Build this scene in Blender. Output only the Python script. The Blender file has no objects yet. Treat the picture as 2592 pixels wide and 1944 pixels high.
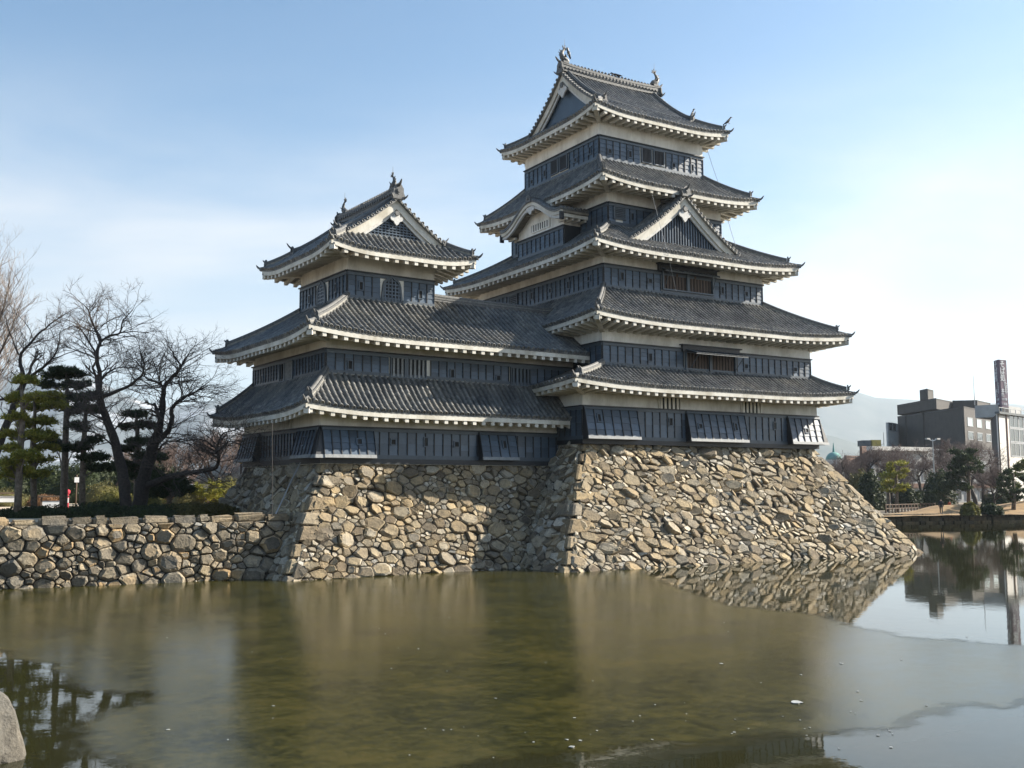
import bpy, bmesh, math, random
import numpy as np
from mathutils import Matrix, Vector, noise

scene = bpy.context.scene
COL = scene.collection
R = math.radians

# ------------------------------------------------------------------ camera
CAM = Vector((-42.2758, -55.5571, 4.2))
PSI, PITCH, ROLL = R(31.4732), R(5.8003), R(-0.1873)
FPX = 2582.32
_fw = Vector((math.sin(PSI) * math.cos(PITCH), math.cos(PSI) * math.cos(PITCH), math.sin(PITCH)))
_r0 = Vector((math.cos(PSI), -math.sin(PSI), 0))
_u0 = _r0.cross(_fw)
_rt = _r0 * math.cos(ROLL) + _u0 * math.sin(ROLL)
_up = _u0 * math.cos(ROLL) - _r0 * math.sin(ROLL)
cam_d = bpy.data.cameras.new('camera')
cam_d.sensor_width = 36.0
cam_d.lens = FPX / 2592 * 36.0
cam_d.clip_start, cam_d.clip_end = 0.1, 30000
cam = bpy.data.objects.new('camera', cam_d)
COL.objects.link(cam)
cam.matrix_world = Matrix(((_rt.x, _up.x, -_fw.x, CAM.x), (_rt.y, _up.y, -_fw.y, CAM.y), (_rt.z, _up.z, -_fw.z, CAM.z), (0, 0, 0, 1)))
scene.camera = cam

# ------------------------------------------------------------------ sun and sky
SUN = Vector((math.cos(R(16.8)) * math.cos(R(29.0)), -math.sin(R(16.8)) * math.cos(R(29.0)), math.sin(R(29.0))))   # towards the sun
SUN_EL = math.asin(SUN.z)
SUN_AZ = math.atan2(SUN.x, SUN.y)
sl = bpy.data.lights.new('sun', 'SUN')
sl.energy, sl.angle, sl.color = 5.0, R(0.53), (1.0, 0.92, 0.79)
sun = bpy.data.objects.new('sun', sl)
COL.objects.link(sun)
sun.rotation_euler = (-SUN).to_track_quat('-Z', 'Y').to_euler()
sun.location = (60, -60, 80)

world = bpy.data.worlds.new('World')
scene.world = world
world.use_nodes = True
wn, wl = world.node_tree.nodes, world.node_tree.links
wn.clear()
w_out = wn.new('ShaderNodeOutputWorld')
w_bg = wn.new('ShaderNodeBackground')
w_sky = wn.new('ShaderNodeTexSky')
w_sky.sky_type = 'NISHITA'
w_sky.sun_disc = False
w_sky.sun_elevation = SUN_EL
w_sky.sun_rotation = SUN_AZ
w_sky.altitude = 600
w_sky.air_density, w_sky.dust_density, w_sky.ozone_density = 1.0, 1.2, 1.2
w_bg.inputs['Strength'].default_value = 0.058
# thin winter cloud: a veil that thickens towards the horizon, broken by stretched noise
tc = wn.new('ShaderNodeTexCoord')
sep = wn.new('ShaderNodeSeparateXYZ')
wl.new(tc.outputs['Generated'], sep.inputs[0])
mp = wn.new('ShaderNodeMapping')
mp.inputs['Scale'].default_value = (1.0, 1.0, 3.6)
mp.inputs['Location'].default_value = (2.4, 1.2, 0.2)
wl.new(tc.outputs['Generated'], mp.inputs[0])
nz = wn.new('ShaderNodeTexNoise')
nz.inputs['Scale'].default_value = 1.5
nz.inputs['Detail'].default_value = 7
nz.inputs['Roughness'].default_value = 0.52
nz.inputs['Distortion'].default_value = 0.5
wl.new(mp.outputs[0], nz.inputs['Vector'])
cr = wn.new('ShaderNodeMapRange')
cr.inputs['From Min'].default_value, cr.inputs['From Max'].default_value = 0.40, 0.62
wl.new(nz.outputs['Fac'], cr.inputs['Value'])
el = wn.new('ShaderNodeMapRange')          # veil by elevation
el.interpolation_type = 'SMOOTHSTEP'
el.inputs['From Min'].default_value, el.inputs['From Max'].default_value = 0.0, 0.46
el.inputs['To Min'].default_value, el.inputs['To Max'].default_value = 0.45, 0.0
wl.new(sep.outputs['Z'], el.inputs['Value'])
el2 = wn.new('ShaderNodeMapRange')
el2.interpolation_type = 'SMOOTHSTEP'
el2.inputs['From Min'].default_value, el2.inputs['From Max'].default_value = 0.20, 0.40
el2.inputs['To Min'].default_value, el2.inputs['To Max'].default_value = 0.72, 0.02
wl.new(sep.outputs['Z'], el2.inputs['Value'])
mul = wn.new('ShaderNodeMath'); mul.operation = 'MULTIPLY'
wl.new(cr.outputs[0], mul.inputs[0]); wl.new(el2.outputs[0], mul.inputs[1])
mixh = wn.new('ShaderNodeMixRGB')          # horizon haze
mixh.inputs['Color2'].default_value = (4.6, 5.2, 5.7, 1)
wl.new(el.outputs[0], mixh.inputs['Fac'])
hs = wn.new('ShaderNodeHueSaturation')
hs.inputs['Hue'].default_value = 0.493
hs.inputs['Saturation'].default_value = 1.20
hs.inputs['Value'].default_value = 1.25
wl.new(w_sky.outputs[0], hs.inputs['Color'])
wl.new(hs.outputs[0], mixh.inputs['Color1'])
mixc = wn.new('ShaderNodeMixRGB')          # cloud
mixc.inputs['Color2'].default_value = (6.6, 6.6, 6.6, 1)
wl.new(mul.outputs[0], mixc.inputs['Fac'])
wl.new(mixh.outputs[0], mixc.inputs['Color1'])
wl.new(mixc.outputs[0], w_bg.inputs['Color'])
wl.new(w_bg.outputs[0], w_out.inputs['Surface'])

scene.view_settings.view_transform = 'Standard'
scene.view_settings.look = 'None'
scene.view_settings.exposure = 1.46
scene.view_settings.gamma = 1.0
scene.view_settings.use_curve_mapping = False
scene.cycles.use_denoising = True
scene.cycles.max_bounces = 6
scene.cycles.diffuse_bounces = 2
scene.cycles.glossy_bounces = 3
scene.cycles.transmission_bounces = 2
scene.cycles.volume_bounces = 0
scene.cycles.caustics_reflective = False
scene.cycles.caustics_refractive = False


def px(u, v):
    """viewing direction of a source pixel (used only to look up where things stand)"""
    return _fw + _rt * ((u - 1296) / FPX) + _up * ((972 - v) / FPX)


def on_z(u, v, z):
    d = px(u, v)
    return CAM + d * ((z - CAM.z) / d.z)


def at(u, v, dist):
    return CAM + px(u, v) * dist


# ------------------------------------------------------------------ materials
def new_mat(name):
    m = bpy.data.materials.new(name)
    m.use_nodes = True
    nt = m.node_tree
    b = nt.nodes['Principled BSDF']
    return m, nt, b


def ramp(nt, stops):
    r = nt.nodes.new('ShaderNodeValToRGB')
    e = r.color_ramp.elements
    while len(e) < len(stops):
        e.new(0.5)
    for k, (p, c) in enumerate(stops):
        e[k].position = p
        e[k].color = (*c, 1)
    return r


def noise_tex(nt, scale, detail=5, rough=0.6, vec=None, stretch=None, coord='Position'):
    n = nt.nodes.new('ShaderNodeTexNoise')
    n.inputs['Scale'].default_value = scale
    n.inputs['Detail'].default_value = detail
    n.inputs['Roughness'].default_value = rough
    if vec is None:
        if coord == 'Position':
            g = nt.nodes.new('ShaderNodeNewGeometry'); vec = g.outputs['Position']
        else:
            g = nt.nodes.new('ShaderNodeTexCoord'); vec = g.outputs[coord]
    if stretch:
        mpn = nt.nodes.new('ShaderNodeMapping')
        mpn.inputs['Scale'].default_value = stretch
        nt.links.new(vec, mpn.inputs[0]); vec = mpn.outputs[0]
    nt.links.new(vec, n.inputs['Vector'])
    return n


def rnd_value(nt):
    """random value of an object plus that of a mesh island"""
    oi = nt.nodes.new('ShaderNodeObjectInfo')
    g = nt.nodes.new('ShaderNodeNewGeometry')
    a = nt.nodes.new('ShaderNodeMath'); a.operation = 'ADD'
    nt.links.new(oi.outputs['Random'], a.inputs[0]); nt.links.new(g.outputs['Random Per Island'], a.inputs[1])
    f = nt.nodes.new('ShaderNodeMath'); f.operation = 'FRACT'
    nt.links.new(a.outputs[0], f.inputs[0])
    return f.outputs[0]


def mixrgb(nt, a, b, fac, mode='MIX'):
    m = nt.nodes.new('ShaderNodeMixRGB'); m.blend_type = mode
    for s, v in (('Color1', a), ('Color2', b), ('Fac', fac)):
        if isinstance(v, (int, float)):
            m.inputs[s].default_value = v
        elif isinstance(v, tuple):
            m.inputs[s].default_value = (*v, 1)
        else:
            nt.links.new(v, m.inputs[s])
    return m.outputs[0]


def bump(nt, b, height, strength=0.4, dist=0.02):
    bp = nt.nodes.new('ShaderNodeBump')
    bp.inputs['Strength'].default_value = strength
    bp.inputs['Distance'].default_value = dist
    nt.links.new(height, bp.inputs['Height'])
    nt.links.new(bp.outputs[0], b.inputs['Normal'])


def surf(name, stops, scale=3.0, rough=0.8, detail=5, rnd=0.0, spec=0.5, bumpk=0.0, bumpd=0.02, stretch=None, nrough=0.6, rnd_lo=0.6, rnd_hi=1.4):
    """noise-coloured surface; rnd mixes in a per piece brightness"""
    m, nt, b = new_mat(name)
    n = noise_tex(nt, scale, detail, nrough, stretch=stretch)
    r = ramp(nt, stops)
    nt.links.new(n.outputs['Fac'], r.inputs[0])
    c = r.outputs[0]
    if rnd:
        v = rnd_value(nt)
        mr = nt.nodes.new('ShaderNodeMapRange')
        mr.inputs['To Min'].default_value, mr.inputs['To Max'].default_value = rnd_lo, rnd_hi
        nt.links.new(v, mr.inputs['Value'])
        c = mixrgb(nt, c, mr.outputs[0], rnd, 'MULTIPLY')
    nt.links.new(c, b.inputs['Base Color'])
    b.inputs['Roughness'].default_value = rough
    b.inputs['Specular IOR Level'].default_value = spec
    if bumpk:
        bump(nt, b, n.outputs['Fac'], bumpk, bumpd)
    return m


M = {}
# black lacquered boards: weathered, faintly streaked
def board_mat(name, lo, hi, rough):
    m, nt, b = new_mat(name)
    n = noise_tex(nt, 2.2, 6, 0.65, stretch=(1, 1, 0.35))
    n2 = noise_tex(nt, 16, 4, 0.6, stretch=(0.25, 0.25, 3))
    f = mixrgb(nt, n.outputs['Fac'], n2.outputs['Fac'], 0.4)
    r = ramp(nt, [(0.3, lo), (0.62, hi), (0.85, tuple(1.35 * x for x in hi))])
    nt.links.new(f, r.inputs[0])
    v = rnd_value(nt)
    mr = nt.nodes.new('ShaderNodeMapRange')
    mr.inputs['To Min'].default_value, mr.inputs['To Max'].default_value = 0.7, 1.35
    nt.links.new(v, mr.inputs['Value'])
    nt.links.new(mixrgb(nt, r.outputs[0], mr.outputs[0], 1.0, 'MULTIPLY'), b.inputs['Base Color'])
    rr = nt.nodes.new('ShaderNodeMapRange')
    rr.inputs['To Min'].default_value, rr.inputs['To Max'].default_value = rough - 0.1, rough + 0.14
    nt.links.new(f, rr.inputs['Value'])
    nt.links.new(rr.outputs[0], b.inputs['Roughness'])
    bump(nt, b, n2.outputs['Fac'], 0.25, 0.01)
    return m

M['board'] = board_mat('lacquered_board', (0.034, 0.054, 0.080), (0.060, 0.090, 0.128), 0.34)  # bluish base: the sky's sheen on black lacquer, put into the colour
M['batten'] = board_mat('lacquered_batten', (0.008, 0.009, 0.012), (0.014, 0.016, 0.020), 0.5)
M['rail'] = board_mat('weathered_rail', (0.040, 0.056, 0.074), (0.068, 0.090, 0.114), 0.45)
M['sill'] = surf('grey_sill', [(0.3, (0.15, 0.16, 0.17)), (0.7, (0.27, 0.28, 0.28))], 6, 0.6, bumpk=0.2)
M['dark'] = surf('dark_inside', [(0.3, (0.004, 0.004, 0.005)), (0.7, (0.010, 0.010, 0.011))], 4, 0.8)  # near-black plates on the closed wall, painted as the unlit inside
M['brown'] = surf('brown_shutter', [(0.3, (0.035, 0.020, 0.013)), (0.7, (0.075, 0.046, 0.030))], 5, 0.7, stretch=(4, 4, 0.5), rnd=0.6)
# lime plaster with grey weathering
def plaster(name, base, dirt):
    m, nt, b = new_mat(name)
    n = noise_tex(nt, 0.9, 6, 0.62, stretch=(1, 1, 0.55))
    n2 = noise_tex(nt, 7, 4, 0.6)
    n3 = noise_tex(nt, 2.5, 4, 0.6, stretch=(3, 3, 0.25))
    r = ramp(nt, [(0.36, dirt), (0.58, base)])
    nt.links.new(n.outputs['Fac'], r.inputs[0])
    r3 = ramp(nt, [(0.3, (0.82, 0.80, 0.76)), (0.55, (1, 1, 1))])
    nt.links.new(n3.outputs['Fac'], r3.inputs[0])
    nt.links.new(mixrgb(nt, r.outputs[0], r3.outputs[0], 0.35, 'MULTIPLY'), b.inputs['Base Color'])
    b.inputs['Roughness'].default_value = 0.85
    bump(nt, b, n2.outputs['Fac'], 0.15, 0.02)
    return m

M['plaster'] = plaster('lime_plaster', (0.86, 0.835, 0.775), (0.62, 0.59, 0.53))
M['soffit'] = surf('shaded_soffit_boards', [(0.3, (0.16, 0.14, 0.11)), (0.7, (0.30, 0.27, 0.22))], 2, 0.85)  # darkened: the shade between the rafters is put into the colour
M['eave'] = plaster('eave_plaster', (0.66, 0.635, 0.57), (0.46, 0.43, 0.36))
# grey smoked roof tile with lichen
def tile_mat():
    m, nt, b = new_mat('roof_tile')
    n = noise_tex(nt, 5, 5, 0.7)
    n2 = noise_tex(nt, 0.7, 4, 0.6)
    r = ramp(nt, [(0.28, (0.075, 0.079, 0.082)), (0.55, (0.155, 0.154, 0.150)), (0.8, (0.30, 0.285, 0.25))])
    nt.links.new(n.outputs['Fac'], r.inputs[0])
    r2 = ramp(nt, [(0.32, (0.55, 0.58, 0.62)), (0.5, (0.95, 0.95, 0.93)), (0.68, (1.3, 1.22, 1.08))])
    nt.links.new(n2.outputs['Fac'], r2.inputs[0])
    c = mixrgb(nt, r.outputs[0], r2.outputs[0], 0.9, 'MULTIPLY')
    v = rnd_value(nt)
    mr = nt.nodes.new('ShaderNodeMapRange')
    mr.inputs['To Min'].default_value, mr.inputs['To Max'].default_value = 0.72, 1.3
    nt.links.new(v, mr.inputs['Value'])
    nt.links.new(mixrgb(nt, c, mr.outputs[0], 1.0, 'MULTIPLY'), b.inputs['Base Color'])
    b.inputs['Roughness'].default_value = 0.55
    bump(nt, b, n.outputs['Fac'], 0.3, 0.02)
    return m

M['tile'] = tile_mat()
M['ridge'] = surf('ridge_lime', [(0.3, (0.15, 0.147, 0.135)), (0.7, (0.31, 0.30, 0.265))], 4, 0.8, bumpk=0.2)
M['ornament'] = surf('ornament_tile', [(0.3, (0.05, 0.052, 0.054)), (0.7, (0.15, 0.15, 0.145))], 8, 0.6, bumpk=0.3)
M['pendant'] = surf('pendant_lime', [(0.3, (0.45, 0.45, 0.44)), (0.7, (0.66, 0.65, 0.62))], 6, 0.8)
# stones
def stone_mat(name, cols, dark=0.75):
    m, nt, b = new_mat(name)
    v = rnd_value(nt)
    r = ramp(nt, cols)
    nt.links.new(v, r.inputs[0])
    n = noise_tex(nt, 2.6, 8, 0.72)
    n2 = noise_tex(nt, 11, 5, 0.65)
    n3 = noise_tex(nt, 0.45, 3, 0.6)
    r1 = ramp(nt, [(0.30, (0.34, 0.32, 0.30)), (0.48, (0.92, 0.92, 0.92)), (0.72, (1.4, 1.34, 1.24))])
    nt.links.new(n.outputs['Fac'], r1.inputs[0])
    r2 = ramp(nt, [(0.30, (0.62, 0.61, 0.6)), (0.6, (1.1, 1.1, 1.1))])
    nt.links.new(n2.outputs['Fac'], r2.inputs[0])
    r3 = ramp(nt, [(0.35, (0.84, 0.87, 0.92)), (0.65, (1.16, 1.08, 0.94))])
    nt.links.new(n3.outputs['Fac'], r3.inputs[0])
    c = mixrgb(nt, r.outputs[0], r1.outputs[0], 0.85, 'MULTIPLY')
    c = mixrgb(nt, c, r2.outputs[0], 0.7, 'MULTIPLY')
    c = mixrgb(nt, c, r3.outputs[0], 0.9, 'MULTIPLY')
    nt.links.new(c, b.inputs['Base Color'])
    b.inputs['Roughness'].default_value = 0.9
    h = mixrgb(nt, n.outputs['Fac'], n2.outputs['Fac'], 0.4)
    bump(nt, b, h, 1.0, 0.13)
    return m

M['stone'] = stone_mat('wall_stone', [(0.0, (0.10, 0.080, 0.058)), (0.2, (0.31, 0.245, 0.150)), (0.4, (0.165, 0.138, 0.102)), (0.6, (0.37, 0.300, 0.192)), (0.8, (0.215, 0.190, 0.150)), (1.0, (0.40, 0.355, 0.275))])
M['stone2'] = stone_mat('moat_wall_stone', [(0.0, (0.11, 0.097, 0.075)), (0.3, (0.26, 0.215, 0.15)), (0.6, (0.17, 0.155, 0.128)), (0.85, (0.32, 0.275, 0.20)), (1.0, (0.36, 0.24, 0.115))])
M['smallstone'] = stone_mat('wedge_stone', [(0.0, (0.13, 0.11, 0.085)), (0.35, (0.27, 0.23, 0.165)), (0.7, (0.36, 0.325, 0.26)), (1.0, (0.52, 0.49, 0.43))])
M['mossrock'] = stone_mat('mossy_rock', [(0.0, (0.09, 0.085, 0.075)), (1.0, (0.14, 0.13, 0.11))])
M['gap'] = surf('wall_gap', [(0.3, (0.018, 0.015, 0.012)), (0.7, (0.05, 0.042, 0.032))], 3, 0.95)
M['bark'] = surf('dark_bark', [(0.3, (0.014, 0.011, 0.010)), (0.7, (0.045, 0.036, 0.031))], 9, 0.9, bumpk=0.6, bumpd=0.05)
M['twig'] = surf('cherry_twig', [(0.3, (0.028, 0.022, 0.019)), (0.7, (0.085, 0.066, 0.055))], 5, 0.8)
M['paletwig'] = surf('pale_twig', [(0.3, (0.16, 0.13, 0.11)), (0.7, (0.27, 0.225, 0.19))], 4, 0.8)
M['redtwig'] = surf('reddish_twig', [(0.3, (0.10, 0.072, 0.062)), (0.7, (0.20, 0.145, 0.125))], 2, 0.85)
M['pinebark'] = surf('pine_bark', [(0.3, (0.06, 0.046, 0.036)), (0.7, (0.20, 0.165, 0.13))], 7, 0.9, bumpk=0.6, bumpd=0.05)
def leaf(name, a, b_, scale=1.2):
    m, nt, b = new_mat(name)
    n = noise_tex(nt, scale, 4, 0.6)
    g = nt.nodes.new('ShaderNodeNewGeometry')
    f = mixrgb(nt, n.outputs['Fac'], g.outputs['Random Per Island'], 0.45)
    r = ramp(nt, [(0.25, a), (0.75, b_)])
    nt.links.new(f, r.inputs[0])
    nt.links.new(r.outputs[0], b.inputs['Base Color'])
    b.inputs['Roughness'].default_value = 0.6
    b.inputs['Specular IOR Level'].default_value = 0.25
    tr = nt.nodes.new('ShaderNodeBsdfTranslucent')
    nt.links.new(r.outputs[0], tr.inputs['Color'])
    ms = nt.nodes.new('ShaderNodeMixShader'); ms.inputs[0].default_value = 0.28
    nt.links.new(b.outputs[0], ms.inputs[1]); nt.links.new(tr.outputs[0], ms.inputs[2])
    nt.links.new(ms.outputs[0], nt.nodes['Material Output'].inputs['Surface'])
    return m

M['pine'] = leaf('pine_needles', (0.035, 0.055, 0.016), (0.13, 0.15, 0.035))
M['pinelit'] = leaf('sunlit_pine_needles', (0.11, 0.13, 0.02), (0.34, 0.31, 0.055))  # brighter, yellower copy of the needles: sunlight put into the colour
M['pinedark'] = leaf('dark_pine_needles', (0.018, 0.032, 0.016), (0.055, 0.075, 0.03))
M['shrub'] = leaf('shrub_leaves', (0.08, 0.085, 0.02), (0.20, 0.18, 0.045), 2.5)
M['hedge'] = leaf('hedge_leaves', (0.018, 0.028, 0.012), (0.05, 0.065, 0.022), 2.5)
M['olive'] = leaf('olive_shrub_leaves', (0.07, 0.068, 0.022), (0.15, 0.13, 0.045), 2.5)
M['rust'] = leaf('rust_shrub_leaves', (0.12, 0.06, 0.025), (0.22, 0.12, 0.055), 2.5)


# ------------------------------------------------------------------ mesh helpers
class MB:
    """collects faces and links them as one mesh object"""
    def __init__(self):
        self.v, self.f = [], []

    def quad(self, a, b, c, d):
        n = len(self.v); self.v += [a, b, c, d]; self.f.append((n, n + 1, n + 2, n + 3))

    def tri(self, a, b, c):
        n = len(self.v); self.v += [a, b, c]; self.f.append((n, n + 1, n + 2))

    def box(self, lo, hi):
        x0, y0, z0 = lo; x1, y1, z1 = hi
        self.hexa([(x0, y0, z0), (x1, y0, z0), (x1, y1, z0), (x0, y1, z0), (x0, y0, z1), (x1, y0, z1), (x1, y1, z1), (x0, y1, z1)])

    def hexa(self, p):
        n = len(self.v); self.v += [tuple(q) for q in p]
        for a in ((0, 3, 2, 1), (4, 5, 6, 7), (0, 1, 5, 4), (1, 2, 6, 5), (2, 3, 7, 6), (3, 0, 4, 7)):
            self.f.append(tuple(n + i for i in a))

    def prism(self, poly, vec):
        """poly: 3D points in order, extruded by vec"""
        n, k = len(self.v), len(poly)
        vec = Vector(vec)
        self.v += [tuple(q) for q in poly] + [tuple(Vector(q) + vec) for q in poly]
        self.f.append(tuple(n + i for i in reversed(range(k))))
        self.f.append(tuple(n + k + i for i in range(k)))
        for i in range(k):
            j = (i + 1) % k
            self.f.append((n + i, n + j, n + k + j, n + k + i))

    def loft(self, rings, closed=True, caps=True):
        n, k = len(self.v), len(rings[0])
        for r in rings:
            self.v += [tuple(q) for q in r]
        m = k if closed else k - 1
        for a in range(len(rings) - 1):
            for i in range(m):
                j = (i + 1) % k
                self.f.append((n + a * k + i, n + a * k + j, n + (a + 1) * k + j, n + (a + 1) * k + i))
        if caps and closed:
            self.f.append(tuple(n + i for i in reversed(range(k))))
            self.f.append(tuple(n + (len(rings) - 1) * k + i for i in range(k)))

    def tube(self, pts, radii, n=6, caps=False):
        rings, prev = [], None
        for i, p in enumerate(pts):
            p = Vector(p)
            a = Vector(pts[max(0, i - 1)]); b = Vector(pts[min(len(pts) - 1, i + 1)])
            d = (b - a)
            if d.length < 1e-9:
                d = Vector((0, 0, 1))
            d.normalize()
            if prev is None:
                s = d.cross(Vector((0, 0, 1)))
                if s.length < 0.05:
                    s = d.cross(Vector((0, 1, 0)))
            else:
                s = prev - d * prev.dot(d)
            s.normalize(); prev = s
            t = d.cross(s)
            r = radii[i]
            rings.append([p + s * (r * math.cos(2 * math.pi * j / n)) + t * (r * math.sin(2 * math.pi * j / n)) for j in range(n)])
        self.loft(rings, True, caps)

    def mesh(self, name):
        me = bpy.data.meshes.new(name)
        me.from_pydata([tuple(q) for q in self.v], [], self.f)
        return me

    def build(self, name, mat, parent=None, smooth=False):
        me = self.mesh(name)
        if smooth:
            me.polygons.foreach_set('use_smooth', [True] * len(me.polygons))
        return obj(name, me, mat, parent)


_zoff = {}


def obj(name, me, mat, parent=None, matrix=None):
    if mat is not None and not me.materials:
        me.materials.append(M[mat] if isinstance(mat, str) else mat)
    o = bpy.data.objects.new(name, me)
    COL.objects.link(o)
    if parent is not None:
        o.parent = parent
        z = _zoff.get(parent.name)
        if z is not None:
            o.matrix_parent_inverse = Matrix.Translation(z)
    if matrix is not None:
        o.matrix_local = matrix
    return o


def tag(o, label, cat, group=None):
    o['label'], o['category'] = label, cat
    if group:
        o['group'] = group
    return o


def thing(name, label, cat, loc=(0, 0, 0), rotz=0.0, group=None, own=(0, 0, 0)):
    """an Empty at the thing's base. own: the point of the children's coordinates that lies at loc"""
    o = bpy.data.objects.new(name, None)
    COL.objects.link(o)
    o.empty_display_size = 0.5
    o.location = loc
    o.rotation_euler = (0, 0, rotz)
    tag(o, label, cat, group)
    _zoff[o.name] = Vector((-own[0], -own[1], -own[2]))
    return o


def structure(o):
    o['kind'] = 'structure'
    return o


def stuff(o):
    o['kind'] = 'stuff'
    return o


_cubes = {}


def cube_mesh(mat):
    if mat not in _cubes:
        b = MB(); b.box((0, 0, 0), (1, 1, 1))
        me = b.mesh('block'); me.materials.append(M[mat]); _cubes[mat] = me
    return _cubes[mat]


def block(name, mat, parent, lo, hi, base=None):
    """a box-shaped piece: one shared mesh, placed and sized by its matrix (base: frame the box lies in)"""
    m = Matrix.Translation(lo) @ Matrix.Diagonal((hi[0] - lo[0], hi[1] - lo[1], hi[2] - lo[2], 1))
    if base is not None:
        m = base @ m
    return obj(name, cube_mesh(mat), None, parent, m)


def frame(o, a, up):
    a, up = Vector(a).normalized(), Vector(up).normalized()
    n = a.cross(up)
    return Matrix(((a.x, up.x, n.x, o[0]), (a.y, up.y, n.y, o[1]), (a.z, up.z, n.z, o[2]), (0, 0, 0, 1)))


def np_mesh(name, verts, faces, mat, parent=None, smooth=False):
    """fast mesh from numpy arrays: verts (n,3), faces (m,k)"""
    me = bpy.data.meshes.new(name)
    k = faces.shape[1]
    me.vertices.add(len(verts)); me.vertices.foreach_set('co', verts.astype(np.float32).ravel())
    me.loops.add(faces.size); me.loops.foreach_set('vertex_index', faces.astype(np.int32).ravel())
    me.polygons.add(len(faces))
    me.polygons.foreach_set('loop_start', np.arange(0, faces.size, k, dtype=np.int32))
    if smooth:
        me.polygons.foreach_set('use_smooth', np.ones(len(faces), dtype=bool))
    me.update(calc_edges=True)
    me.validate()
    return obj(name, me, mat, parent)


def lerp(a, b, t):
    return a + (b - a) * t
# ------------------------------------------------------------------ setting: ground, water, ice
def sheet(name, pts, z, mat):
    b = MB(); b.v = [(p[0], p[1], z) for p in pts]; b.f = [tuple(range(len(pts)))]
    return structure(b.build(name, mat))


# ------------------------------------------------------------------ castle kit
class Rect:
    def __init__(s, x0, x1, y0, y1):
        s.x0, s.x1, s.y0, s.y1 = x0, x1, y0, y1

    def grow(s, d):
        return Rect(s.x0 - d, s.x1 + d, s.y0 - d, s.y1 + d)


class Count:
    """how many pieces of a kind a thing already has as objects of their own"""
    def __init__(s, limit=300):
        s.n, s.limit = {}, limit

    def ok(s, k):
        if s.n.get(k, 0) >= s.limit:
            return False
        s.n[k] = s.n.get(k, 0) + 1
        return True


def add_tile_row(mb, path, r=0.102, seg=0.31, end=True):
    """a row of round cover tiles laid along a path from the eave upwards"""
    P = [Vector(p) for p in path]
    L = [0.0]
    for a, b in zip(P, P[1:]):
        L.append(L[-1] + (b - a).length)
    n = max(1, round(L[-1] / seg))

    def at_len(d):
        for i in range(len(L) - 1):
            if d <= L[i + 1] or i == len(L) - 2:
                return P[i].lerp(P[i + 1], (d - L[i]) / max(1e-6, L[i + 1] - L[i]))
    d0 = (P[min(1, len(P) - 1)] - P[0]).normalized()
    side = d0.cross(Vector((0, 0, 1))).normalized()
    ang = [math.pi * (i / 4) for i in range(5)]
    for k in range(n):
        a, b = at_len(L[-1] * k / n), at_len(L[-1] * (k + 1) / n)
        d = (b - a).normalized()
        up = side.cross(d)
        if up.z < 0:
            up = -up
        j = random.uniform(-0.012, 0.012)
        rings = []
        for q, rr in ((a, r + 0.008), (b + d * 0.02, r - 0.010)):
            rings.append([q + side * (rr * math.cos(t) + j) + up * (rr * math.sin(t) * 1.2) for t in ang])
        mb.loft(rings, False, False)
        if k == 0 and end:                                     # round end disc facing out
            c = a + up * 0.02 - d * 0.012
            ring = [c + side * ((r + 0.022) * math.cos(2 * math.pi * i / 10)) + up * ((r + 0.022) * math.sin(2 * math.pi * i / 10)) for i in range(10)]
            back = [q + d * 0.06 for q in ring]
            inner = [c + (q - c) * 0.68 for q in ring]
            pit = [q + d * 0.018 for q in inner]
            mb.loft([back, ring, inner, pit], True, False)
            n0 = len(mb.v); mb.v += [tuple(q) for q in pit]; mb.f.append(tuple(range(n0, n0 + 10)))


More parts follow.
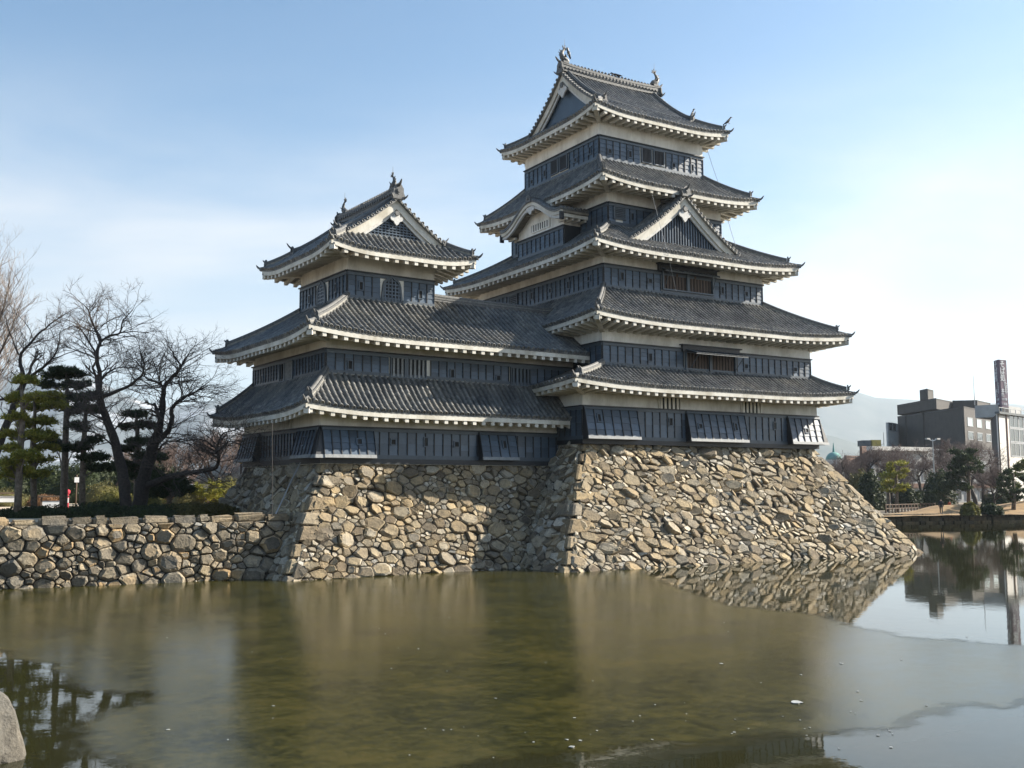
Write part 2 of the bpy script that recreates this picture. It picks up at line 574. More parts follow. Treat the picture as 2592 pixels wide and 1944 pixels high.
class Skirt:
    """a pent roof between an eave rectangle O (height ze) and a wall rectangle I (height zi)"""
    def __init__(s, O, I, ze, zi, rise=0.34, sag=0.22, hips=(1, 1, 1, 1)):
        s.O, s.I, s.ze, s.zi, s.rise, s.sag, s.hips = O, I, ze, zi, rise, sag, hips   # hips: x0, x1, y0, y1 ends turned up

    def ends(s, side, t):
        O, I = s.O, s.I
        if side in 'fb':
            return lerp(O.x0, I.x0, t), lerp(O.x1, I.x1, t)
        return lerp(O.y0, I.y0, t), lerp(O.y1, I.y1, t)

    def z(s, side, a, t):
        lo, hi = s.ends(side, max(0, min(1, t)))
        mid, half = (lo + hi) / 2, max(1e-6, (hi - lo) / 2)
        q = (a - mid) / half
        h = s.hips[0:2] if side in 'fb' else s.hips[2:4]
        k = h[0] if q < 0 else h[1]
        q = min(1.0, abs(q))
        lift = k * s.rise * max(0, (q - 0.35) / 0.65) ** 2.3 * max(0, 1 - t) ** 1.2
        return s.ze + (s.zi - s.ze) * (t - s.sag * t * (1 - t)) + lift

    def P(s, side, a, t, dz=0.0):
        O, I = s.O, s.I
        z = s.z(side, a, t) + dz
        if side == 'f':
            return Vector((a, lerp(O.y0, I.y0, t), z))
        if side == 'b':
            return Vector((a, lerp(O.y1, I.y1, t), z))
        if side == 'l':
            return Vector((lerp(O.x0, I.x0, t), a, z))
        return Vector((lerp(O.x1, I.x1, t), a, z))

    def tend(s, side, a):
        o0, o1 = s.ends(side, 0); i0, i1 = s.ends(side, 1)
        if a < i0 - 1e-6:
            return max(0.0, (a - o0) / (i0 - o0))
        if a > i1 + 1e-6:
            return max(0.0, (o1 - a) / (o1 - i1))
        return 1.0

    def run(s, side):
        O, I = s.O, s.I
        return {'f': I.y0 - O.y0, 'b': O.y1 - I.y1, 'l': I.x0 - O.x0, 'r': O.x1 - I.x1}[side]

    def out(s, side):
        return {'f': Vector((0, -1, 0)), 'b': Vector((0, 1, 0)), 'l': Vector((-1, 0, 0)), 'r': Vector((1, 0, 0))}[side]

    def along(s, side):
        return Vector((1, 0, 0)) if side in 'fb' else Vector((0, 1, 0))


def build_skirt(root, S, W, soffit, sides='flrb', seen='fl', row=0.30, raft=0.60, cnt=None, name='roof', fascia=0.23, strip_to=None, extend=None, strips=True):
    """tiles, eaves and rafters of one pent roof. W: the wall below it; soffit: height where the eave meets that wall"""
    mb = MB()
    rest_rows, rest_raft = MB(), MB()
    fas, sof, strip = MB(), MB(), MB()
    roof = obj(name, bpy.data.meshes.new(name), None, root)
    for side in sides:
        a0, a1 = S.ends(side, 0)
        n = max(2, round((a1 - a0) / row))
        sp = (a1 - a0) / n
        run = S.run(side)
        nc = max(2, round(math.hypot(run, S.zi - S.ze) / 0.30))
        cols = []
        for k in range(2 * n + 1):
            a = a0 + sp * k / 2
            T = S.tend(side, a)
            dz = -0.035 if k % 2 == 0 else 0.0       # valley between the rows
            col = []
            for c in range(nc):
                t0, t1 = min(c / nc, T), min((c + 1) / nc, T)
                col.append(S.P(side, a, t0, dz + 0.035)); col.append(S.P(side, a, t1, dz))
            cols.append(col)
        base = len(mb.v); m = len(cols[0])
        for col in cols:
            mb.v += [tuple(q) for q in col]
        flip = side in 'fr'
        for k in range(len(cols) - 1):
            for c in range(m - 1):
                q = (base + k * m + c, base + (k + 1) * m + c, base + (k + 1) * m + c + 1, base + k * m + c + 1)
                mb.f.append(q if flip else tuple(reversed(q)))
        for k in range(len(cols) - 1):                # eave lip
            p, q = cols[k][0], cols[k + 1][0]
            mb.quad(p, q, q - Vector((0, 0, 0.09)), p - Vector((0, 0, 0.09)))
        inn = -S.out(side)
        for k in range(n):                            # cover rows
            a = a0 + sp * (k + 0.5)
            T = S.tend(side, a)
            if T < 0.06:
                continue
            st = max(2, int(T * 7) + 1)
            path = [S.P(side, a, T * i / st, 0.03) for i in range(st + 1)]
            path[0] = path[0] - inn * 0.03
            wob = S.along(side) * random.gauss(0, 0.012); hob = random.gauss(0, 0.008)
            path = [q + wob + Vector((0, 0, hob)) for q in path]
            if extend and side in extend:
                path += extend[side](a)
            if side in seen and (cnt is None or cnt.ok('tile_row')):
                b = MB(); add_tile_row(b, path); b.build('tile_row', 'tile', roof, True)
            else:
                add_tile_row(rest_rows, path)
        # fascia, soffit
        ns = 24
        prev = None
        for k in range(ns + 1):
            a = lerp(a0 + 0.015, a1 - 0.015, k / ns)
            e = S.P(side, a, 0) + inn * 0.015
            zt = e.z - 0.075
            ring = [Vector((e.x, e.y, zt)), Vector((e.x, e.y, zt - fascia)), Vector((e.x, e.y, zt - fascia)) + inn * 0.10, Vector((e.x, e.y, zt)) + inn * 0.10]
            if prev:
                fas.loft([prev, ring], True, False)
            prev = ring
        wa0, wa1 = (W.x0, W.x1) if side in 'fb' else (W.y0, W.y1)
        wd = {'f': W.y0, 'b': W.y1, 'l': W.x0, 'r': W.x1}[side]
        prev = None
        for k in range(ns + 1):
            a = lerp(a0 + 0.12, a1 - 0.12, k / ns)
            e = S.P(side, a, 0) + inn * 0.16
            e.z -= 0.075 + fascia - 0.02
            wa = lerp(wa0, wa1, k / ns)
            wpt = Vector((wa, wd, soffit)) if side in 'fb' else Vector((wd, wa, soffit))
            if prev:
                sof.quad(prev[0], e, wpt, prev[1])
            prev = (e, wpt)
        # rafters
        nr = max(2, round((a1 - a0 - 0.5) / raft))
        for k in range(nr + 1):
            a = lerp(a0 + 0.28, a1 - 0.28, k / nr)
            e = S.P(side, a, 0) + inn * 0.05
            ze = e.z - 0.075 - fascia
            # inner end: the wall or the hip
            over = run_d = abs((wd - (e.y if side in 'fb' else e.x)))
            if a < wa0:
                run_d = over * max(0.15, (a - a0) / max(0.01, wa0 - a0))
            elif a > wa1:
                run_d = over * max(0.15, (a1 - a) / max(0.01, a1 - wa1))
            f = run_d / over
            zi = lerp(ze, soffit, f)
            al = S.along(side) * 0.105
            i = e + inn * run_d
            h = 0.19
            pts = [Vector((e.x, e.y, ze - h)) - al, Vector((e.x, e.y, ze - h)) + al, Vector((i.x, i.y, zi - h)) + al, Vector((i.x, i.y, zi - h)) - al,
                   Vector((e.x, e.y, ze + .01)) - al, Vector((e.x, e.y, ze + .01)) + al, Vector((i.x, i.y, zi + .01)) + al, Vector((i.x, i.y, zi + .01)) - al]
            if side in seen and (cnt is None or cnt.ok('rafter')):
                b = MB(); b.hexa(pts); b.build('rafter', 'eave', roof)
            else:
                rest_raft.hexa(pts)
        # lime strip where the tiles meet the wall above
        i0, i1 = S.ends(side, 1)
        if strip_to and side in strip_to:
            i0, i1 = strip_to[side]
        p, q = S.P(side, i0, 1), S.P(side, i1, 1)
        o = S.out(side)
        lo = Vector((min(p.x, q.x), min(p.y, q.y), p.z - 0.02)); hi = Vector((max(p.x, q.x), max(p.y, q.y), p.z + 0.035))
        for ax in (0, 1):
            if o[ax] < 0: lo[ax] -= 0.11
            if o[ax] > 0: hi[ax] += 0.11
        if strips:
            strip.box(lo, hi)
    me = roof.data
    me.from_pydata([tuple(q) for q in mb.v], [], mb.f); me.materials.append(M['tile'])
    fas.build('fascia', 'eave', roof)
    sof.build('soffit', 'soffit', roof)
    if strips:
        strip.build('lime_strip', 'ridge', roof)
    if rest_rows.v:
        stuff(rest_rows.build('tile_rows', 'tile', roof, True))
    if rest_raft.v:
        stuff(rest_raft.build('rafters', 'eave', roof))
    return roof


def sweep_ridge(path, w, h, mb_body, mb_cap, layers=3):
    """stacked ridge along a path (points lie on the roof): courses of flat tile with lime between, a round tile on top"""
    rings = {k: [] for k in range(layers)}
    cap = []
    n = len(path)
    for i, p in enumerate(path):
        p = Vector(p)
        d = (Vector(path[min(n - 1, i + 1)]) - Vector(path[max(0, i - 1)]))
        s = Vector((d.y, -d.x, 0)).normalized()
        hh = h / layers
        for k in range(layers):
            ww = w * (0.5 if k % 2 == 0 else 0.43)
            z0, z1 = p.z - 0.06 + hh * k, p.z - 0.06 + hh * (k + 1)
            rings[k].append([Vector((p.x, p.y, z0)) - s * ww, Vector((p.x, p.y, z0)) + s * ww, Vector((p.x, p.y, z1)) + s * ww, Vector((p.x, p.y, z1)) - s * ww])
        top = p.z - 0.06 + h
        rr = w * 0.30
        cap.append([Vector((p.x, p.y, top)) + s * (rr * math.cos(t)) + Vector((0, 0, rr * 1.1 * math.sin(t))) for t in [math.pi * j / 6 for j in range(7)]])
    for k in range(layers):
        (mb_body if k % 2 else mb_cap).loft(rings[k], True, True)
    mb_cap.loft(cap, True, True)


def horn(mb, p, d, L=0.55, r=0.075):
    """upturned pointed tile at a ridge's end"""
    d = Vector(d).normalized()
    pts = [Vector(p) + d * (L * t) + Vector((0, 0, L * 0.75 * t ** 2.2)) for t in (0, 0.35, 0.65, 0.88, 1.0)]
    mb.tube(pts, [r, r, r * 0.85, r * 0.6, r * 0.25], 7, True)


def ogre_tile(mb, p, d, w=0.42, h=0.50):
    """ridge-end plate: stepped outline with a boss"""
    d = Vector(d).normalized(); s = Vector((d.y, -d.x, 0)); p = Vector(p)
    prof = [(-0.5, 0), (0.5, 0), (0.56, 0.18), (0.42, 0.42), (0.40, 0.72), (0.22, 0.95), (0.0, 1.08), (-0.22, 0.95), (-0.40, 0.72), (-0.42, 0.42), (-0.56, 0.18)]
    poly = [p + s * (a * w) + Vector((0, 0, b * h)) for a, b in prof]
    mb.prism(poly, d * 0.09)
    for rr, dd in ((0.26, 0.11), (0.15, 0.16)):
        c = p + Vector((0, 0, h * 0.55))
        ring = [c + s * (rr * w * math.cos(2 * math.pi * i / 8)) + Vector((0, 0, rr * h * math.sin(2 * math.pi * i / 8))) for i in range(8)]
        mb.prism(ring, d * dd)


def hip_ridges(root_roof, S, corners, w=0.34, h=0.34, stop=0.16, two=False):
    """ridges down the hips. corners: list of ('f','l'...) pairs"""
    for cx, cy in corners:
        side = 'f' if cy == 0 else 'b'
        body, cap = MB(), MB()

        def pt(t):
            a = S.ends(side, t)[cx]
            return S.P(side, a, t)
        ts = [lerp(1.0, stop, i / 10) for i in range(11)]
        sweep_ridge([pt(t) for t in ts], w, h, body, cap)
        p0, p1 = pt(stop), pt(stop + 0.1)
        d = Vector((p0.x - p1.x, p0.y - p1.y, 0)).normalized()
        ogre_tile(cap, p0 + d * 0.02 - Vector((0, 0, 0.05)), d, w * 1.25, h * 1.5)
        horn(cap, p0 + d * 0.05 + Vector((0, 0, h * 0.95)), d, 0.22, 0.055)
        # low end course to the very corner
        ts = [lerp(stop, 0.0, i / 4) for i in range(5)]
        b2 = [pt(t) - Vector((0, 0, 0.02)) for t in ts]
        b2[-1] = b2[-1] + d * 0.10
        sweep_ridge(b2, w * 0.75, h * 0.45, body, cap, 2)
        horn(cap, b2[-1] - d * 0.08 + Vector((0, 0, 0.06)), d, 0.34, 0.07)
        o = body.build('hip_ridge', 'ridge', root_roof)
        cap.build('hip_ridge_tiles', 'ornament', root_roof)
    # corner beams under the eaves are added by corner_beam()


def corner_beam(root_roof, S, W, soffit, corners, fascia=0.2):
    for cx, cy in corners:
        side = 'f' if cy == 0 else 'b'
        a = S.ends(side, 0)[cx]
        e = S.P(side, a, 0)
        wx = (W.x0, W.x1)[cx]; wy = (W.y0, W.y1)[cy]
        d = Vector((e.x - wx, e.y - wy, 0)); d.normalize()
        s = Vector((d.y, -d.x, 0)) * 0.13
        e2 = e - d * 0.10
        ze, zi = e.z - 0.10 - fascia, soffit
        b = MB()
        i = Vector((wx, wy, 0)) - d * 0.3
        z = lambda p, q: Vector((p.x, p.y, q))
        b.hexa([z(e2 - s, ze - .28), z(e2 + s, ze - .28), z(i + s, zi - .3), z(i - s, zi - .3), z(e2 - s, ze), z(e2 + s, ze), z(i + s, zi), z(i - s, zi)])
        b.build('corner_beam', 'eave', root_roof)
        k = MB()
        k.hexa([z(e2 - s * 1.1, ze - .05), z(e2 + s * 1.1, ze - .05), z(e2 + s * 1.1 - d * .4, ze - .05), z(e2 - s * 1.1 - d * .4, ze - .05)] + [z(e2 - s * 1.1, ze + .05), z(e2 + s * 1.1, ze + .05), z(e2 + s * 1.1 - d * .4, ze + .05), z(e2 - s * 1.1 - d * .4, ze + .05)])
        k.build('beam_cap', 'ornament', root_roof)


_panels = {}


def panel_mesh(w, h, n):
    key = (round(w, 3), round(h, 3), n)
    if key not in _panels:
        b = MB()
        for k in range(n):
            z0, z1 = h * k / n, h * (k + 1) / n
            o0, o1 = 0.042, 0.014
            b.quad((0, z0, o0), (w, z0, o0), (w, z1, o1), (0, z1, o1))
            b.quad((0, z0, 0.0), (w, z0, 0.0), (w, z0, o0), (0, z0, o0))
        me = b.mesh('board_panel'); me.materials.append(M['board']); _panels[key] = me
    return _panels[key]


def loophole(parent, F, a, h, tall):
    """small framed shooting hole"""
    w, hh = (0.20, 0.42) if tall else (0.25, 0.25)
    f = 0.05
    b = MB()
    for lo, hi in (((-w / 2 - f, -hh / 2 - f, 0.02), (w / 2 + f, -hh / 2, 0.085)), ((-w / 2 - f, hh / 2, 0.02), (w / 2 + f, hh / 2 + f, 0.085)),
                   ((-w / 2 - f, -hh / 2, 0.02), (-w / 2, hh / 2, 0.085)), ((w / 2, -hh / 2, 0.02), (w / 2 + f, hh / 2, 0.085))):
        b.box(lo, hi)
    m = F @ Matrix.Translation((a, h, 0))
    me = b.mesh('loophole'); me.materials.append(M['board'])
    obj('loophole', me, None, parent, m)
    block('loophole_dark_plate', 'dark', parent, (a - w / 2, h - hh / 2, 0.03), (a + w / 2, h + hh / 2, 0.052), F)


def board_band(part, F, width, height, n, holes=(), gaps=(), top=0.22, bot=0.20, boards=4, cap=True, sill=False):
    """boards, battens and rails on a face. F: frame (along, up, out); holes: (a, h, tall); gaps: (a0, a1) left free for windows"""
    p = width / n
    inner = height - top - bot
    free = lambda a: any(g0 < a < g1 for g0, g1 in gaps)
    for k in range(n):
        a = p * k
        if free(a + p / 2):
            continue
        obj('board_panel', panel_mesh(p, inner, boards), None, part, F @ Matrix.Translation((a, bot, 0)))
    for k in range(n + 1):
        a = p * k
        if any(g0 - 0.02 < a < g1 + 0.02 for g0, g1 in gaps):
            continue
        w = 0.024
        block('batten', 'batten', part, (max(0, a - w), bot, 0.004), (min(width, a + w), height - top, 0.075), F)
    block('top_rail', 'rail', part, (0, height - top, 0.003), (width, height - 0.05, 0.07), F)
    block('bottom_rail', 'sill' if sill else 'rail', part, (0, 0, 0.002), (width, bot, 0.075), F)
    if cap:
        block('drip_board', 'batten', part, (-0.06, height - 0.05, 0.0), (width + 0.06, height + 0.015, 0.15), F)
    for a, h, tall in holes:
        loophole(part, F, a, h, tall)


def lattice_window(root, F, a0, a1, h0, h1, bars, mat='rail', frame_mat='rail', horizontal=False, back='dark', bw=0.055, depth=0.12, post=None):
    """frame and bars over a dark plate that stands for the opening"""
    b = MB(); f = 0.07
    for lo, hi in (((a0 - f, h0 - f, 0.0), (a1 + f, h0, depth)), ((a0 - f, h1, 0.0), (a1 + f, h1 + f, depth)), ((a0 - f, h0, 0.0), (a0, h1, depth)), ((a1, h0, 0.0), (a1 + f, h1, depth))):
        b.box(lo, hi)
    me = b.mesh('window')
    me.transform(F)
    win = obj('window', me, frame_mat, root)
    block('window_dark_plate', back, win, (a0, h0, 0.006), (a1, h1, 0.012), F)
    for k in range(bars):
        t = (k + 0.5) / bars
        if horizontal:
            h = lerp(h0, h1, t)
            block('bar', mat, win, (a0, h - bw / 2, 0.03), (a1, h + bw / 2, depth - 0.02), F)
        else:
            a = lerp(a0, a1, t)
            block('bar', mat, win, (a - bw / 2, h0, 0.03), (a + bw / 2, h1, depth - 0.02), F)
    if post is not None:
        block('post', frame_mat, win, (post - 0.11, h0, 0.014), (post + 0.11, h1, depth + 0.01), F)
    return win


def front(x0, y0, z0):
    return frame((x0, y0, z0), (1, 0, 0), (0, 0, 1))


def left(x0, y1, z0):
    return frame((x0, y1, z0), (0, -1, 0), (0, 0, 1))


def storey(root, W, z0, ztop):
    """the plastered body of one storey"""
    b = MB()
    b.box((W.x0, W.y0, z0), (W.x1, W.y1, ztop))
    return b.build('wall', 'plaster', root)


def stone_drop(root, F, width, height, o, n, holes, mitre=(0, 0)):
    """flared stone-dropping bay. F: frame of the wall at the bay's lower left; o: how far its foot stands out"""
    b = MB()
    m0, m1 = mitre[0] * o, mitre[1] * o
    P = lambda a, h, q: F @ Vector((a, h, q))
    b.hexa([P(-m0, 0, o), P(width + m1, 0, o), P(width, 0, 0.0), P(0, 0, 0.0), P(0, height, 0.09), P(width, height, 0.09), P(width, height, 0.0), P(0, height, 0.0)])
    d = b.build('stone_drop', 'batten', root)
    p0 = F @ Vector((0, 0, o + 0.004)); p1 = F @ Vector((0, height, 0.094)); a = (F @ Vector((1, 0, 0)) - F @ Vector((0, 0, 0)))
    L = (p1 - p0).length
    G = frame(p0, a, p1 - p0)
    board_band(d, G, width, L, n, holes, cap=False, sill=True, bot=0.17, top=0.18)
    e = MB()
    for m, aa in ((m0, 0.0), (m1, width)):
        if m:
            sgn = -1 if aa == 0 else 1
            e.hexa([P(aa, 0, o + .03), P(aa + sgn * m, 0, o + .03), P(aa + sgn * m, 0, o - .02), P(aa, 0, o - .02), P(aa, .17, o * .9 + .04), P(aa + sgn * m * .9, .17, o * .9 + .04), P(aa + sgn * m * .9, .17, o * .9 - .02), P(aa, .17, o * .9 - .02)])
    if e.v:
        e.build('foot_rail', 'sill', d)
    return d


# ------------------------------------------------------------------ gabled roofs
class Gable:
    """gabled roof: G maps (u across, w towards the gable's front, z); the ridge runs along w"""
    def __init__(s, c, axis, hw, zb, za, w0, w1, sag=0.30):
        s.c, s.axis, s.hw, s.zb, s.za, s.w0, s.w1, s.sag = c, axis, hw, zb, za, w0, w1, sag   # w1: front verge, w0: back end

    def at(s, u, w, z):
        if s.axis == 'f':                       # gable looks to -Y
            return Vector((s.c[0] + u, s.c[1] - w, z))
        return Vector((s.c[0] - w, s.c[1] - u, z))      # gable looks to -X

    def h(s, u):
        q = max(0.0, 1 - abs(u) / s.hw)
        return s.zb + (s.za - s.zb) * (q - s.sag * q * (1 - q))

    def P(s, u, w, dz=0.0):
        return s.at(u, w, s.h(u) + dz)


def build_gable(root, g, cnt, face_in=0.45, row=0.30, style='bars', seen=(-1, 1), rows_obj=(1,), ridge_h=0.55, verge_back=False, name='gable', lat=16, rows=True, pend=1.0):
    """roof slopes with cover rows, bargeboards, pendant, gable wall, ridge"""
    top = MB(); rest = MB()
    gab = obj(name, bpy.data.meshes.new(name), None, root)
    L = math.hypot(g.hw, g.za - g.zb)
    nc = max(3, round(L / 0.30))
    n = max(2, round((g.w1 - g.w0 - 0.2) / row)); sp = (g.w1 - g.w0) / n
    for sg in (-1, 1):
        cols = []
        for k in range(2 * n + 1):
            w = g.w0 + sp * k / 2
            dz = -0.035 if k % 2 == 0 else 0.0
            col = []
            for c in range(nc):
                u0, u1 = g.hw * (1 - c / nc), g.hw * (1 - (c + 1) / nc)
                col += [g.P(sg * u0, w, dz + 0.035), g.P(sg * u1, w, dz)]
            cols.append(col)
        base, m = len(top.v), len(cols[0])
        for col in cols:
            top.v += [tuple(q) for q in col]
        for k in range(len(cols) - 1):
            for c in range(m - 1):
                top.f.append((base + k * m + c, base + (k + 1) * m + c, base + (k + 1) * m + c + 1, base + k * m + c + 1))
        if rows:
            for k in range(n):
                w = g.w0 + sp * (k + 0.5)
                path = [g.P(sg * g.hw * (1 - i / 8), w, 0.03) for i in range(9)]
                if sg in rows_obj and cnt.ok('tile_row'):
                    b = MB(); add_tile_row(b, path, end=False); b.build('tile_row', 'tile', gab, True)
                else:
                    add_tile_row(rest, path, end=False)
    me = gab.data
    me.from_pydata([tuple(q) for q in top.v], [], top.f); me.materials.append(M['tile'])
    if rest.v:
        stuff(rest.build('tile_rows', 'tile', gab, True))
    # ends: front (and back) verge
    for end, on in ((1, True), (0, verge_back)):
        if not on:
            continue
        wv = g.w1 if end else g.w0
        s = 1 if end else -1
        for sg in (-1, 1):
            us = [g.hw * (1.0 - i / 14) for i in range(15)]
            rng = [(sg * u) for u in us]
            for (t0, t1, wi, mat, nm) in ((-0.07, -0.56, 0.16, 'eave', 'bargeboard'), (-0.52, -0.78, 0.28, 'pendant', 'inner_bargeboard')):
                b = MB(); rings = []
                for u in rng:
                    z = g.h(u)
                    # boards hang square to the slope: shift down
                    rings.append([g.at(u, wv - s * wi, z + t0), g.at(u, wv - s * (wi + 0.10), z + t0), g.at(u, wv - s * (wi + 0.10), z + t1), g.at(u, wv - s * wi, z + t1)])
                b.loft(rings, True, True); b.build(nm, mat, gab)
            # verge: dark edge course and round end tiles
            b = MB(); rings = []
            for u in rng:
                z = g.h(u)
                rings.append([g.at(u, wv + s * 0.02, z + 0.05), g.at(u, wv - s * 0.3, z + 0.05), g.at(u, wv - s * 0.3, z - 0.07), g.at(u, wv + s * 0.02, z - 0.07)])
            b.loft(rings, True, True); b.build('verge', 'tile', gab)
            nt = max(3, round(L / 0.34))
            for k in range(nt):
                u = sg * g.hw * (1 - (k + 0.4) / nt)
                c = g.at(u, wv + s * 0.05, g.h(u) + 0.075)
                d = g.at(u, wv - s * 0.6, g.h(u) + 0.075) - c
                b = MB()
                e1 = Vector((0, 0, 1)); e2 = d.normalized().cross(e1)
                ring = lambda q, r: [q + e2 * (r * math.cos(2 * math.pi * i / 8)) + e1 * (r * math.sin(2 * math.pi * i / 8)) for i in range(8)]
                b.loft([ring(c + d * 0.04, 0.065), ring(c, 0.065), ring(c, 0.10), ring(c + d * 0.06, 0.10), ring(c + d, 0.085)], True, True)
                b.build('verge_tile', 'tile' if k % 3 else 'ornament', gab, True)
        # gable wall
        wf = wv - s * face_in
        hi = g.h(0) - 0.35
        zb = g.zb - 0.25
        hw = g.hw * 0.93
        b = MB()
        pts = [g.at(-hw, wf, zb)] + [g.at(sg_u, wf, g.h(sg_u) - 0.25) for sg_u in [lerp(-hw, hw, i / 12) for i in range(13)]] + [g.at(hw, wf, zb)]
        b.prism(pts, g.at(0, wf - s * 0.1, 0) - g.at(0, wf, 0))
        b.build('gable_wall', 'board' if style == 'plain' else 'batten', gab)
        if end == 1:
            iw = hw * 0.78
            zl = g.zb + 0.18
            lim = lambda u: g.h(u) - 0.66
            if style in ('bars', 'grid'):
                for k in range(lat):
                    u = lerp(-iw, iw, (k + 0.5) / lat)
                    z1 = lim(u)
                    if z1 < zl + 0.1:
                        continue
                    b = MB(); q = 0.035
                    b.hexa([g.at(u - q, wf + s * .07, zl), g.at(u + q, wf + s * .07, zl), g.at(u + q, wf, zl), g.at(u - q, wf, zl), g.at(u - q, wf + s * .07, z1), g.at(u + q, wf + s * .07, z1), g.at(u + q, wf, z1), g.at(u - q, wf, z1)])
                    b.build('lattice_bar', 'board', gab)
            if style == 'grid':
                z = zl + 0.12
                while z < g.za - 0.7:
                    q0 = [u for u in [lerp(0, iw, i / 40) for i in range(41)] if lim(u) > z]
                    if q0:
                        um = q0[-1]
                        b = MB()
                        b.hexa([g.at(-um, wf + s * .09, z - .03), g.at(um, wf + s * .09, z - .03), g.at(um, wf, z - .03), g.at(-um, wf, z - .03), g.at(-um, wf + s * .09, z + .03), g.at(um, wf + s * .09, z + .03), g.at(um, wf, z + .03), g.at(-um, wf, z + .03)])
                        b.build('lattice_bar', 'board', gab)
                    z += 0.15
            b = MB()
            b.hexa([g.at(-hw * .9, wf + s * .12, g.zb - .12), g.at(hw * .9, wf + s * .12, g.zb - .12), g.at(hw * .9, wf, g.zb - .12), g.at(-hw * .9, wf, g.zb - .12), g.at(-hw * .82, wf + s * .12, g.zb + .16), g.at(hw * .82, wf + s * .12, g.zb + .16), g.at(hw * .82, wf, g.zb + .16), g.at(-hw * .82, wf, g.zb + .16)])
            b.build('gable_sill', 'rail', gab)
            # pendant: a carved drop with scrolls and a hexagonal boss
            q = 0.42 * pend
            zc = g.za - 0.80 - 0.30 * pend
            prof = [(0, -1.25), (0.30, -1.0), (0.52, -0.62), (0.95, -0.45), (1.1, -0.1), (0.85, 0.18), (0.62, 0.10), (0.48, 0.42), (0.30, 0.62), (0, 0.75)]
            prof = prof + [(-a, b2) for a, b2 in reversed(prof[1:-1])]
            b = MB(); b.prism([g.at(a * q, wv - s * .12, zc + b2 * q) for a, b2 in prof], g.at(0, wv - s * .22, 0) - g.at(0, wv - s * .12, 0))
            b.build('pendant', 'pendant', gab)
            b = MB(); b.prism([g.at(0.17 * pend * math.cos(math.pi * i / 3), wv - s * .04, zc + .62 * q + 0.17 * pend * math.sin(math.pi * i / 3)) for i in range(6)], g.at(0, wv - s * .13, 0) - g.at(0, wv - s * .04, 0))
            b.build('pendant_boss', 'ornament', gab)
    # ridge
    body, cap = MB(), MB()
    path = [g.at(0, lerp(g.w0, g.w1 - 0.02, i / 8), g.za + 0.03 + 0.16 * (abs(i / 8 - 0.5) * 2) ** 2.5) for i in range(9)]
    sweep_ridge(path, 0.42, ridge_h, body, cap, 5 if ridge_h > 0.5 else 3)
    body.build('ridge_courses', 'tile', gab); cap.build('ridge_tiles', 'ornament', gab)
    if ridge_h > 0.5:
        nd = int((g.w1 - g.w0) / 0.30)
        b = MB()
        for k in range(nd):
            w = lerp(g.w0 + 0.2, g.w1 - 0.2, (k + 0.5) / nd)
            for sg in (-1, 1):
                c = g.at(sg * 0.19, w, g.za + 0.05 + ridge_h * 0.52)
                d = g.at(sg * 0.26, w, g.za + 0.05 + ridge_h * 0.52) - c
                e1 = Vector((0, 0, 1)); e2 = d.normalized().cross(e1)
                b.prism([c + e2 * (0.085 * math.cos(2 * math.pi * i / 8)) + e1 * (0.085 * math.sin(2 * math.pi * i / 8)) for i in range(8)], d)
            c = g.at(0, w, g.za + ridge_h + 0.14)
            d = g.at(0, w + 0.07, 0) - g.at(0, w, 0)
            e1 = Vector((0, 0, 1)); e2 = d.normalized().cross(e1)
            b.prism([c + e2 * (0.12 * math.cos(2 * math.pi * i / 8)) + e1 * (0.10 * math.sin(2 * math.pi * i / 8)) for i in range(8)], d)
        stuff(b.build('ridge_discs', 'ornament', gab))
    b = MB()
    for s, on in ((1, True), (-1, verge_back)):
        if on:
            wv = g.w1 if s == 1 else g.w0
            d = g.at(0, s, 0) - g.at(0, 0, 0)
            ogre_tile(b, g.at(0, wv, g.za - 0.05), d, 0.75, 0.85 if ridge_h > .5 else .62)
            for sg in (-1, 1):
                horn(b, g.at(sg * .3, wv + s * .02, g.za + 0.02), d + (g.at(sg, 0, 0) - g.at(0, 0, 0)) * 1.2, .28, .06)
            horn(b, g.at(0, wv, g.za + ridge_h + (.18 if ridge_h > .5 else .1)), d, .4, .085)
    b.build('ridge_end_tile', 'ornament', gab)
    return gab


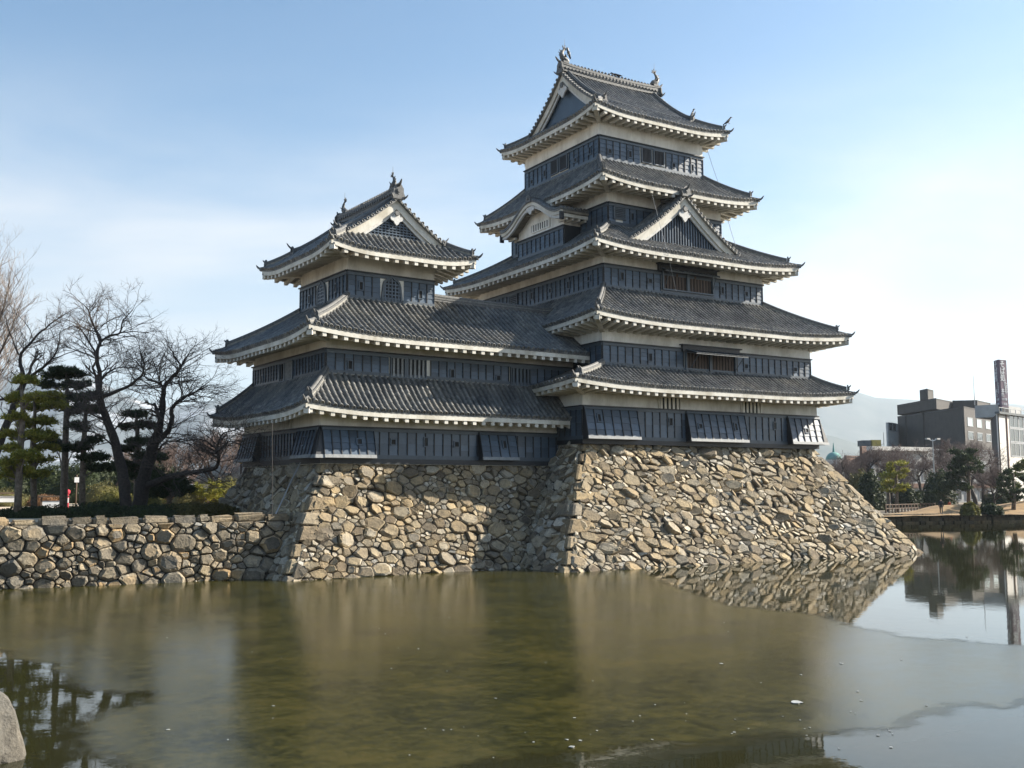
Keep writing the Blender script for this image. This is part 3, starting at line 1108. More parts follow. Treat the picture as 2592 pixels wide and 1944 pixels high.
def fish_ornament(root, p, d, H=1.1):
    """roof fish: head down towards the ridge's middle, tail curled up. d points outwards along the ridge"""
    d = Vector(d).normalized(); s = Vector((d.y, -d.x, 0)); p = Vector(p); Z = Vector((0, 0, 1))
    spine = [(-0.26, 0.06, 0.13, 0.12), (-0.12, 0.16, 0.19, 0.17), (0.04, 0.22, 0.21, 0.18), (0.17, 0.34, 0.19, 0.16), (0.22, 0.50, 0.15, 0.12), (0.17, 0.66, 0.11, 0.085), (0.07, 0.78, 0.075, 0.055), (0.0, 0.86, 0.05, 0.04)]
    b = MB(); rings = []
    for i, (a, h, ra, rb) in enumerate(spine):
        a2, h2 = spine[min(len(spine) - 1, i + 1)][:2]; a1, h1 = spine[max(0, i - 1)][:2]
        t = (d * (a2 - a1) + Z * (h2 - h1)).normalized(); n = s.cross(t)
        rings.append([p + (d * a + Z * h) * H + s * (rb * H * math.cos(2 * math.pi * k / 8)) + n * (ra * H * math.sin(2 * math.pi * k / 8)) for k in range(8)])
    b.loft(rings, True, True)
    # tail fins, dorsal spikes, side fins: thin plates
    tip = p + (d * 0.0 + Z * 0.84) * H
    for dx, dz, wd in ((-0.22, 0.18, 0.06), (-0.06, 0.30, 0.05), (0.14, 0.24, 0.06), (-0.26, 0.04, 0.05)):
        e = tip + (d * dx + Z * dz) * H
        q = (e - tip).normalized().cross(s) * (wd * H)
        b.prism([tip - q, tip + q, e + q * 0.2, e - q * 0.2], s * 0.05 * H)
    for i in (2, 3, 4, 5):
        a, h, ra, rb = spine[i]
        c = p + (d * (a + ra * 0.7) + Z * (h + 0.02)) * H
        b.prism([c - Z * .07 * H, c + Z * .07 * H, c + (d * .12 + Z * .10) * H], s * .04 * H)
    for sg in (-1, 1):
        c = p + (d * 0.0 + Z * 0.30) * H + s * (sg * .15 * H)
        b.prism([c - d * .06 * H, c + d * .1 * H, c + (s * sg * .16 + Z * .14 + d * .1) * H], d * 0.03 * H)
    b.box(tuple(p + Vector((-.2, -.2, -.08)) * H), tuple(p + Vector((.2, .2, .06)) * H))
    o = b.build('fish_ornament', 'ornament', root)
    r = MB(); r.tube([p + Z * H * .8, p + Z * H * 1.5], [0.018, 0.008], 5, True); r.build('lightning_rod', 'ornament', o)
    return o
def water_mat():
    m, nt, b = new_mat('moat_water')
    n = noise_tex(nt, 0.55, 3, 0.5, stretch=(1, 1, 1))
    n2 = noise_tex(nt, 2.3, 3, 0.55)
    b.inputs['Base Color'].default_value = (0.022, 0.022, 0.009, 1)
    b.inputs['Roughness'].default_value = 0.025
    b.inputs['IOR'].default_value = 1.333
    f = mixrgb(nt, n.outputs['Fac'], n2.outputs['Fac'], 0.35)
    bump(nt, b, f, 0.10, 0.035)
    return m


def ice_mat():
    """thin grey ice over brown-green water: dull, finely pitted, streaked by melt"""
    m, nt, b = new_mat('thin_ice')
    n = noise_tex(nt, 0.38, 7, 0.68, stretch=(1, 1, 1))
    n2 = noise_tex(nt, 2.2, 8, 0.8)
    n3 = noise_tex(nt, 14, 3, 0.7)
    r = ramp(nt, [(0.42, (0.010, 0.011, 0.002)), (0.48, (0.026, 0.025, 0.005)), (0.54, (0.046, 0.041, 0.008)), (0.60, (0.066, 0.050, 0.012))])
    f = mixrgb(nt, n.outputs['Fac'], n2.outputs['Fac'], 0.55)
    n4 = noise_tex(nt, 5.5, 5, 0.8)
    f = mixrgb(nt, f, n4.outputs['Fac'], 0.28)
    nt.links.new(f, r.inputs[0])
    sp = ramp(nt, [(0.70, (0, 0, 0)), (0.80, (1, 1, 1))])
    nt.links.new(n3.outputs['Fac'], sp.inputs[0])
    nt.links.new(mixrgb(nt, r.outputs[0], (0.14, 0.135, 0.09), sp.outputs[0]), b.inputs['Base Color'])
    rr = nt.nodes.new('ShaderNodeMapRange')
    rr.inputs['From Min'].default_value, rr.inputs['From Max'].default_value = 0.3, 0.7
    rr.inputs['To Min'].default_value, rr.inputs['To Max'].default_value = 0.11, 0.25
    nt.links.new(f, rr.inputs['Value'])
    nt.links.new(rr.outputs[0], b.inputs['Roughness'])
    b.inputs['IOR'].default_value = 1.31
    at_ = nt.nodes.new('ShaderNodeAttribute'); at_.attribute_name = 'edge'
    ne = noise_tex(nt, 1.7, 7, 0.68)
    k1 = nt.nodes.new('ShaderNodeMath'); k1.operation = 'MULTIPLY_ADD'
    nt.links.new(ne.outputs['Fac'], k1.inputs[0]); k1.inputs[1].default_value = 1.5; k1.inputs[2].default_value = -0.75
    k2 = nt.nodes.new('ShaderNodeMath'); k2.operation = 'ADD'
    nt.links.new(at_.outputs['Fac'], k2.inputs[0]); nt.links.new(k1.outputs[0], k2.inputs[1])
    al = nt.nodes.new('ShaderNodeMapRange'); al.interpolation_type = 'SMOOTHSTEP'
    al.inputs['From Min'].default_value, al.inputs['From Max'].default_value = -0.10, 0.55
    nt.links.new(k2.outputs[0], al.inputs['Value'])
    tr = nt.nodes.new('ShaderNodeBsdfTransparent')
    ms = nt.nodes.new('ShaderNodeMixShader')
    nt.links.new(al.outputs[0], ms.inputs[0]); nt.links.new(tr.outputs[0], ms.inputs[1]); nt.links.new(b.outputs[0], ms.inputs[2])
    nt.links.new(ms.outputs[0], nt.nodes['Material Output'].inputs['Surface'])
    bump(nt, b, n4.outputs['Fac'], 0.16, 0.012)
    return m


M['water'] = water_mat()
M['ice'] = ice_mat()
M['frost'] = surf('frost', [(0.3, (0.20, 0.21, 0.20)), (0.7, (0.42, 0.43, 0.42))], 9, 0.6)
M['sand'] = surf('garden_sand', [(0.3, (0.36, 0.29, 0.20)), (0.7, (0.52, 0.43, 0.31))], 0.5, 0.95, bumpk=0.2)
M['parkground'] = surf('park_ground', [(0.35, (0.09, 0.07, 0.045)), (0.55, (0.19, 0.155, 0.11)), (0.7, (0.30, 0.26, 0.20))], 0.12, 0.95, bumpk=0.2)
M['drygrass'] = surf('dry_grass', [(0.3, (0.16, 0.10, 0.045)), (0.7, (0.32, 0.20, 0.085))], 0.8, 0.95, bumpk=0.4, bumpd=0.1)
M['forest'] = surf('mountain_forest', [(0.35, (0.03, 0.045, 0.035)), (0.65, (0.09, 0.095, 0.08))], 0.004, 0.95)
M['farforest'] = surf('snow_dusted_mountain', [(0.42, (0.04, 0.055, 0.05)), (0.56, (0.12, 0.13, 0.13)), (0.62, (0.45, 0.46, 0.48))], 0.003, 0.95)

sheet('water', [(-400, -300), (500, -300), (500, 400), (-400, 400)], 0.0, 'water')
sheet('garden_ground', [(-400, 26), (-64, -4.1), (-26.5, -7.45), (-23, -5.5), (4, 2), (4, 120), (-400, 300)], 2.72, 'sand')
sheet('park_ground', [(-7000, 130), (6, 34.5), (20, 31.2), (56.6, 21.8), (73.4, 17.5), (210, -17), (7000, -1700), (9000, 9000), (-7000, 9000)], 1.0, 'parkground')
sheet('near_bank', [(-400, -57), (-48, -53.5), (-38, -55), (60, -90), (60, -300), (-400, -300)], 2.55, 'parkground')

# thin ice: the outline as it lies on the moat, edges crumbled a little
def ice_sheet():
    rng = random.Random(77)
    W = lambda *q: [on_z(u, v, 0.0) for u, v in q]
    pts = [Vector((-70, -3.5, 0)), Vector((-27.5, -7.3, 0)), Vector((-20, -9.0, 0)), Vector((-15, -10.5, 0)), Vector((-8, -12.8, 0))]
    pts += W((1628, 1434), (1650, 1452), (1700, 1478), (1780, 1505), (1860, 1530), (1960, 1545), (2056, 1552), (2100, 1561), (2181, 1584), (2307, 1609), (2432, 1619), (2592, 1631), (2800, 1648))
    pts += W((2800, 1772), (2592, 1788), (2432, 1791), (2369, 1819), (2291, 1844), (2181, 1864), (2100, 1869), (2003, 1862), (1900, 1876), (1800, 1888), (1650, 1898), (1500, 1912), (1400, 1922), (1250, 1935), (1150, 1962), (1100, 2010))
    pts += W((600, 2010), (300, 1975), (275, 1944), (177, 1906), (158, 1893), (152, 1865), (184, 1830), (260, 1795), (348, 1776), (377, 1763), (330, 1758), (269, 1763), (221, 1754), (146, 1735), (142, 1700), (32, 1668), (-60, 1640), (-400, 1600))
    out = []
    for i, p in enumerate(pts):
        q = pts[(i + 1) % len(pts)]
        n = max(1, int((q - p).length / 0.15))
        if (q - p).length > 30 or i < 5:
            n = 1
        for k in range(n):
            r = p.lerp(q, k / n)
            if k or n > 1:
                s = noise.noise(Vector((r.x * 0.9, r.y * 0.9, 3.1))) * 0.35 + noise.noise(Vector((r.x * 3, r.y * 3, 8.0))) * 0.14
                r = r + Vector((s, s * 0.7, 0))
            out.append((r.x, r.y, -0.004))
    # a fine sheet that carries its distance from the edge, so that the rim can thin out and break up
    poly = np.array([(p[0], p[1]) for p in out])
    x0, y0 = poly.min(0) - 0.6; x1, y1 = poly.max(0) + 0.6
    x0, x1, y0 = max(x0, -52.0), min(x1, 8.0), max(y0, -53.0)
    cs_ = 0.30
    nx, ny = int((x1 - x0) / cs_) + 1, int((y1 - y0) / cs_) + 1
    X, Y = np.meshgrid(x0 + cs_ * np.arange(nx), y0 + cs_ * np.arange(ny), indexing='ij')
    pts2 = np.stack([X.ravel(), Y.ravel()], 1)
    A, B = poly, np.roll(poly, -1, 0)
    d2 = np.full(len(pts2), 1e9); inside = np.zeros(len(pts2), bool)
    for (ax, ay), (bx, by) in zip(A, B):
        ex, ey = bx - ax, by - ay
        L2 = ex * ex + ey * ey + 1e-12
        t = np.clip(((pts2[:, 0] - ax) * ex + (pts2[:, 1] - ay) * ey) / L2, 0, 1)
        d2 = np.minimum(d2, (pts2[:, 0] - ax - t * ex) ** 2 + (pts2[:, 1] - ay - t * ey) ** 2)
        c = ((ay > pts2[:, 1]) != (by > pts2[:, 1]))
        inside ^= c & (pts2[:, 0] < (bx - ax) * (pts2[:, 1] - ay) / (by - ay + 1e-12) + ax)
    sd = np.where(inside, 1, -1) * np.sqrt(d2)
    idx = np.arange(nx * ny).reshape(nx, ny)
    q = np.stack([idx[:-1, :-1], idx[1:, :-1], idx[1:, 1:], idx[:-1, 1:]], -1).reshape(-1, 4)
    q = q[(sd[q] > -0.45).any(1)]
    used = np.unique(q); remap = np.full(nx * ny, -1); remap[used] = np.arange(len(used))
    verts = np.concatenate([pts2[used], np.full((len(used), 1), 0.004)], 1)
    o = np_mesh('ice_sheet', verts, remap[q], 'ice')
    at_ = o.data.attributes.new('edge', 'FLOAT', 'POINT')
    at_.data.foreach_set('value', sd[used].astype(np.float32))
    return o


structure(ice_sheet())
b = MB()                                              # frost flakes and bits frozen in
rng = random.Random(9)
for k in range(80):
    u, v = (rng.uniform(250, 2450), rng.uniform(1560, 1930)) if k % 3 else (rng.uniform(1000, 2300), rng.uniform(1780, 1900))
    if u < 420 and v > 1640:
        continue
    p = on_z(u, v, 0.016)
    s = rng.choice((0.01, 0.014, 0.018, 0.026)) * (1.6 if rng.random() < 0.08 else 1)
    n = 6
    b.prism([(p.x + s * rng.uniform(.5, 1.4) * math.cos(2 * math.pi * i / n), p.y + s * 1.3 * rng.uniform(.5, 1.4) * math.sin(2 * math.pi * i / n), 0.0095) for i in range(n)], (0, 0, 0.006))
for u, v, s in ((2017, 1777, .12), (1447, 1890, .05)):
    p = on_z(u, v, 0.016)
    b.prism([(p.x + s * rng.uniform(.7, 1.2) * math.cos(2 * math.pi * i / 11), p.y + s * rng.uniform(.7, 1.2) * math.sin(2 * math.pi * i / 11), 0.0095) for i in range(11)], (0, 0, 0.012))
stuff(b.build('frost_flakes', 'frost'))
# ------------------------------------------------------------------ fitted stone walls
def clip_poly(poly, nx, ny, c):
    """keep the part of a 2D polygon with nx*x+ny*y <= c"""
    out = []
    n = len(poly)
    for i in range(n):
        p, q = poly[i], poly[(i + 1) % n]
        a, b = nx * p[0] + ny * p[1] - c, nx * q[0] + ny * q[1] - c
        if a <= 0:
            out.append(p)
        if (a < 0 < b) or (b < 0 < a):
            t = a / (a - b)
            out.append((p[0] + (q[0] - p[0]) * t, p[1] + (q[1] - p[1]) * t))
    return out


def stone_cells(quad2, size, aspect, tilt, rng, filler=0.55, inset=0.0):
    """irregular cells filling a convex 2D quad: big stones with small ones wedged between"""
    ct, st = math.cos(tilt), math.sin(tilt)
    fwd = lambda p: ((p[0] * ct + p[1] * st) / aspect, (-p[0] * st + p[1] * ct))
    bwd = lambda p: (p[0] * aspect * ct - p[1] * st, p[0] * aspect * st + p[1] * ct)
    Q = [fwd(p) for p in quad2]
    xs, ys = [p[0] for p in Q], [p[1] for p in Q]
    x0, x1, y0, y1 = min(xs), max(xs), min(ys), max(ys)
    sites, grid = [], {}
    gs = size

    def near(x, y, r):
        k = int(r / gs) + 1
        gx, gy = int(x // gs), int(y // gs)
        for i in range(gx - k, gx + k + 1):
            for j in range(gy - k, gy + k + 1):
                for s in grid.get((i, j), ()):
                    yield s

    def put(x, y, w, rad):
        s = (x, y, w, rad, len(sites)); sites.append(s); grid.setdefault((int(x // gs), int(y // gs)), []).append(s)
    area = (x1 - x0) * (y1 - y0)
    for k in range(int(area / (size * size) * 9)):
        x, y = rng.uniform(x0 - .4, x1 + .4), rng.uniform(y0 - .4, y1 + .4)
        rad = size * rng.choice((0.55, 0.7, 0.85, 1.0, 1.1, 1.4))
        if all((x - s[0]) ** 2 + (y - s[1]) ** 2 > (0.41 * (rad + s[3])) ** 2 for s in near(x, y, size * 1.6)):
            put(x, y, (rad * 0.5) ** 2 * 0.9, rad)
    nb = len(sites)
    for k in range(int(area / (size * size) * 30)):
        x, y = rng.uniform(x0, x1), rng.uniform(y0, y1)
        rad = size * rng.uniform(0.22, 0.42)
        if rng.random() > filler:
            continue
        if all((x - s[0]) ** 2 + (y - s[1]) ** 2 > (0.50 * (rad + s[3] * 0.95)) ** 2 for s in near(x, y, size * 1.6)):
            put(x, y, (rad * 0.5) ** 2 * 0.9, rad)
    cells = []
    edges = []
    for i in range(len(quad2)):
        p, q = quad2[i], quad2[(i + 1) % len(quad2)]
        nx, ny = q[1] - p[1], -(q[0] - p[0])
        l = math.hypot(nx, ny); nx /= l; ny /= l
        edges.append((nx, ny, nx * p[0] + ny * p[1]))
    cx, cy = sum(p[0] for p in quad2) / 4, sum(p[1] for p in quad2) / 4
    edges = [(nx, ny, c) if nx * cx + ny * cy <= c else (-nx, -ny, -c) for nx, ny, c in edges]
    for s in sites:
        r = size * 1.5
        poly = [(s[0] - r, s[1] - r), (s[0] + r, s[1] - r), (s[0] + r, s[1] + r), (s[0] - r, s[1] + r)]
        for o in near(s[0], s[1], size * 2.2):
            if o[4] == s[4]:
                continue
            nx, ny = o[0] - s[0], o[1] - s[1]
            c = (o[0] ** 2 + o[1] ** 2 - s[0] ** 2 - s[1] ** 2 - o[2] + s[2]) / 2
            poly = clip_poly(poly, nx, ny, c)
            if len(poly) < 3:
                break
        if len(poly) < 3:
            continue
        P = [bwd(p) for p in poly]
        for nx, ny, c in edges:
            P = clip_poly(P, nx, ny, c)
            if len(P) < 3:
                break
        if len(P) < 3:
            continue
        A = 0.5 * sum(P[i][0] * P[(i + 1) % len(P)][1] - P[(i + 1) % len(P)][0] * P[i][1] for i in range(len(P)))
        if abs(A) < 0.012:
            continue
        if A < 0:
            P.reverse()
        cells.append((abs(A), P))
    return cells


def stone_shape(mb, P, A, to3, rng, gap=0.013, proud=1.0, cut=(0.05, 0.19), flatk=(0.70, 0.92)):
    """one stone: cell outline shrunk to leave a joint, domed and tilted face"""
    cx, cy = sum(p[0] for p in P) / len(P), sum(p[1] for p in P) / len(P)
    size = math.sqrt(A)
    # drop very short edges, then cut the corners
    Q = []
    for i, p in enumerate(P):
        q = P[(i + 1) % len(P)]
        if math.hypot(p[0] - q[0], p[1] - q[1]) > 0.10 * size:
            Q.append(p)
    if len(Q) < 3:
        Q = P
    E = []
    for i, p in enumerate(Q):                        # edges are not straight
        q = Q[(i + 1) % len(Q)]
        E.append(p)
        l = math.hypot(p[0] - q[0], p[1] - q[1])
        if l > 0.45 * size and size > 0.3:
            t = rng.uniform(0.35, 0.65)
            m_ = (lerp(p[0], q[0], t), lerp(p[1], q[1], t))
            j = rng.uniform(-0.07, 0.03) * l
            E.append((m_[0] + (m_[0] - cx) / size * j, m_[1] + (m_[1] - cy) / size * j))
    Q = E
    C = []
    for i, p in enumerate(Q):
        a, b = Q[i - 1], Q[(i + 1) % len(Q)]
        k = rng.uniform(*cut)
        C.append((lerp(p[0], a[0], k), lerp(p[1], a[1], k)))
        C.append((lerp(p[0], b[0], k), lerp(p[1], b[1], k)))
    sh = max(0.6, 1 - 2 * gap / size * rng.uniform(0.7, 1.8))
    C = [(cx + (p[0] - cx) * sh + rng.uniform(-.012, .012) * size, cy + (p[1] - cy) * sh + rng.uniform(-.012, .012) * size) for p in C]
    h = proud * (0.06 + 0.15 * min(1, size) * rng.uniform(0.2, 1.4))
    tx, ty = rng.gauss(0, 0.26), rng.gauss(-0.03, 0.24)
    f = lambda p, d: to3(p[0], p[1], d + (p[0] - cx) * tx + (p[1] - cy) * ty)
    kx, ky = cx + rng.uniform(-.14, .14) * size, cy + rng.uniform(-.14, .14) * size
    sc = rng.uniform(*flatk)
    top = [(kx + (p[0] - kx) * sc * rng.uniform(0.9, 1.08), ky + (p[1] - ky) * sc * rng.uniform(0.9, 1.08)) for p in C]
    rings = [[to3(p[0], p[1], -0.16) for p in C], [f(p, h * rng.uniform(0.35, 0.6)) for p in C], [f(p, h * rng.uniform(0.86, 1.06)) for p in top]]
    mb.loft(rings, True, False)
    n0 = len(mb.v); m = len(top)
    mb.v += [tuple(q) for q in rings[2]]
    mb.f.append(tuple(range(n0, n0 + m)))


def stone_face(thing_, q3, size, aspect, tilt, seed, cnt, mat='stone', bow=0.0, filler=0.55, proud=1.0, keep=None, **kw):
    """stones on a planar wall face. q3: four corners (lower left, lower right, upper right, upper left), seen from outside"""
    rng = random.Random(seed)
    bl, br, tr, tl = [Vector(p) for p in q3]
    ax = (br - bl).normalized()
    upv = (tl - bl) - ax * (tl - bl).dot(ax)
    H = upv.length; upv.normalize()
    nrm = ax.cross(upv)
    flat = lambda p: ((p - bl).dot(ax), (p - bl).dot(upv))
    quad2 = [flat(p) for p in (bl, br, tr, tl)]

    def to3(a, b, d):
        t = b / H
        return bl + ax * a + upv * b + nrm * (d - bow * 4 * t * (1 - t))
    # backing
    b = MB()
    N = 10
    pl = [[to3(lerp(lerp(quad2[0][0], quad2[3][0], i / N), lerp(quad2[1][0], quad2[2][0], i / N), k), H * i / N, -0.04) for k in (0, 1)] for i in range(N + 1)]
    for i in range(N):
        b.quad(pl[i][0], pl[i][1], pl[i + 1][1], pl[i + 1][0])
    b.build('wall_core', 'gap', thing_)
    cells = stone_cells(quad2, size, aspect, tilt, rng, filler)
    cells.sort(key=lambda c: -c[0])
    rest = MB()
    for A, P in cells:
        if keep is not None:
            cxx = sum(p[0] for p in P) / len(P); cyy = sum(p[1] for p in P) / len(P)
            if not keep(to3(cxx, cyy, 0)):
                continue
        if cnt.ok('stone'):
            m = MB(); stone_shape(m, P, A, to3, rng, proud=proud, **kw); m.build('stone', mat, thing_)
        else:
            stone_shape(rest, P, A, to3, rng, proud=proud, **kw)
    if rest.v:
        stuff(rest.build('small_stones', 'smallstone', thing_))
    return to3


def corner_stones(thing_, lo, hi, dx, dy, seed, mat='stone', n=9, long_=1.7, short=0.8, proud=0.16):
    """alternating long blocks up a corner. lo, hi: the edge's ends; dx, dy: directions along the two faces"""
    rng = random.Random(seed)
    lo, hi, dx, dy = Vector(lo), Vector(hi), Vector(dx), Vector(dy)
    cuts = [0.0]
    for k in range(n):
        cuts.append(cuts[-1] + rng.uniform(0.7, 1.3))
    cuts = [c / cuts[-1] for c in cuts]
    out = -(dx + dy)
    for k in range(n):
        v0, v1 = cuts[k] + 0.006, cuts[k + 1] - 0.006
        La, Lb = (long_, short) if k % 2 else (short, long_)
        La *= rng.uniform(0.8, 1.25); Lb *= rng.uniform(0.8, 1.25)
        p = proud * rng.uniform(0.5, 1.4)
        pts = []
        for v in (v0, v1):
            E = lo.lerp(hi, v) + out * p
            for a, b2 in ((0.0, 0.0), (1, 0), (1, 1), (0, 1)):
                q = E + dx * (La * a) + dy * (Lb * b2)
                q += Vector((rng.uniform(-.06, .06), rng.uniform(-.06, .06), rng.uniform(-.06, .06)))
                pts.append(q)
        bm = bmesh.new()
        vs = [bm.verts.new(q) for q in pts]
        for f in ((0, 3, 2, 1), (4, 5, 6, 7), (0, 1, 5, 4), (1, 2, 6, 5), (2, 3, 7, 6), (3, 0, 4, 7)):
            bm.faces.new([vs[i] for i in f])
        bmesh.ops.bevel(bm, geom=list(bm.edges), offset=0.09, segments=1, affect='EDGES')
        for v in bm.verts:
            v.co += Vector((rng.uniform(-.02, .02), rng.uniform(-.02, .02), rng.uniform(-.02, .02)))
        me = bpy.data.meshes.new('corner_stone'); bm.to_mesh(me); bm.free()
        obj('corner_stone', me, mat, thing_)


# main keep's base
base_main = thing('stone_base', 'tall flared stone base of the large keep rising from the moat', 'stone base', (0, 0, -0.3), own=(0, 0, -0.3))
cs = Count(300)
BT, BB = Rect(-9.12, 9.05, -9.0, 9.0), Rect(-13.65, 14.5, -13.5, 12.8)
ZT = 6.80
stone_face(base_main, [(BB.x0 + .35, BB.y0, -.3), (BB.x1 - .35, BB.y0, -.3), (BT.x1 - .2, BT.y0, ZT), (BT.x0 + .2, BT.y0, ZT)], 0.54, 1.6, R(-17), 11, cs, 'stone', 0.10, 1.0)
cs2 = Count(0)
stone_face(base_main, [(BB.x0, 0.0, -.3), (BB.x0, BB.y0 + .35, -.3), (BT.x0, BT.y0 + .2, ZT), (BT.x0, 0.0, ZT)], 0.62, 1.4, R(6), 12, cs2, 'stone', 0.10, 0.6)
corner_stones(base_main, (BB.x0, BB.y0, -.35), (BT.x0, BT.y0, ZT), (1, 0, 0), (0, 1, 0), 3, n=10, long_=1.5, short=0.75, proud=0.05)
corner_stones(base_main, (BB.x1, BB.y0, -.35), (BT.x1, BT.y0, ZT), (-1, 0, 0), (0, 1, 0), 4, n=10, long_=1.5, short=0.8, proud=0.05)
b = MB()
b.loft([[(BB.x0 + .25, BB.y0 + .25, -.3), (BB.x1 - .25, BB.y0 + .25, -.3), (BB.x1 - .25, BB.y1, -.3), (BB.x0 + .25, BB.y1, -.3)], [(BT.x0 + .25, BT.y0 + .25, ZT - .02), (BT.x1 - .25, BT.y0 + .25, ZT - .02), (BT.x1 - .25, BT.y1, ZT - .02), (BT.x0 + .25, BT.y1, ZT - .02)]], True, True)
b.build('earth_core', 'gap', base_main)

# smaller keep's base, in the smaller keep's turned axes
TW = R(3.399)
base_small = thing('stone_base', 'lower stone base of the small keep, half in shadow beside the tall base', 'stone base', (-20, 0, -0.3), TW, own=(0, 0, -0.3))
ZS = 5.62
cs = Count(300)
stone_face(base_small, [(-7.05, -9.95, -.3), (6.4, -9.95, -.3), (10.2, -7.15, ZS), (-4.05, -7.15, ZS)], 0.56, 1.35, R(-4), 21, cs, 'stone', 0.08, 1.0)
stone_face(base_small, [(-7.4, 5.6, -.3), (-7.4, -9.6, -.3), (-4.25, -6.95, ZS), (-4.25, 2.9, ZS)], 0.60, 1.4, R(5), 22, cs, 'stone', 0.08, 0.6)
corner_stones(base_small, (-7.4, -9.95, -.35), (-4.25, -7.15, ZS), (1, 0, 0), (0, 1, 0), 5, n=9, long_=1.45, short=0.75, proud=0.05)
b = MB()
b.loft([[(-7.1, -9.65, -.3), (8.0, -9.65, -.3), (8.0, 5.4, -.3), (-7.1, 5.4, -.3)], [(-4.0, -6.9, ZS - .02), (10.2, -6.9, ZS - .02), (10.2, 2.8, ZS - .02), (-4.0, 2.8, ZS - .02)]], True, True)
b.build('earth_core', 'gap', base_small)

# low moat wall of the garden
wall = thing('moat_wall', 'low wall of rounded mossy boulders along the garden edge', 'stone wall', (-40, -6.6, -0.3), own=(-40, -6.6, -0.3))
cs = Count(300)
WL = lambda x, o=0.0: -8.0 + (x + 29.16) * -0.0889 + o
stone_face(wall, [(-47.5, WL(-47.5), -.3), (-25.2, WL(-25.2), -.3), (-25.2, WL(-25.2) + .55, 2.65), (-47.5, WL(-47.5) + .55, 2.65)], 0.62, 1.25, 0, 31, cs, 'stone2', 0.0, 1.0, 1.35, cut=(0.10, 0.27), flatk=(0.58, 0.80))
rng = random.Random(5)
x = -47.4
while x < -25.6:                                   # cap stones
    w = rng.uniform(0.5, 1.5)
    y = WL(x) + .52
    bm = bmesh.new()
    ht = rng.uniform(0.30, 0.52)
    pts = [Vector((x + (w - .05) * a + rng.uniform(-.07, .07), y + .75 * b2 + rng.uniform(-.08, .06), 2.56 + ht * c + rng.uniform(-.05, .04))) for c in (0, 1) for a, b2 in ((0, 0), (1, 0), (1, 1), (0, 1))]
    vs = [bm.verts.new(q) for q in pts]
    for f in ((0, 3, 2, 1), (4, 5, 6, 7), (0, 1, 5, 4), (1, 2, 6, 5), (2, 3, 7, 6), (3, 0, 4, 7)):
        bm.faces.new([vs[i] for i in f])
    bmesh.ops.bevel(bm, geom=list(bm.edges), offset=0.11, segments=2, affect='EDGES')
    for v in bm.verts:
        v.co += Vector((rng.uniform(-.02, .02), rng.uniform(-.02, .02), rng.uniform(-.02, .02)))
    me = bpy.data.meshes.new('cap_stone'); bm.to_mesh(me); bm.free()
    obj('cap_stone', me, 'stone2', wall)
    x += w
# ------------------------------------------------------------------ the large keep
random.seed(7)
keep = thing('castle_keep', 'large five-roofed black and white castle keep on the tall stone base', 'castle keep', (0, 0, 6.9), own=(0, 0, 6.9))
kc = Count(300)
W1, W3, W4, W5, W6 = Rect(-9.40, 9.28, -9.36, 9.3), Rect(-7.82, 9.08, -9.12, 9.1), Rect(-6.5, 6.48, -7.56, 7.5), Rect(-4.7, 4.7, -5.72, 5.72), Rect(-4.39, 4.37, -4.44, 4.42)
CORN = [(0, 0), (1, 0), (0, 1)]

def roofed(O, I, W, ze, zi, soffit, rise=0.34, sag=0.22, **kw):
    S = Skirt(O, I, ze, zi, rise, sag)
    r = build_skirt(keep, S, W, soffit, cnt=kc, seen='f', **kw)
    hip_ridges(r, S, CORN)
    corner_beam(r, S, W, soffit, CORN)
    return r, S

roof5, S5 = roofed(Rect(-5.62, 5.63, -5.72, 5.71), Rect(-3.9, 3.9, -4.0, 4.0), W6, 27.90, 29.15, 27.72, 0.36, 0.15, strips=False)
roof4, S4 = roofed(Rect(-6.43, 6.42, -7.53, 7.54), W6, W5, 22.83, 25.06, 22.78)
roof3, S3 = roofed(Rect(-8.29, 8.24, -9.25, 9.29), W5, W4, 18.23, 20.40, 18.15)
roof2, S2 = roofed(Rect(-9.34, 11.1, -10.72, 10.72), W4, W3, 13.66, 16.0, 13.26)
roof1, S1 = roofed(Rect(-11.12, 10.80, -11.12, 11.0), W3, W1, 9.80, 11.12, 9.62)

# ---- top storey
w = storey(keep, W6, 24.9, 27.76)
F = front(W6.x0, W6.y0, 25.1)
board_band(w, F, 8.76, 1.55, 16, [(0.80, .60, False), (2.45, .68, True), (6.11, .55, False), (7.76, .64, True)], [(3.3, 5.35)])
lattice_window(keep, F, 3.43, 4.17, .36, 1.27, 7, 'batten')
lattice_window(keep, F, 4.44, 5.24, .36, 1.27, 7, 'batten')
FL = left(W6.x0, W6.y1, 25.1)
board_band(w, FL, 8.86, 1.55, 16, [(0.96, .54, False), (2.61, .70, True), (6.31, .61, False), (7.94, .78, True)], [(3.3, 5.45)])
lattice_window(keep, FL, 3.43, 4.21, .36, 1.27, 7, 'batten')
lattice_window(keep, FL, 4.51, 5.31, .36, 1.27, 7, 'batten')
# ---- fifth storey, under the fourth roof
w = storey(keep, W5, 20.2, 22.86)
F = front(W5.x0, W5.y0, 20.5)
board_band(w, F, 9.4, 1.4, 17, [(1.85, .7, True)], [(0.3, 1.35)])
lattice_window(keep, F, 0.42, 1.25, .44, 1.13, 6, horizontal=True)
FL = left(W5.x0, W5.y1, 20.5)
board_band(w, FL, 11.44, 1.4, 20)
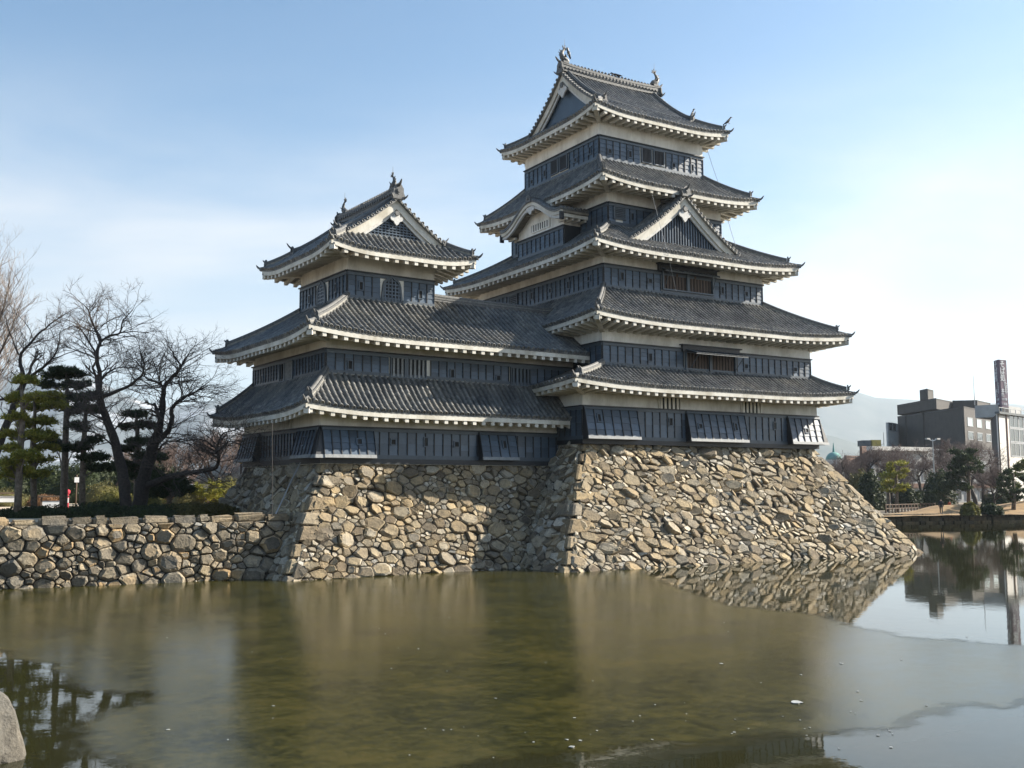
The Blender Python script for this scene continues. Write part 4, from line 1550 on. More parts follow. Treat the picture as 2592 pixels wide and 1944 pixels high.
# ---- fourth storey
w = storey(keep, W4, 15.9, 18.26)
F = front(W4.x0, W4.y0, 16.0)
board_band(w, F, 12.99, 1.45, 24, [(1.35, .80, True), (3.5, .74, False), (9.41, .74, True), (11.5, .72, False)], [(4.35, 8.68)])
FL = left(W4.x0, W4.y1, 16.0)
board_band(w, FL, 15.06, 1.45, 30, [(13.65, .78, False), (11.5, .76, True), (9.45, .74, False), (7.27, .76, True), (2.2, .72, False)], [(4.3, 5.5)])
lattice_window(keep, FL, 4.46, 5.4, .42, 1.18, 6, horizontal=True)
# ---- third storey
w = storey(keep, W3, 11.0, 13.36)
F = front(W3.x0, W3.y0, 11.12)
board_band(w, F, 16.9, 1.37, 31, [(3.45, .66, True), (11.1, .58, False), (15.43, .62, False)], [(6.1, 10.25)])
FL = left(W3.x0, W3.y1, 11.12)
board_band(w, FL, 18.22, 1.37, 33)


def plank_window(root, F, a0, a1, h0, h1, n, post):
    """big opening closed with upright brown boards behind a post"""
    b = MB(); f = 0.09
    for lo, hi in (((a0 - f, h0 - f, 0.0), (a1 + f, h0, .16)), ((a0 - f, h1, 0.0), (a1 + f, h1 + f, .16)), ((a0 - f, h0, 0.0), (a0, h1, .16)), ((a1, h0, 0.0), (a1 + f, h1, .16))):
        b.box(lo, hi)
    me = b.mesh('window'); me.transform(F)
    win = obj('window', me, 'rail', root)
    block('window_dark_plate', 'dark', win, (a0, h0, .006), (a1, h1, .012), F)
    for k in range(n):
        a, c = lerp(a0, a1, k / n), lerp(a0, a1, (k + 1) / n)
        block('plank', 'brown', win, (a + .03, h0, .015), (c - .05, h1, random.uniform(.04, .075)), F)
    block('post', 'rail', win, (post - .10, h0, .02), (post + .10, h1, .17), F)
    return win


def awning(root, F, a0, a1, h, out, drop, prop=True):
    """propped-up board shutter"""
    b = MB()
    n = 9
    P = lambda a, t, d: F @ Vector((a, h - drop * t + d, 0.16 + out * t))
    b.hexa([P(a0, 1, 0), P(a1, 1, 0), P(a1, 0, 0), P(a0, 0, 0), P(a0, 1, .05), P(a1, 1, .05), P(a1, 0, .05), P(a0, 0, .05)])
    o = b.build('shutter', 'batten', root)
    for k in range(n + 1):
        a = lerp(a0, a1 - .05, k / n)
        q = MB(); q.hexa([P(a, 1, .05), P(a + .05, 1, .05), P(a + .05, 0, .05), P(a, 0, .05), P(a, 1, .09), P(a + .05, 1, .09), P(a + .05, 0, .09), P(a, 0, .09)])
        q.build('shutter_batten', 'board', o)
    q = MB(); q.hexa([P(a0, 1, -.03), P(a1, 1, -.03), P(a1, .94, -.03), P(a0, .94, -.03), P(a0, 1, .06), P(a1, 1, .06), P(a1, .94, .06), P(a0, .94, .06)])
    q.build('shutter_edge', 'sill', o)
    for a in (a0 + .3, a1 - .3):
        q = MB(); q.tube([P(a, .92, 0), F @ Vector((a + .1, h - drop - .75, .12))], [.022, .022], 5); q.build('prop_stick', 'rail', o)


F = front(W4.x0, W4.y0, 16.0)
plank_window(keep, F, 4.52, 8.52, .38, 1.50, 16, 6.48)
b = MB(); b.box((4.12, 1.50, 0.0), (8.85, 1.86, .22)); b.box((4.02, 1.86, -.02), (8.95, 1.93, .34))
me = b.mesh('shutter_box'); me.transform(F); obj('shutter_box', me, 'batten', keep)
awning(keep, F, 4.3, 8.75, 1.56, 0.42, 0.16)
b = MB(); b.box((4.4, 0.0, .076), (8.6, .26, .10)); me = b.mesh('apron'); me.transform(F); obj('apron', me, 'rail', keep)
F = front(W3.x0, W3.y0, 11.12)
plank_window(keep, F, 6.2, 10.12, -.06, 1.12, 16, 8.1)
b = MB(); b.box((5.85, 1.16, 0.0), (10.45, 1.54, .2)); b.box((5.72, 1.54, -.02), (10.58, 1.60, .30))
me = b.mesh('shutter_box'); me.transform(F); obj('shutter_box', me, 'batten', keep)
awning(keep, F, 6.1, 10.3, 1.24, 0.95, 0.28)

# ---- ground storey with its flared bays
w = storey(keep, W1, 6.62, 9.70)
F = front(W1.x0, W1.y0, 6.87)
wid = W1.x1 - W1.x0
board_band(w, F, wid, 1.88, 34, [(6.3, 1.14, True), (14.8, 1.15, True)])
FL = left(W1.x0, W1.y1, 6.87)
board_band(w, FL, 18.66, 1.88, 33)
stone_drop(keep, F, 3.70, 1.84, 0.50, 6, [(0.92, 1.2, True)], (0, 0))
stone_drop(keep, F @ Matrix.Translation((7.43, 0, 0)), 4.65, 1.84, 0.50, 8, [(0.9, .95, False), (3.75, .98, True)])
stone_drop(keep, F @ Matrix.Translation((15.85, 0, 0)), 2.86, 1.84, 0.50, 5, [(1.45, .9, False)], (0, 1))
b = MB(); b.box((W1.x0 - .06, W1.y0 - .06, 6.62), (W1.x1 + .06, W1.y1, 6.87)); b.build('ground_sill', 'batten', keep)
for a0 in (5.45, 12.0):
    lattice_window(keep, F, a0, a0 + 1.55, 1.90, 2.76, 5, 'plaster', 'plaster', bw=0.16, depth=0.10)

# ---- crowning gabled roof
g = Gable((0, 0), 'l', 4.06, 29.12, 32.40, -4.3, 4.3, 0.26)
top = build_gable(keep, g, kc, 0.5, style='plain', rows_obj=(1,), ridge_h=0.60, verge_back=True, name='top_gable', pend=1.15)
# inner ridges running down beside each verge
for sx in (-1, 1):
    for sy in (-1, 1):
        body, cap = MB(), MB()
        path = [Vector((sx * 3.75, sy * 4.0 * t, g.h(4.0 * t) + .04)) for t in [lerp(.03, 1.03, i / 8) for i in range(9)]]
        sweep_ridge(path, .32, .34, body, cap)
        ogre_tile(cap, path[-1] + Vector((0, sy * .05, -.1)), (0, sy, 0), .42, .55)
        horn(cap, path[-1] + Vector((0, sy * .05, .32)), (0, sy, 0), .36, .06)
        body.build('descending_ridge', 'tile', top); cap.build('descending_ridge_tiles', 'ornament', top)
fish_ornament(keep, (-3.95, 0, 33.18), (-1, 0, 0), 1.12)
fish_ornament(keep, (3.95, 0, 33.18), (1, 0, 0), 1.12)

# ---- triangular gable on the third roof
g3 = Gable((-0.28, 0), 'f', 4.5, 19.05, 22.40, 5.0, 7.95, 0.24)
build_gable(keep, g3, kc, 0.5, style='bars', rows_obj=(), ridge_h=0.30, name='dormer_gable', lat=30, pend=1.05)

# ---- curved gable on the left face
dorm = obj('curved_dormer', bpy.data.meshes.new('curved_dormer'), None, keep)
DZ = lambda u: 21.50 + 1.40 * (0.5 + 0.5 * math.cos(math.pi * min(1, abs(u) / 3.7))) ** 1.2 + 0.10 * (abs(u) / 3.7) ** 8
us = [lerp(-3.7, 3.7, i / 40) for i in range(41)]
b = MB()
for xa, xb, t0, t1 in ((-6.95, -4.5, 0.02, 0.14),):
    b.loft([[(xa, -u, DZ(u) + t0), (xb, -u, DZ(u) + t0), (xb, -u, DZ(u) + t1), (xa, -u, DZ(u) + t1)] for u in us], True, True)
dorm.data.from_pydata([tuple(q) for q in b.v], [], b.f); dorm.data.materials.append(M['tile'])
for k in range(8):
    x = -6.85 + .3 * k
    q = MB()
    for sg in (-1, 1):
        add_tile_row(q, [(x, -sg * 3.72 * (1 - i / 14), DZ(3.72 * (1 - i / 14)) + .16) for i in range(15)])
    q.build('tile_row', 'tile', dorm, True)
for (t0, t1, xo, xi, mat, nm) in ((0.03, -0.20, -6.90, -6.72, 'eave', 'bargeboard'), (-0.18, -0.40, -6.80, -6.66, 'pendant', 'inner_bargeboard')):
    q = MB(); q.loft([[(xo, -u, DZ(u) + t0), (xi, -u, DZ(u) + t0), (xi, -u, DZ(u) + t1), (xo, -u, DZ(u) + t1)] for u in us], True, True); q.build(nm, mat, dorm)
q = MB(); q.loft([[(-6.68, -u, DZ(u) - .12), (-4.5, -u, DZ(u) - .12), (-4.5, -u, DZ(u) + .01), (-6.68, -u, DZ(u) + .01)] for u in us], True, True); q.build('dormer_soffit', 'soffit', dorm)  # the dark soffit colour carries the dormer's deep shade
q = MB()
pu = [lerp(-2.75, 2.75, i / 20) for i in range(21)]
q.prism([(-6.0, 2.75, 19.4)] + [(-6.0, -u, DZ(u) - .1) for u in pu] + [(-6.0, -2.75, 19.4)], (1.6, 0, 0)); q.build('dormer_wall', 'plaster', dorm)
FD = left(-6.0, 2.75, 19.62)
part = obj('dormer_boarding', bpy.data.meshes.new('dormer_boarding'), None, keep)
board_band(part, FD, 5.5, 1.32, 10)
q = MB(); q.box((-6.0, -2.82, 19.4), (-4.6, -2.76, 20.94)); q.box((-6.0, 2.76, 19.4), (-4.6, 2.82, 20.94))
part.data.from_pydata([tuple(v) for v in q.v], [], q.f); part.data.materials.append(M['batten'])
lattice_window(keep, FD, 1.7, 3.85, 1.62, 2.08, 8, 'plaster', 'plaster', bw=.14, depth=.06)
q = MB(); prof = [(0, -.42), (.14, -.34), (.2, -.2), (.42, -.22), (.5, -.05), (.42, .1), (0, .12)]
prof = prof + [(-a, c) for a, c in reversed(prof[1:-1])]
q.prism([(-6.84, -a, DZ(0) - .35 + c) for a, c in prof], (.08, 0, 0)); q.build('pendant', 'pendant', dorm)
for sg in (-1, 1):                                       # side eaves with rafters
    q = MB(); q.box((-6.6, sg * 3.55 - .05, 21.22), (-4.7, sg * 3.55 + .05, 21.44)); q.build('side_fascia', 'eave', dorm)
    q = MB(); q.box((-6.95, sg * 3.66 - .06, 21.0), (-6.66, sg * 3.66 + .06, 21.5)); q.build('bargeboard_end', 'batten', dorm)
    for k in range(4):
        x = -6.3 + .48 * k
        q = MB(); q.box((x - .07, min(sg * 2.65, sg * 3.52), 21.07), (x + .07, max(sg * 2.65, sg * 3.52), 21.22)); q.build('rafter', 'eave', dorm)
body, cap = MB(), MB()
sweep_ridge([(lerp(-6.9, -4.6, i / 3), 0, DZ(0) + .14) for i in range(4)], .36, .26, body, cap)
ogre_tile(cap, (-6.92, 0, DZ(0) + .02), (-1, 0, 0), .6, .5)
body.build('ridge_courses', 'ridge', dorm); cap.build('ridge_tiles', 'ornament', dorm)
# ------------------------------------------------------------------ the small keep and its gallery
random.seed(8)
small = thing('small_keep', 'smaller three-roofed black and white keep joined to the large one', 'castle keep', (-20, 0, 5.8), TW, own=(0, 0, 5.8))
sc = Count(300)
T1, T2, T3 = Rect(-4.5, 10.6, -7.43, 3.2), Rect(-4.10, 12.1, -7.03, 2.94), Rect(-2.07, 3.29, -5.13, 1.06)

SF3 = Skirt(Rect(-3.81, 5.05, -6.83, 2.76), Rect(-2.4, 3.65, -5.43, 1.36), 16.65, 17.78, .36, .15)
r3 = build_skirt(small, SF3, T3, 16.77, cnt=sc, row=.33, raft=.58, seen='fl', strips=False)
hip_ridges(r3, SF3, [(0, 0), (1, 0), (0, 1), (1, 1)]); corner_beam(r3, SF3, T3, 16.77, [(0, 0), (1, 0), (0, 1)])
RIDGE_Y, RIDGE_Z, GX1 = -4.35, 14.80, 12.6
SF2 = Skirt(Rect(-5.79, GX1, -8.73, 4.85), Rect(-2.07, GX1, -5.13, 1.06), 11.81, 14.28, .34, .2, (1, 0, 1, 1))
ext = lambda a: [Vector((a, lerp(-5.13, RIDGE_Y, t), lerp(14.31, RIDGE_Z + .03, t))) for t in (.5, 1)] if a > 3.32 else []
r2 = build_skirt(small, SF2, T2, 11.88, sides='flb', cnt=sc, row=.33, raft=.58, seen='fl', strip_to={'f': (-2.07, 3.29)}, extend={'f': ext})
hip_ridges(r2, SF2, [(0, 0), (0, 1)], .36, .36); corner_beam(r2, SF2, T2, 11.88, [(0, 0), (0, 1)])
b = MB()                                              # gallery roof's upper slope and back slope
n = 28
for k in range(n * 2):
    xa, xb = lerp(3.29, GX1, k / (2 * n)), lerp(3.29, GX1, (k + 1) / (2 * n))
    za, zb = (-.035, 0) if k % 2 == 0 else (0, -.035)
    for c in range(4):
        t0, t1 = c / 4, (c + 1) / 4
        p = lambda x, t, d: (x, lerp(-5.13, RIDGE_Y, t), lerp(14.28, RIDGE_Z, t) + d)
        b.quad(p(xa, t0, za + .035), p(xb, t0, zb + .035), p(xb, t1, zb), p(xa, t1, za))
b.quad((3.29, RIDGE_Y, RIDGE_Z), (GX1, RIDGE_Y, RIDGE_Z), (GX1, 0.2, 11.9), (3.29, 0.2, 11.9))
gal = b.build('gallery_roof', 'tile', small)
body, cap = MB(), MB()
sweep_ridge([(lerp(3.2, GX1, i / 8), RIDGE_Y, RIDGE_Z + .02 + .05 * (abs(i / 8 - .5) * 2) ** 2) for i in range(9)], .36, .34, body, cap, 5)
body.build('ridge_courses', 'tile', gal); cap.build('ridge_tiles', 'ornament', gal)
SF1 = Skirt(Rect(-5.94, 10.9, -8.87, 4.51), Rect(-4.10, 10.9, -7.03, 2.94), 8.0, 9.95, .34, .2, (1, 0, 1, 1))
r1 = build_skirt(small, SF1, T1, 8.17, sides='flb', cnt=sc, row=.33, raft=.58, seen='fl')
hip_ridges(r1, SF1, [(0, 0), (0, 1)], .36, .36); corner_beam(r1, SF1, T1, 8.17, [(0, 0), (0, 1)])


def bell_window(root, F, a, h0, w, h, rows, cols):
    """cusped bell-shaped window with a lattice"""
    half = w / 2
    pr = [(1.0, 0), (0.97, .2), (0.90, .45), (0.86, .62), (0.74, .78), (0.50, .88), (0.22, .94), (0.0, 1.03)]
    outl = [(a + x * half, h0 + y * h) for x, y in pr] + [(a - x * half, h0 + y * h) for x, y in reversed(pr[:-1])]
    c = (a, h0 + h * .4)
    out2 = [(c[0] + (x - c[0]) * 1.24, c[1] + (y - c[1]) * (1.18 if y > h0 + .01 else 1.0)) for x, y in outl]
    b = MB(); rings = []
    for (ox, oy), (ix, iy) in zip(out2, outl):
        rings.append([F @ Vector((ox, oy, .0)), F @ Vector((ox, oy, .13)), F @ Vector((ix, iy, .13)), F @ Vector((ix, iy, .0))])
    b.loft(rings, True, True)
    win = b.build('bell_window', 'rail', root)
    q = MB(); q.prism([F @ Vector((x, y, .05)) for x, y in outl], F.to_3x3() @ Vector((0, 0, .01))); q.build('window_dark_plate', 'dark', win)

    def wid(y):
        t = (y - h0) / h
        for (x0, y0), (x1, y1) in zip(pr, pr[1:]):
            if y0 <= t <= y1:
                return half * lerp(x0, x1, (t - y0) / (y1 - y0))
        return 0

    def hei(x):
        t = abs(x - a) / half
        best = 0
        for i in range(60):
            y = h0 + h * i / 59
            if wid(y) >= abs(x - a):
                best = y
        return best
    for k in range(cols):
        x = lerp(a - half, a + half, (k + .5) / cols)
        block('bar', 'board', win, (x - .04, h0, .066), (x + .04, max(h0 + .05, hei(x)), .11), F)
    for k in range(rows):
        y = h0 + h * .95 * (k + .6) / rows
        ww = wid(y)
        block('bar', 'board', win, (a - ww, y - .03, .07), (a + ww, y + .03, .105), F)
    return win


w = storey(small, T3, 14.0, 16.82)
F = front(T3.x0, T3.y0, 14.28)
board_band(w, F, 5.36, 1.52, 11, [(.78, .74, True), (4.44, .65, True)], [(1.85, 3.42)])
bell_window(small, F, 2.64, .12, 1.06, 1.22, 6, 5)
FL = left(T3.x0, T3.y1, 14.28)
board_band(w, FL, 6.19, 1.52, 14, [(4.85, .76, True), (1.37, .66, True)], [(2.32, 3.78)])
bell_window(small, FL, 3.05, .12, 1.0, 1.22, 6, 5)
w = storey(small, T2, 9.75, 11.92)
F = front(T2.x0, T2.y0, 9.95)
board_band(w, F, 16.2, 1.27, 32, [(1.31, .5, True), (7.41, .42, True), (10.44, .36, False)], [(3.55, 5.85), (11.2, 12.75)])
lattice_window(small, F, 3.68, 5.71, .06, 1.02, 8, 'sill', 'rail', bw=.12, post=4.55)
lattice_window(small, F, 11.32, 12.6, .06, .98, 5, 'rail', 'rail', bw=.14)
FL = left(T2.x0, T2.y1, 9.95)
board_band(w, FL, 9.97, 1.27, 25, [(8.74, .5, True), (1.51, .45, True)], [(4.05, 6.0)])
lattice_window(small, FL, 4.15, 4.75, .06, 1.02, 1, 'batten', 'rail', bw=.05)
lattice_window(small, FL, 4.9, 5.9, .06, 1.02, 6, 'sill', 'rail', bw=.08)
w = storey(small, T1, 5.4, 8.2)
F = front(T1.x0, T1.y0, 5.68)
board_band(w, F, 15.1, 1.6, 28, [(4.02, .88, False), (5.95, .92, True), (7.85, .84, False)])
FL = left(T1.x0, T1.y1, 5.68)
board_band(w, FL, 10.63, 1.6, 26)
stone_drop(small, F, 2.83, 1.56, .50, 6, [(1.95, .85, False)], (1, 0))
stone_drop(small, F @ Matrix.Translation((9.24, 0, 0)), 2.4, 1.56, .50, 4, [(1.55, .9, True)])
stone_drop(small, FL @ Matrix.Translation((8.12, 0, 0)), 2.51, 1.56, .50, 6, [(1.2, .9, True)], (0, 1))
stone_drop(small, FL @ Matrix.Translation((.24, 0, 0)), 2.5, 1.56, .50, 6, [], (1, 0))
b = MB(); b.box((T1.x0 - .06, T1.y0 - .06, 5.42), (T1.x1, T1.y1, 5.68)); b.build('ground_sill', 'batten', small)
lattice_window(small, FL, 5.6, 6.95, 1.68, 2.46, 5, 'plaster', 'plaster', bw=.14, depth=.1)
GC = (.625, -2.035)
gs = Gable(GC, 'f', 3.05, 17.78, 20.02, -3.7, 3.7, .2)
st = build_gable(small, gs, sc, .45, row=.33, style='grid', rows_obj=(-1,), ridge_h=.52, verge_back=True, name='top_gable', lat=20, pend=.85)
for sx in (-1, 1):
    for sy in (-1, 1):
        body, cap = MB(), MB()
        path = [Vector((GC[0] + sx * 3.05 * t, GC[1] + sy * 3.15, gs.h(3.05 * t) + .04)) for t in [lerp(.05, 1.03, i / 8) for i in range(9)]]
        sweep_ridge(path, .3, .3, body, cap)
        ogre_tile(cap, path[-1] + Vector((sx * .05, 0, -.1)), (sx, 0, 0), .4, .5)
        horn(cap, path[-1] + Vector((sx * .05, 0, .28)), (sx, 0, 0), .4, .06)
        body.build('descending_ridge', 'tile', st); cap.build('descending_ridge_tiles', 'ornament', st)
fish_ornament(small, (GC[0], -5.1, 20.66), (0, -1, 0), .88)
fish_ornament(small, (GC[0], 1.0, 20.66), (0, 1, 0), .88)
# ------------------------------------------------------------------ trees
def thin(mb, pts, r0, r1, n=3):
    """thin tapering twig"""
    base = len(mb.v); m = len(pts)
    d = (pts[-1] - pts[0])
    s = d.cross(Vector((0.31, 0.2, 0.93)))
    if s.length < 1e-6:
        s = Vector((1, 0, 0))
    s.normalize(); t = s.cross(d.normalized())
    for i, p in enumerate(pts):
        r = lerp(r0, r1, i / (m - 1))
        for j in range(n):
            a = 2 * math.pi * j / n
            mb.v.append(p + s * (r * math.cos(a)) + t * (r * math.sin(a)))
    for i in range(m - 1):
        for j in range(n):
            k = (j + 1) % n
            mb.f.append((base + i * n + j, base + i * n + k, base + (i + 1) * n + k, base + (i + 1) * n + j))


def rand_dir(rng):
    while True:
        v = Vector((rng.uniform(-1, 1), rng.uniform(-1, 1), rng.uniform(-1, 1)))
        if 0.05 < v.length < 1:
            return v.normalized()


def spray(mb, p, d, L, r, level, rng, up=0.25, kids=(5, 4), flat=0.6):
    """a twig with side twigs, wavering"""
    n = 3 if level else 2
    pts = [p]; q = p; dd = d.normalized()
    for i in range(n):
        w = rand_dir(rng) * 0.42
        w.z *= flat
        dd = (dd + w + Vector((0, 0, up * 0.3))).normalized()
        q = q + dd * (L / n)
        pts.append(q)
    thin(mb, pts, r, r * 0.45)
    if level == 0:
        return
    for k in range(kids[min(level - 1, len(kids) - 1)]):
        t = rng.uniform(0.2, 1.0)
        i = min(n - 1, int(t * n)); f = t * n - i
        a = pts[i].lerp(pts[i + 1], f)
        e = rand_dir(rng); e.z *= flat
        e = (e * 0.9 + (pts[i + 1] - pts[i]).normalized() * 0.75 + Vector((0, 0, up))).normalized()
        spray(mb, a, e, L * rng.uniform(0.38, 0.62), max(0.0055, r * 0.5), level - 1, rng, up, kids, flat)


def bare_tree(name, label, D, trunk, limbs, seed, group=None, density=3.2, twig='twig', bark='bark', up=0.22, twlen=(0.9, 2.1), base_z=2.72):
    """trunk, limbs: lists of (u, v, depth offset, radius) in picture places at distance D"""
    rng = random.Random(seed)
    P = lambda s: at(s[0], s[1], D + s[2])
    b0 = P(trunk[0])
    root = thing(name, label, 'tree', (b0.x, b0.y, base_z), own=(b0.x, b0.y, base_z), group=group)
    tb, tw = MB(), MB()

    def smooth(spec):
        pts = [P(s) for s in spec]; rad = [s[3] for s in spec]
        op, orr = [], []
        for i in range(len(pts) - 1):
            p0, p1, p2, p3 = pts[max(0, i - 1)], pts[i], pts[i + 1], pts[min(len(pts) - 1, i + 2)]
            for k in range(4):
                t = k / 4
                q = 0.5 * ((2 * p1) + (p2 - p0) * t + (2 * p0 - 5 * p1 + 4 * p2 - p3) * t * t + (3 * p1 - p0 - 3 * p2 + p3) * t ** 3)
                op.append(q + rand_dir(rng) * 0.03); orr.append(lerp(rad[i], rad[i + 1], t) * rng.uniform(0.93, 1.08))
        op.append(pts[-1]); orr.append(rad[-1])
        return op, orr
    for idx, spec in enumerate([trunk] + limbs):
        op, orr = smooth(spec)
        tb.tube(op, orr, 9 if idx == 0 else 7, True)
        L = sum((op[i + 1] - op[i]).length for i in range(len(op) - 1))
        n = int(L * density * (0.55 if idx == 0 else 1.0))
        for k in range(n):
            t = rng.uniform(0.45 if idx == 0 else 0.12, 1.0)
            i = min(len(op) - 2, int(t * (len(op) - 1)))
            d = (op[i + 1] - op[i]).normalized()
            e = rand_dir(rng); e = (e - d * e.dot(d))
            e.z *= 0.5
            e = (e.normalized() * 0.9 + d * 0.55 + Vector((0, 0, up))).normalized()
            spray(tw, op[i], e, rng.uniform(*twlen) * (1.15 - 0.4 * t), min(orr[i] * 0.5, 0.032), 2, rng, up)
        spray(tw, op[-1], (op[-1] - op[-2]).normalized(), twlen[1] * 0.7, orr[-1] * 0.8, 2, rng, up)
    tb.build('trunk', bark, root, True)
    tw.build('crown', twig, root)
    return root


def tuft_arrays(centers, rng_np, per=7, length=0.22, width=0.035, up=0.5):
    """needle tufts: thin triangles radiating from each centre"""
    n = len(centers)
    C = np.repeat(centers, per, axis=0)
    d = rng_np.normal(size=(n * per, 3)); d[:, 2] = np.abs(d[:, 2]) * 0.8 + up * 0.6
    d /= np.linalg.norm(d, axis=1)[:, None]
    s = np.cross(d, rng_np.normal(size=d.shape)); s /= np.linalg.norm(s, axis=1)[:, None] + 1e-9
    Lr = length * rng_np.uniform(0.6, 1.25, size=(n * per, 1))
    v = np.empty((n * per, 3, 3))
    v[:, 0] = C - s * width; v[:, 1] = C + s * width; v[:, 2] = C + d * Lr
    return v.reshape(-1, 3), np.arange(n * per * 3).reshape(-1, 3)


def leaf_arrays(centers, normals, rng_np, size=0.07):
    n = len(centers)
    t = normals + rng_np.normal(size=(n, 3)) * 0.7
    t /= np.linalg.norm(t, axis=1)[:, None]
    a = np.cross(t, rng_np.normal(size=(n, 3))); a /= np.linalg.norm(a, axis=1)[:, None] + 1e-9
    b = np.cross(t, a)
    s = size * rng_np.uniform(0.6, 1.3, size=(n, 1))
    v = np.empty((n, 4, 3))
    v[:, 0] = centers - a * s * 0.5; v[:, 1] = centers + b * s; v[:, 2] = centers + a * s * 0.5; v[:, 3] = centers - b * s
    return v.reshape(-1, 3), np.arange(n * 4).reshape(-1, 4)


def pad_points(c, rx, ry, rz, n, rg):
    """points through a cloud-like pad, denser at its upper skin, broken into clumps"""
    k = max(4, int(n / 22))
    th = rg.uniform(0, 2 * np.pi, k); rr = np.sqrt(rg.uniform(0, 1, k))
    cl = np.stack([rr * np.cos(th), rr * np.sin(th), rg.uniform(-0.35, 0.9, k) * np.sqrt(np.maximum(0.05, 1 - rr ** 2))], 1)
    p = cl[rg.integers(0, k, n)] * rg.uniform(0.75, 1.2, size=(n, 1)) + rg.normal(size=(n, 3)) * np.array([0.20, 0.20, 0.30])
    return np.array(c) + p * np.array([rx, ry, rz])


def pine(name, label, D, trunk, pads, seed, mat='pine', group=None, bark='pinebark', base_z=2.72, dens=950, nl=0.24, nw=0.03):
    """trunk: (u, v, depth offset, radius); pads: (u, v, half width px, half height px, depth offset)"""
    rng = random.Random(seed); rg = np.random.default_rng(seed)
    P = lambda s: at(s[0], s[1], D + s[2])
    b0 = P(trunk[0])
    root = thing(name, label, 'tree', (b0.x, b0.y, base_z), own=(b0.x, b0.y, base_z), group=group)
    tb = MB()
    tp = [P(s) for s in trunk]
    tb.tube([q + rand_dir(rng) * 0.02 for q in tp], [s[3] for s in trunk], 8, True)
    V = []
    k = D / FPX
    for (u, v, hw, hh, dd) in pads:
        c = at(u, v, D + dd)
        rx, rz = hw * k * 1.0, hh * k * 1.3
        # branch from the nearest trunk point below the pad
        q = min(tp, key=lambda t: (t - c).length + max(0, t.z - c.z) * 2)
        mid = q.lerp(c, 0.5) + Vector((0, 0, 0.12 * (c - q).length))
        tb.tube([q, mid, c + Vector((0, 0, -rz * 0.3))], [0.055, 0.04, 0.02], 5)
        for j in range(5):
            e = c + Vector((rng.uniform(-rx, rx) * .8, rng.uniform(-rx, rx) * .8, rng.uniform(-.3, .5) * rz))
            thin(tb, [mid.lerp(c, rng.random()), e], 0.02, 0.008)
        V.append(pad_points(c, rx, rx * 0.95, rz, max(30, int(dens * rx * rz * 1.6)), rg))
    tb.build('trunk', bark, root, True)
    v, f = tuft_arrays(np.concatenate(V), rg, 6, nl, nw)
    np_mesh('crown', v, f, mat, root)
    return root


def shrub(name, label, c, r, mat, seed, cat='shrub', group=None, n=2200, leaf_size=0.07, stem=True):
    """clipped or loose leafy shrub: c base centre, r = (rx, ry, rz)"""
    rg = np.random.default_rng(seed)
    root = thing(name, label, cat, c, own=(0, 0, 0), group=group)
    d = rg.normal(size=(n, 3)); d[:, 2] = np.abs(d[:, 2]); d /= np.linalg.norm(d, axis=1)[:, None]
    bumpy = 1 + 0.14 * np.sin(d[:, :1] * 7 + seed) * np.cos(d[:, 1:2] * 6 + seed) + rg.normal(size=(n, 1)) * 0.03
    p = d * bumpy * np.array(r) * rg.uniform(0.86, 1.0, size=(n, 1))
    v, f = leaf_arrays(p, d, rg, leaf_size)
    np_mesh('crown', v, f, mat, root)
    # inner mass of leaves, so that no light shows through
    b = MB()
    for i in range(7):
        t0 = i / 7 * math.pi / 2
        b_r = []
        for j in range(14):
            a = 2 * math.pi * j / 14
            k = 0.86
            b_r.append((r[0] * k * math.cos(t0) * math.cos(a), r[1] * k * math.cos(t0) * math.sin(a), r[2] * k * math.sin(t0)))
        if i == 0:
            rings = []
        rings.append(b_r)
    b.loft(rings, True, True)
    b.build('inner_leaves', mat, root, True)
    return root


def C(a, b, dd=0.0, r=0.1):
    """place in the enlarged view of the picture's left side"""
    return (a * .4219, 640 + b * .4219, dd, r)


bare_tree('cherry_tree', 'tall bare cherry tree with leaning dark trunk, its crown spread above the moat wall', 54,
          [C(760, 1590, 0, .34), C(745, 1400, 0, .30), C(715, 1230, 0, .25), C(670, 1080, -.3, .22), C(615, 940, -.3, .19), C(592, 860, -.4, .17)],
          [[C(592, 860, -.4, .15), C(600, 740, -.2, .12), C(578, 610, 0, .10), C(602, 525, .2, .08), C(556, 420, .3, .055), C(522, 330, .2, .03)],
           [C(602, 525, .2, .07), C(655, 500, .6, .055), C(722, 478, .9, .05), C(742, 405, .8, .035), C(800, 335, 1.2, .02)],
           [C(722, 478, .9, .04), C(800, 470, 1.3, .025), C(890, 480, 1.6, .015)],
           [C(592, 870, -.4, .12), C(690, 835, -.9, .09), C(810, 775, -1.2, .07), C(862, 700, -1.3, .05), C(842, 590, -1.1, .025)],
           [C(578, 610, 0, .06), C(500, 480, .9, .04), C(440, 440, 1.4, .025), C(370, 470, 2, .015)],
           [C(600, 760, -.2, .05), C(690, 690, 1.0, .035), C(800, 690, 1.8, .02), C(900, 640, 2.2, .012)],
           [C(640, 1010, -.3, .05), C(540, 960, -1.5, .035), C(430, 900, -2.2, .02)],
           [C(700, 1180, 0, .05), C(590, 1090, -1.6, .035), C(480, 1060, -2.4, .018)],
           [C(690, 1060, 0, .045), C(760, 980, .8, .03), C(800, 900, 1.2, .018)]], 101, density=6.5, twlen=(1.0, 2.3), up=0.05)
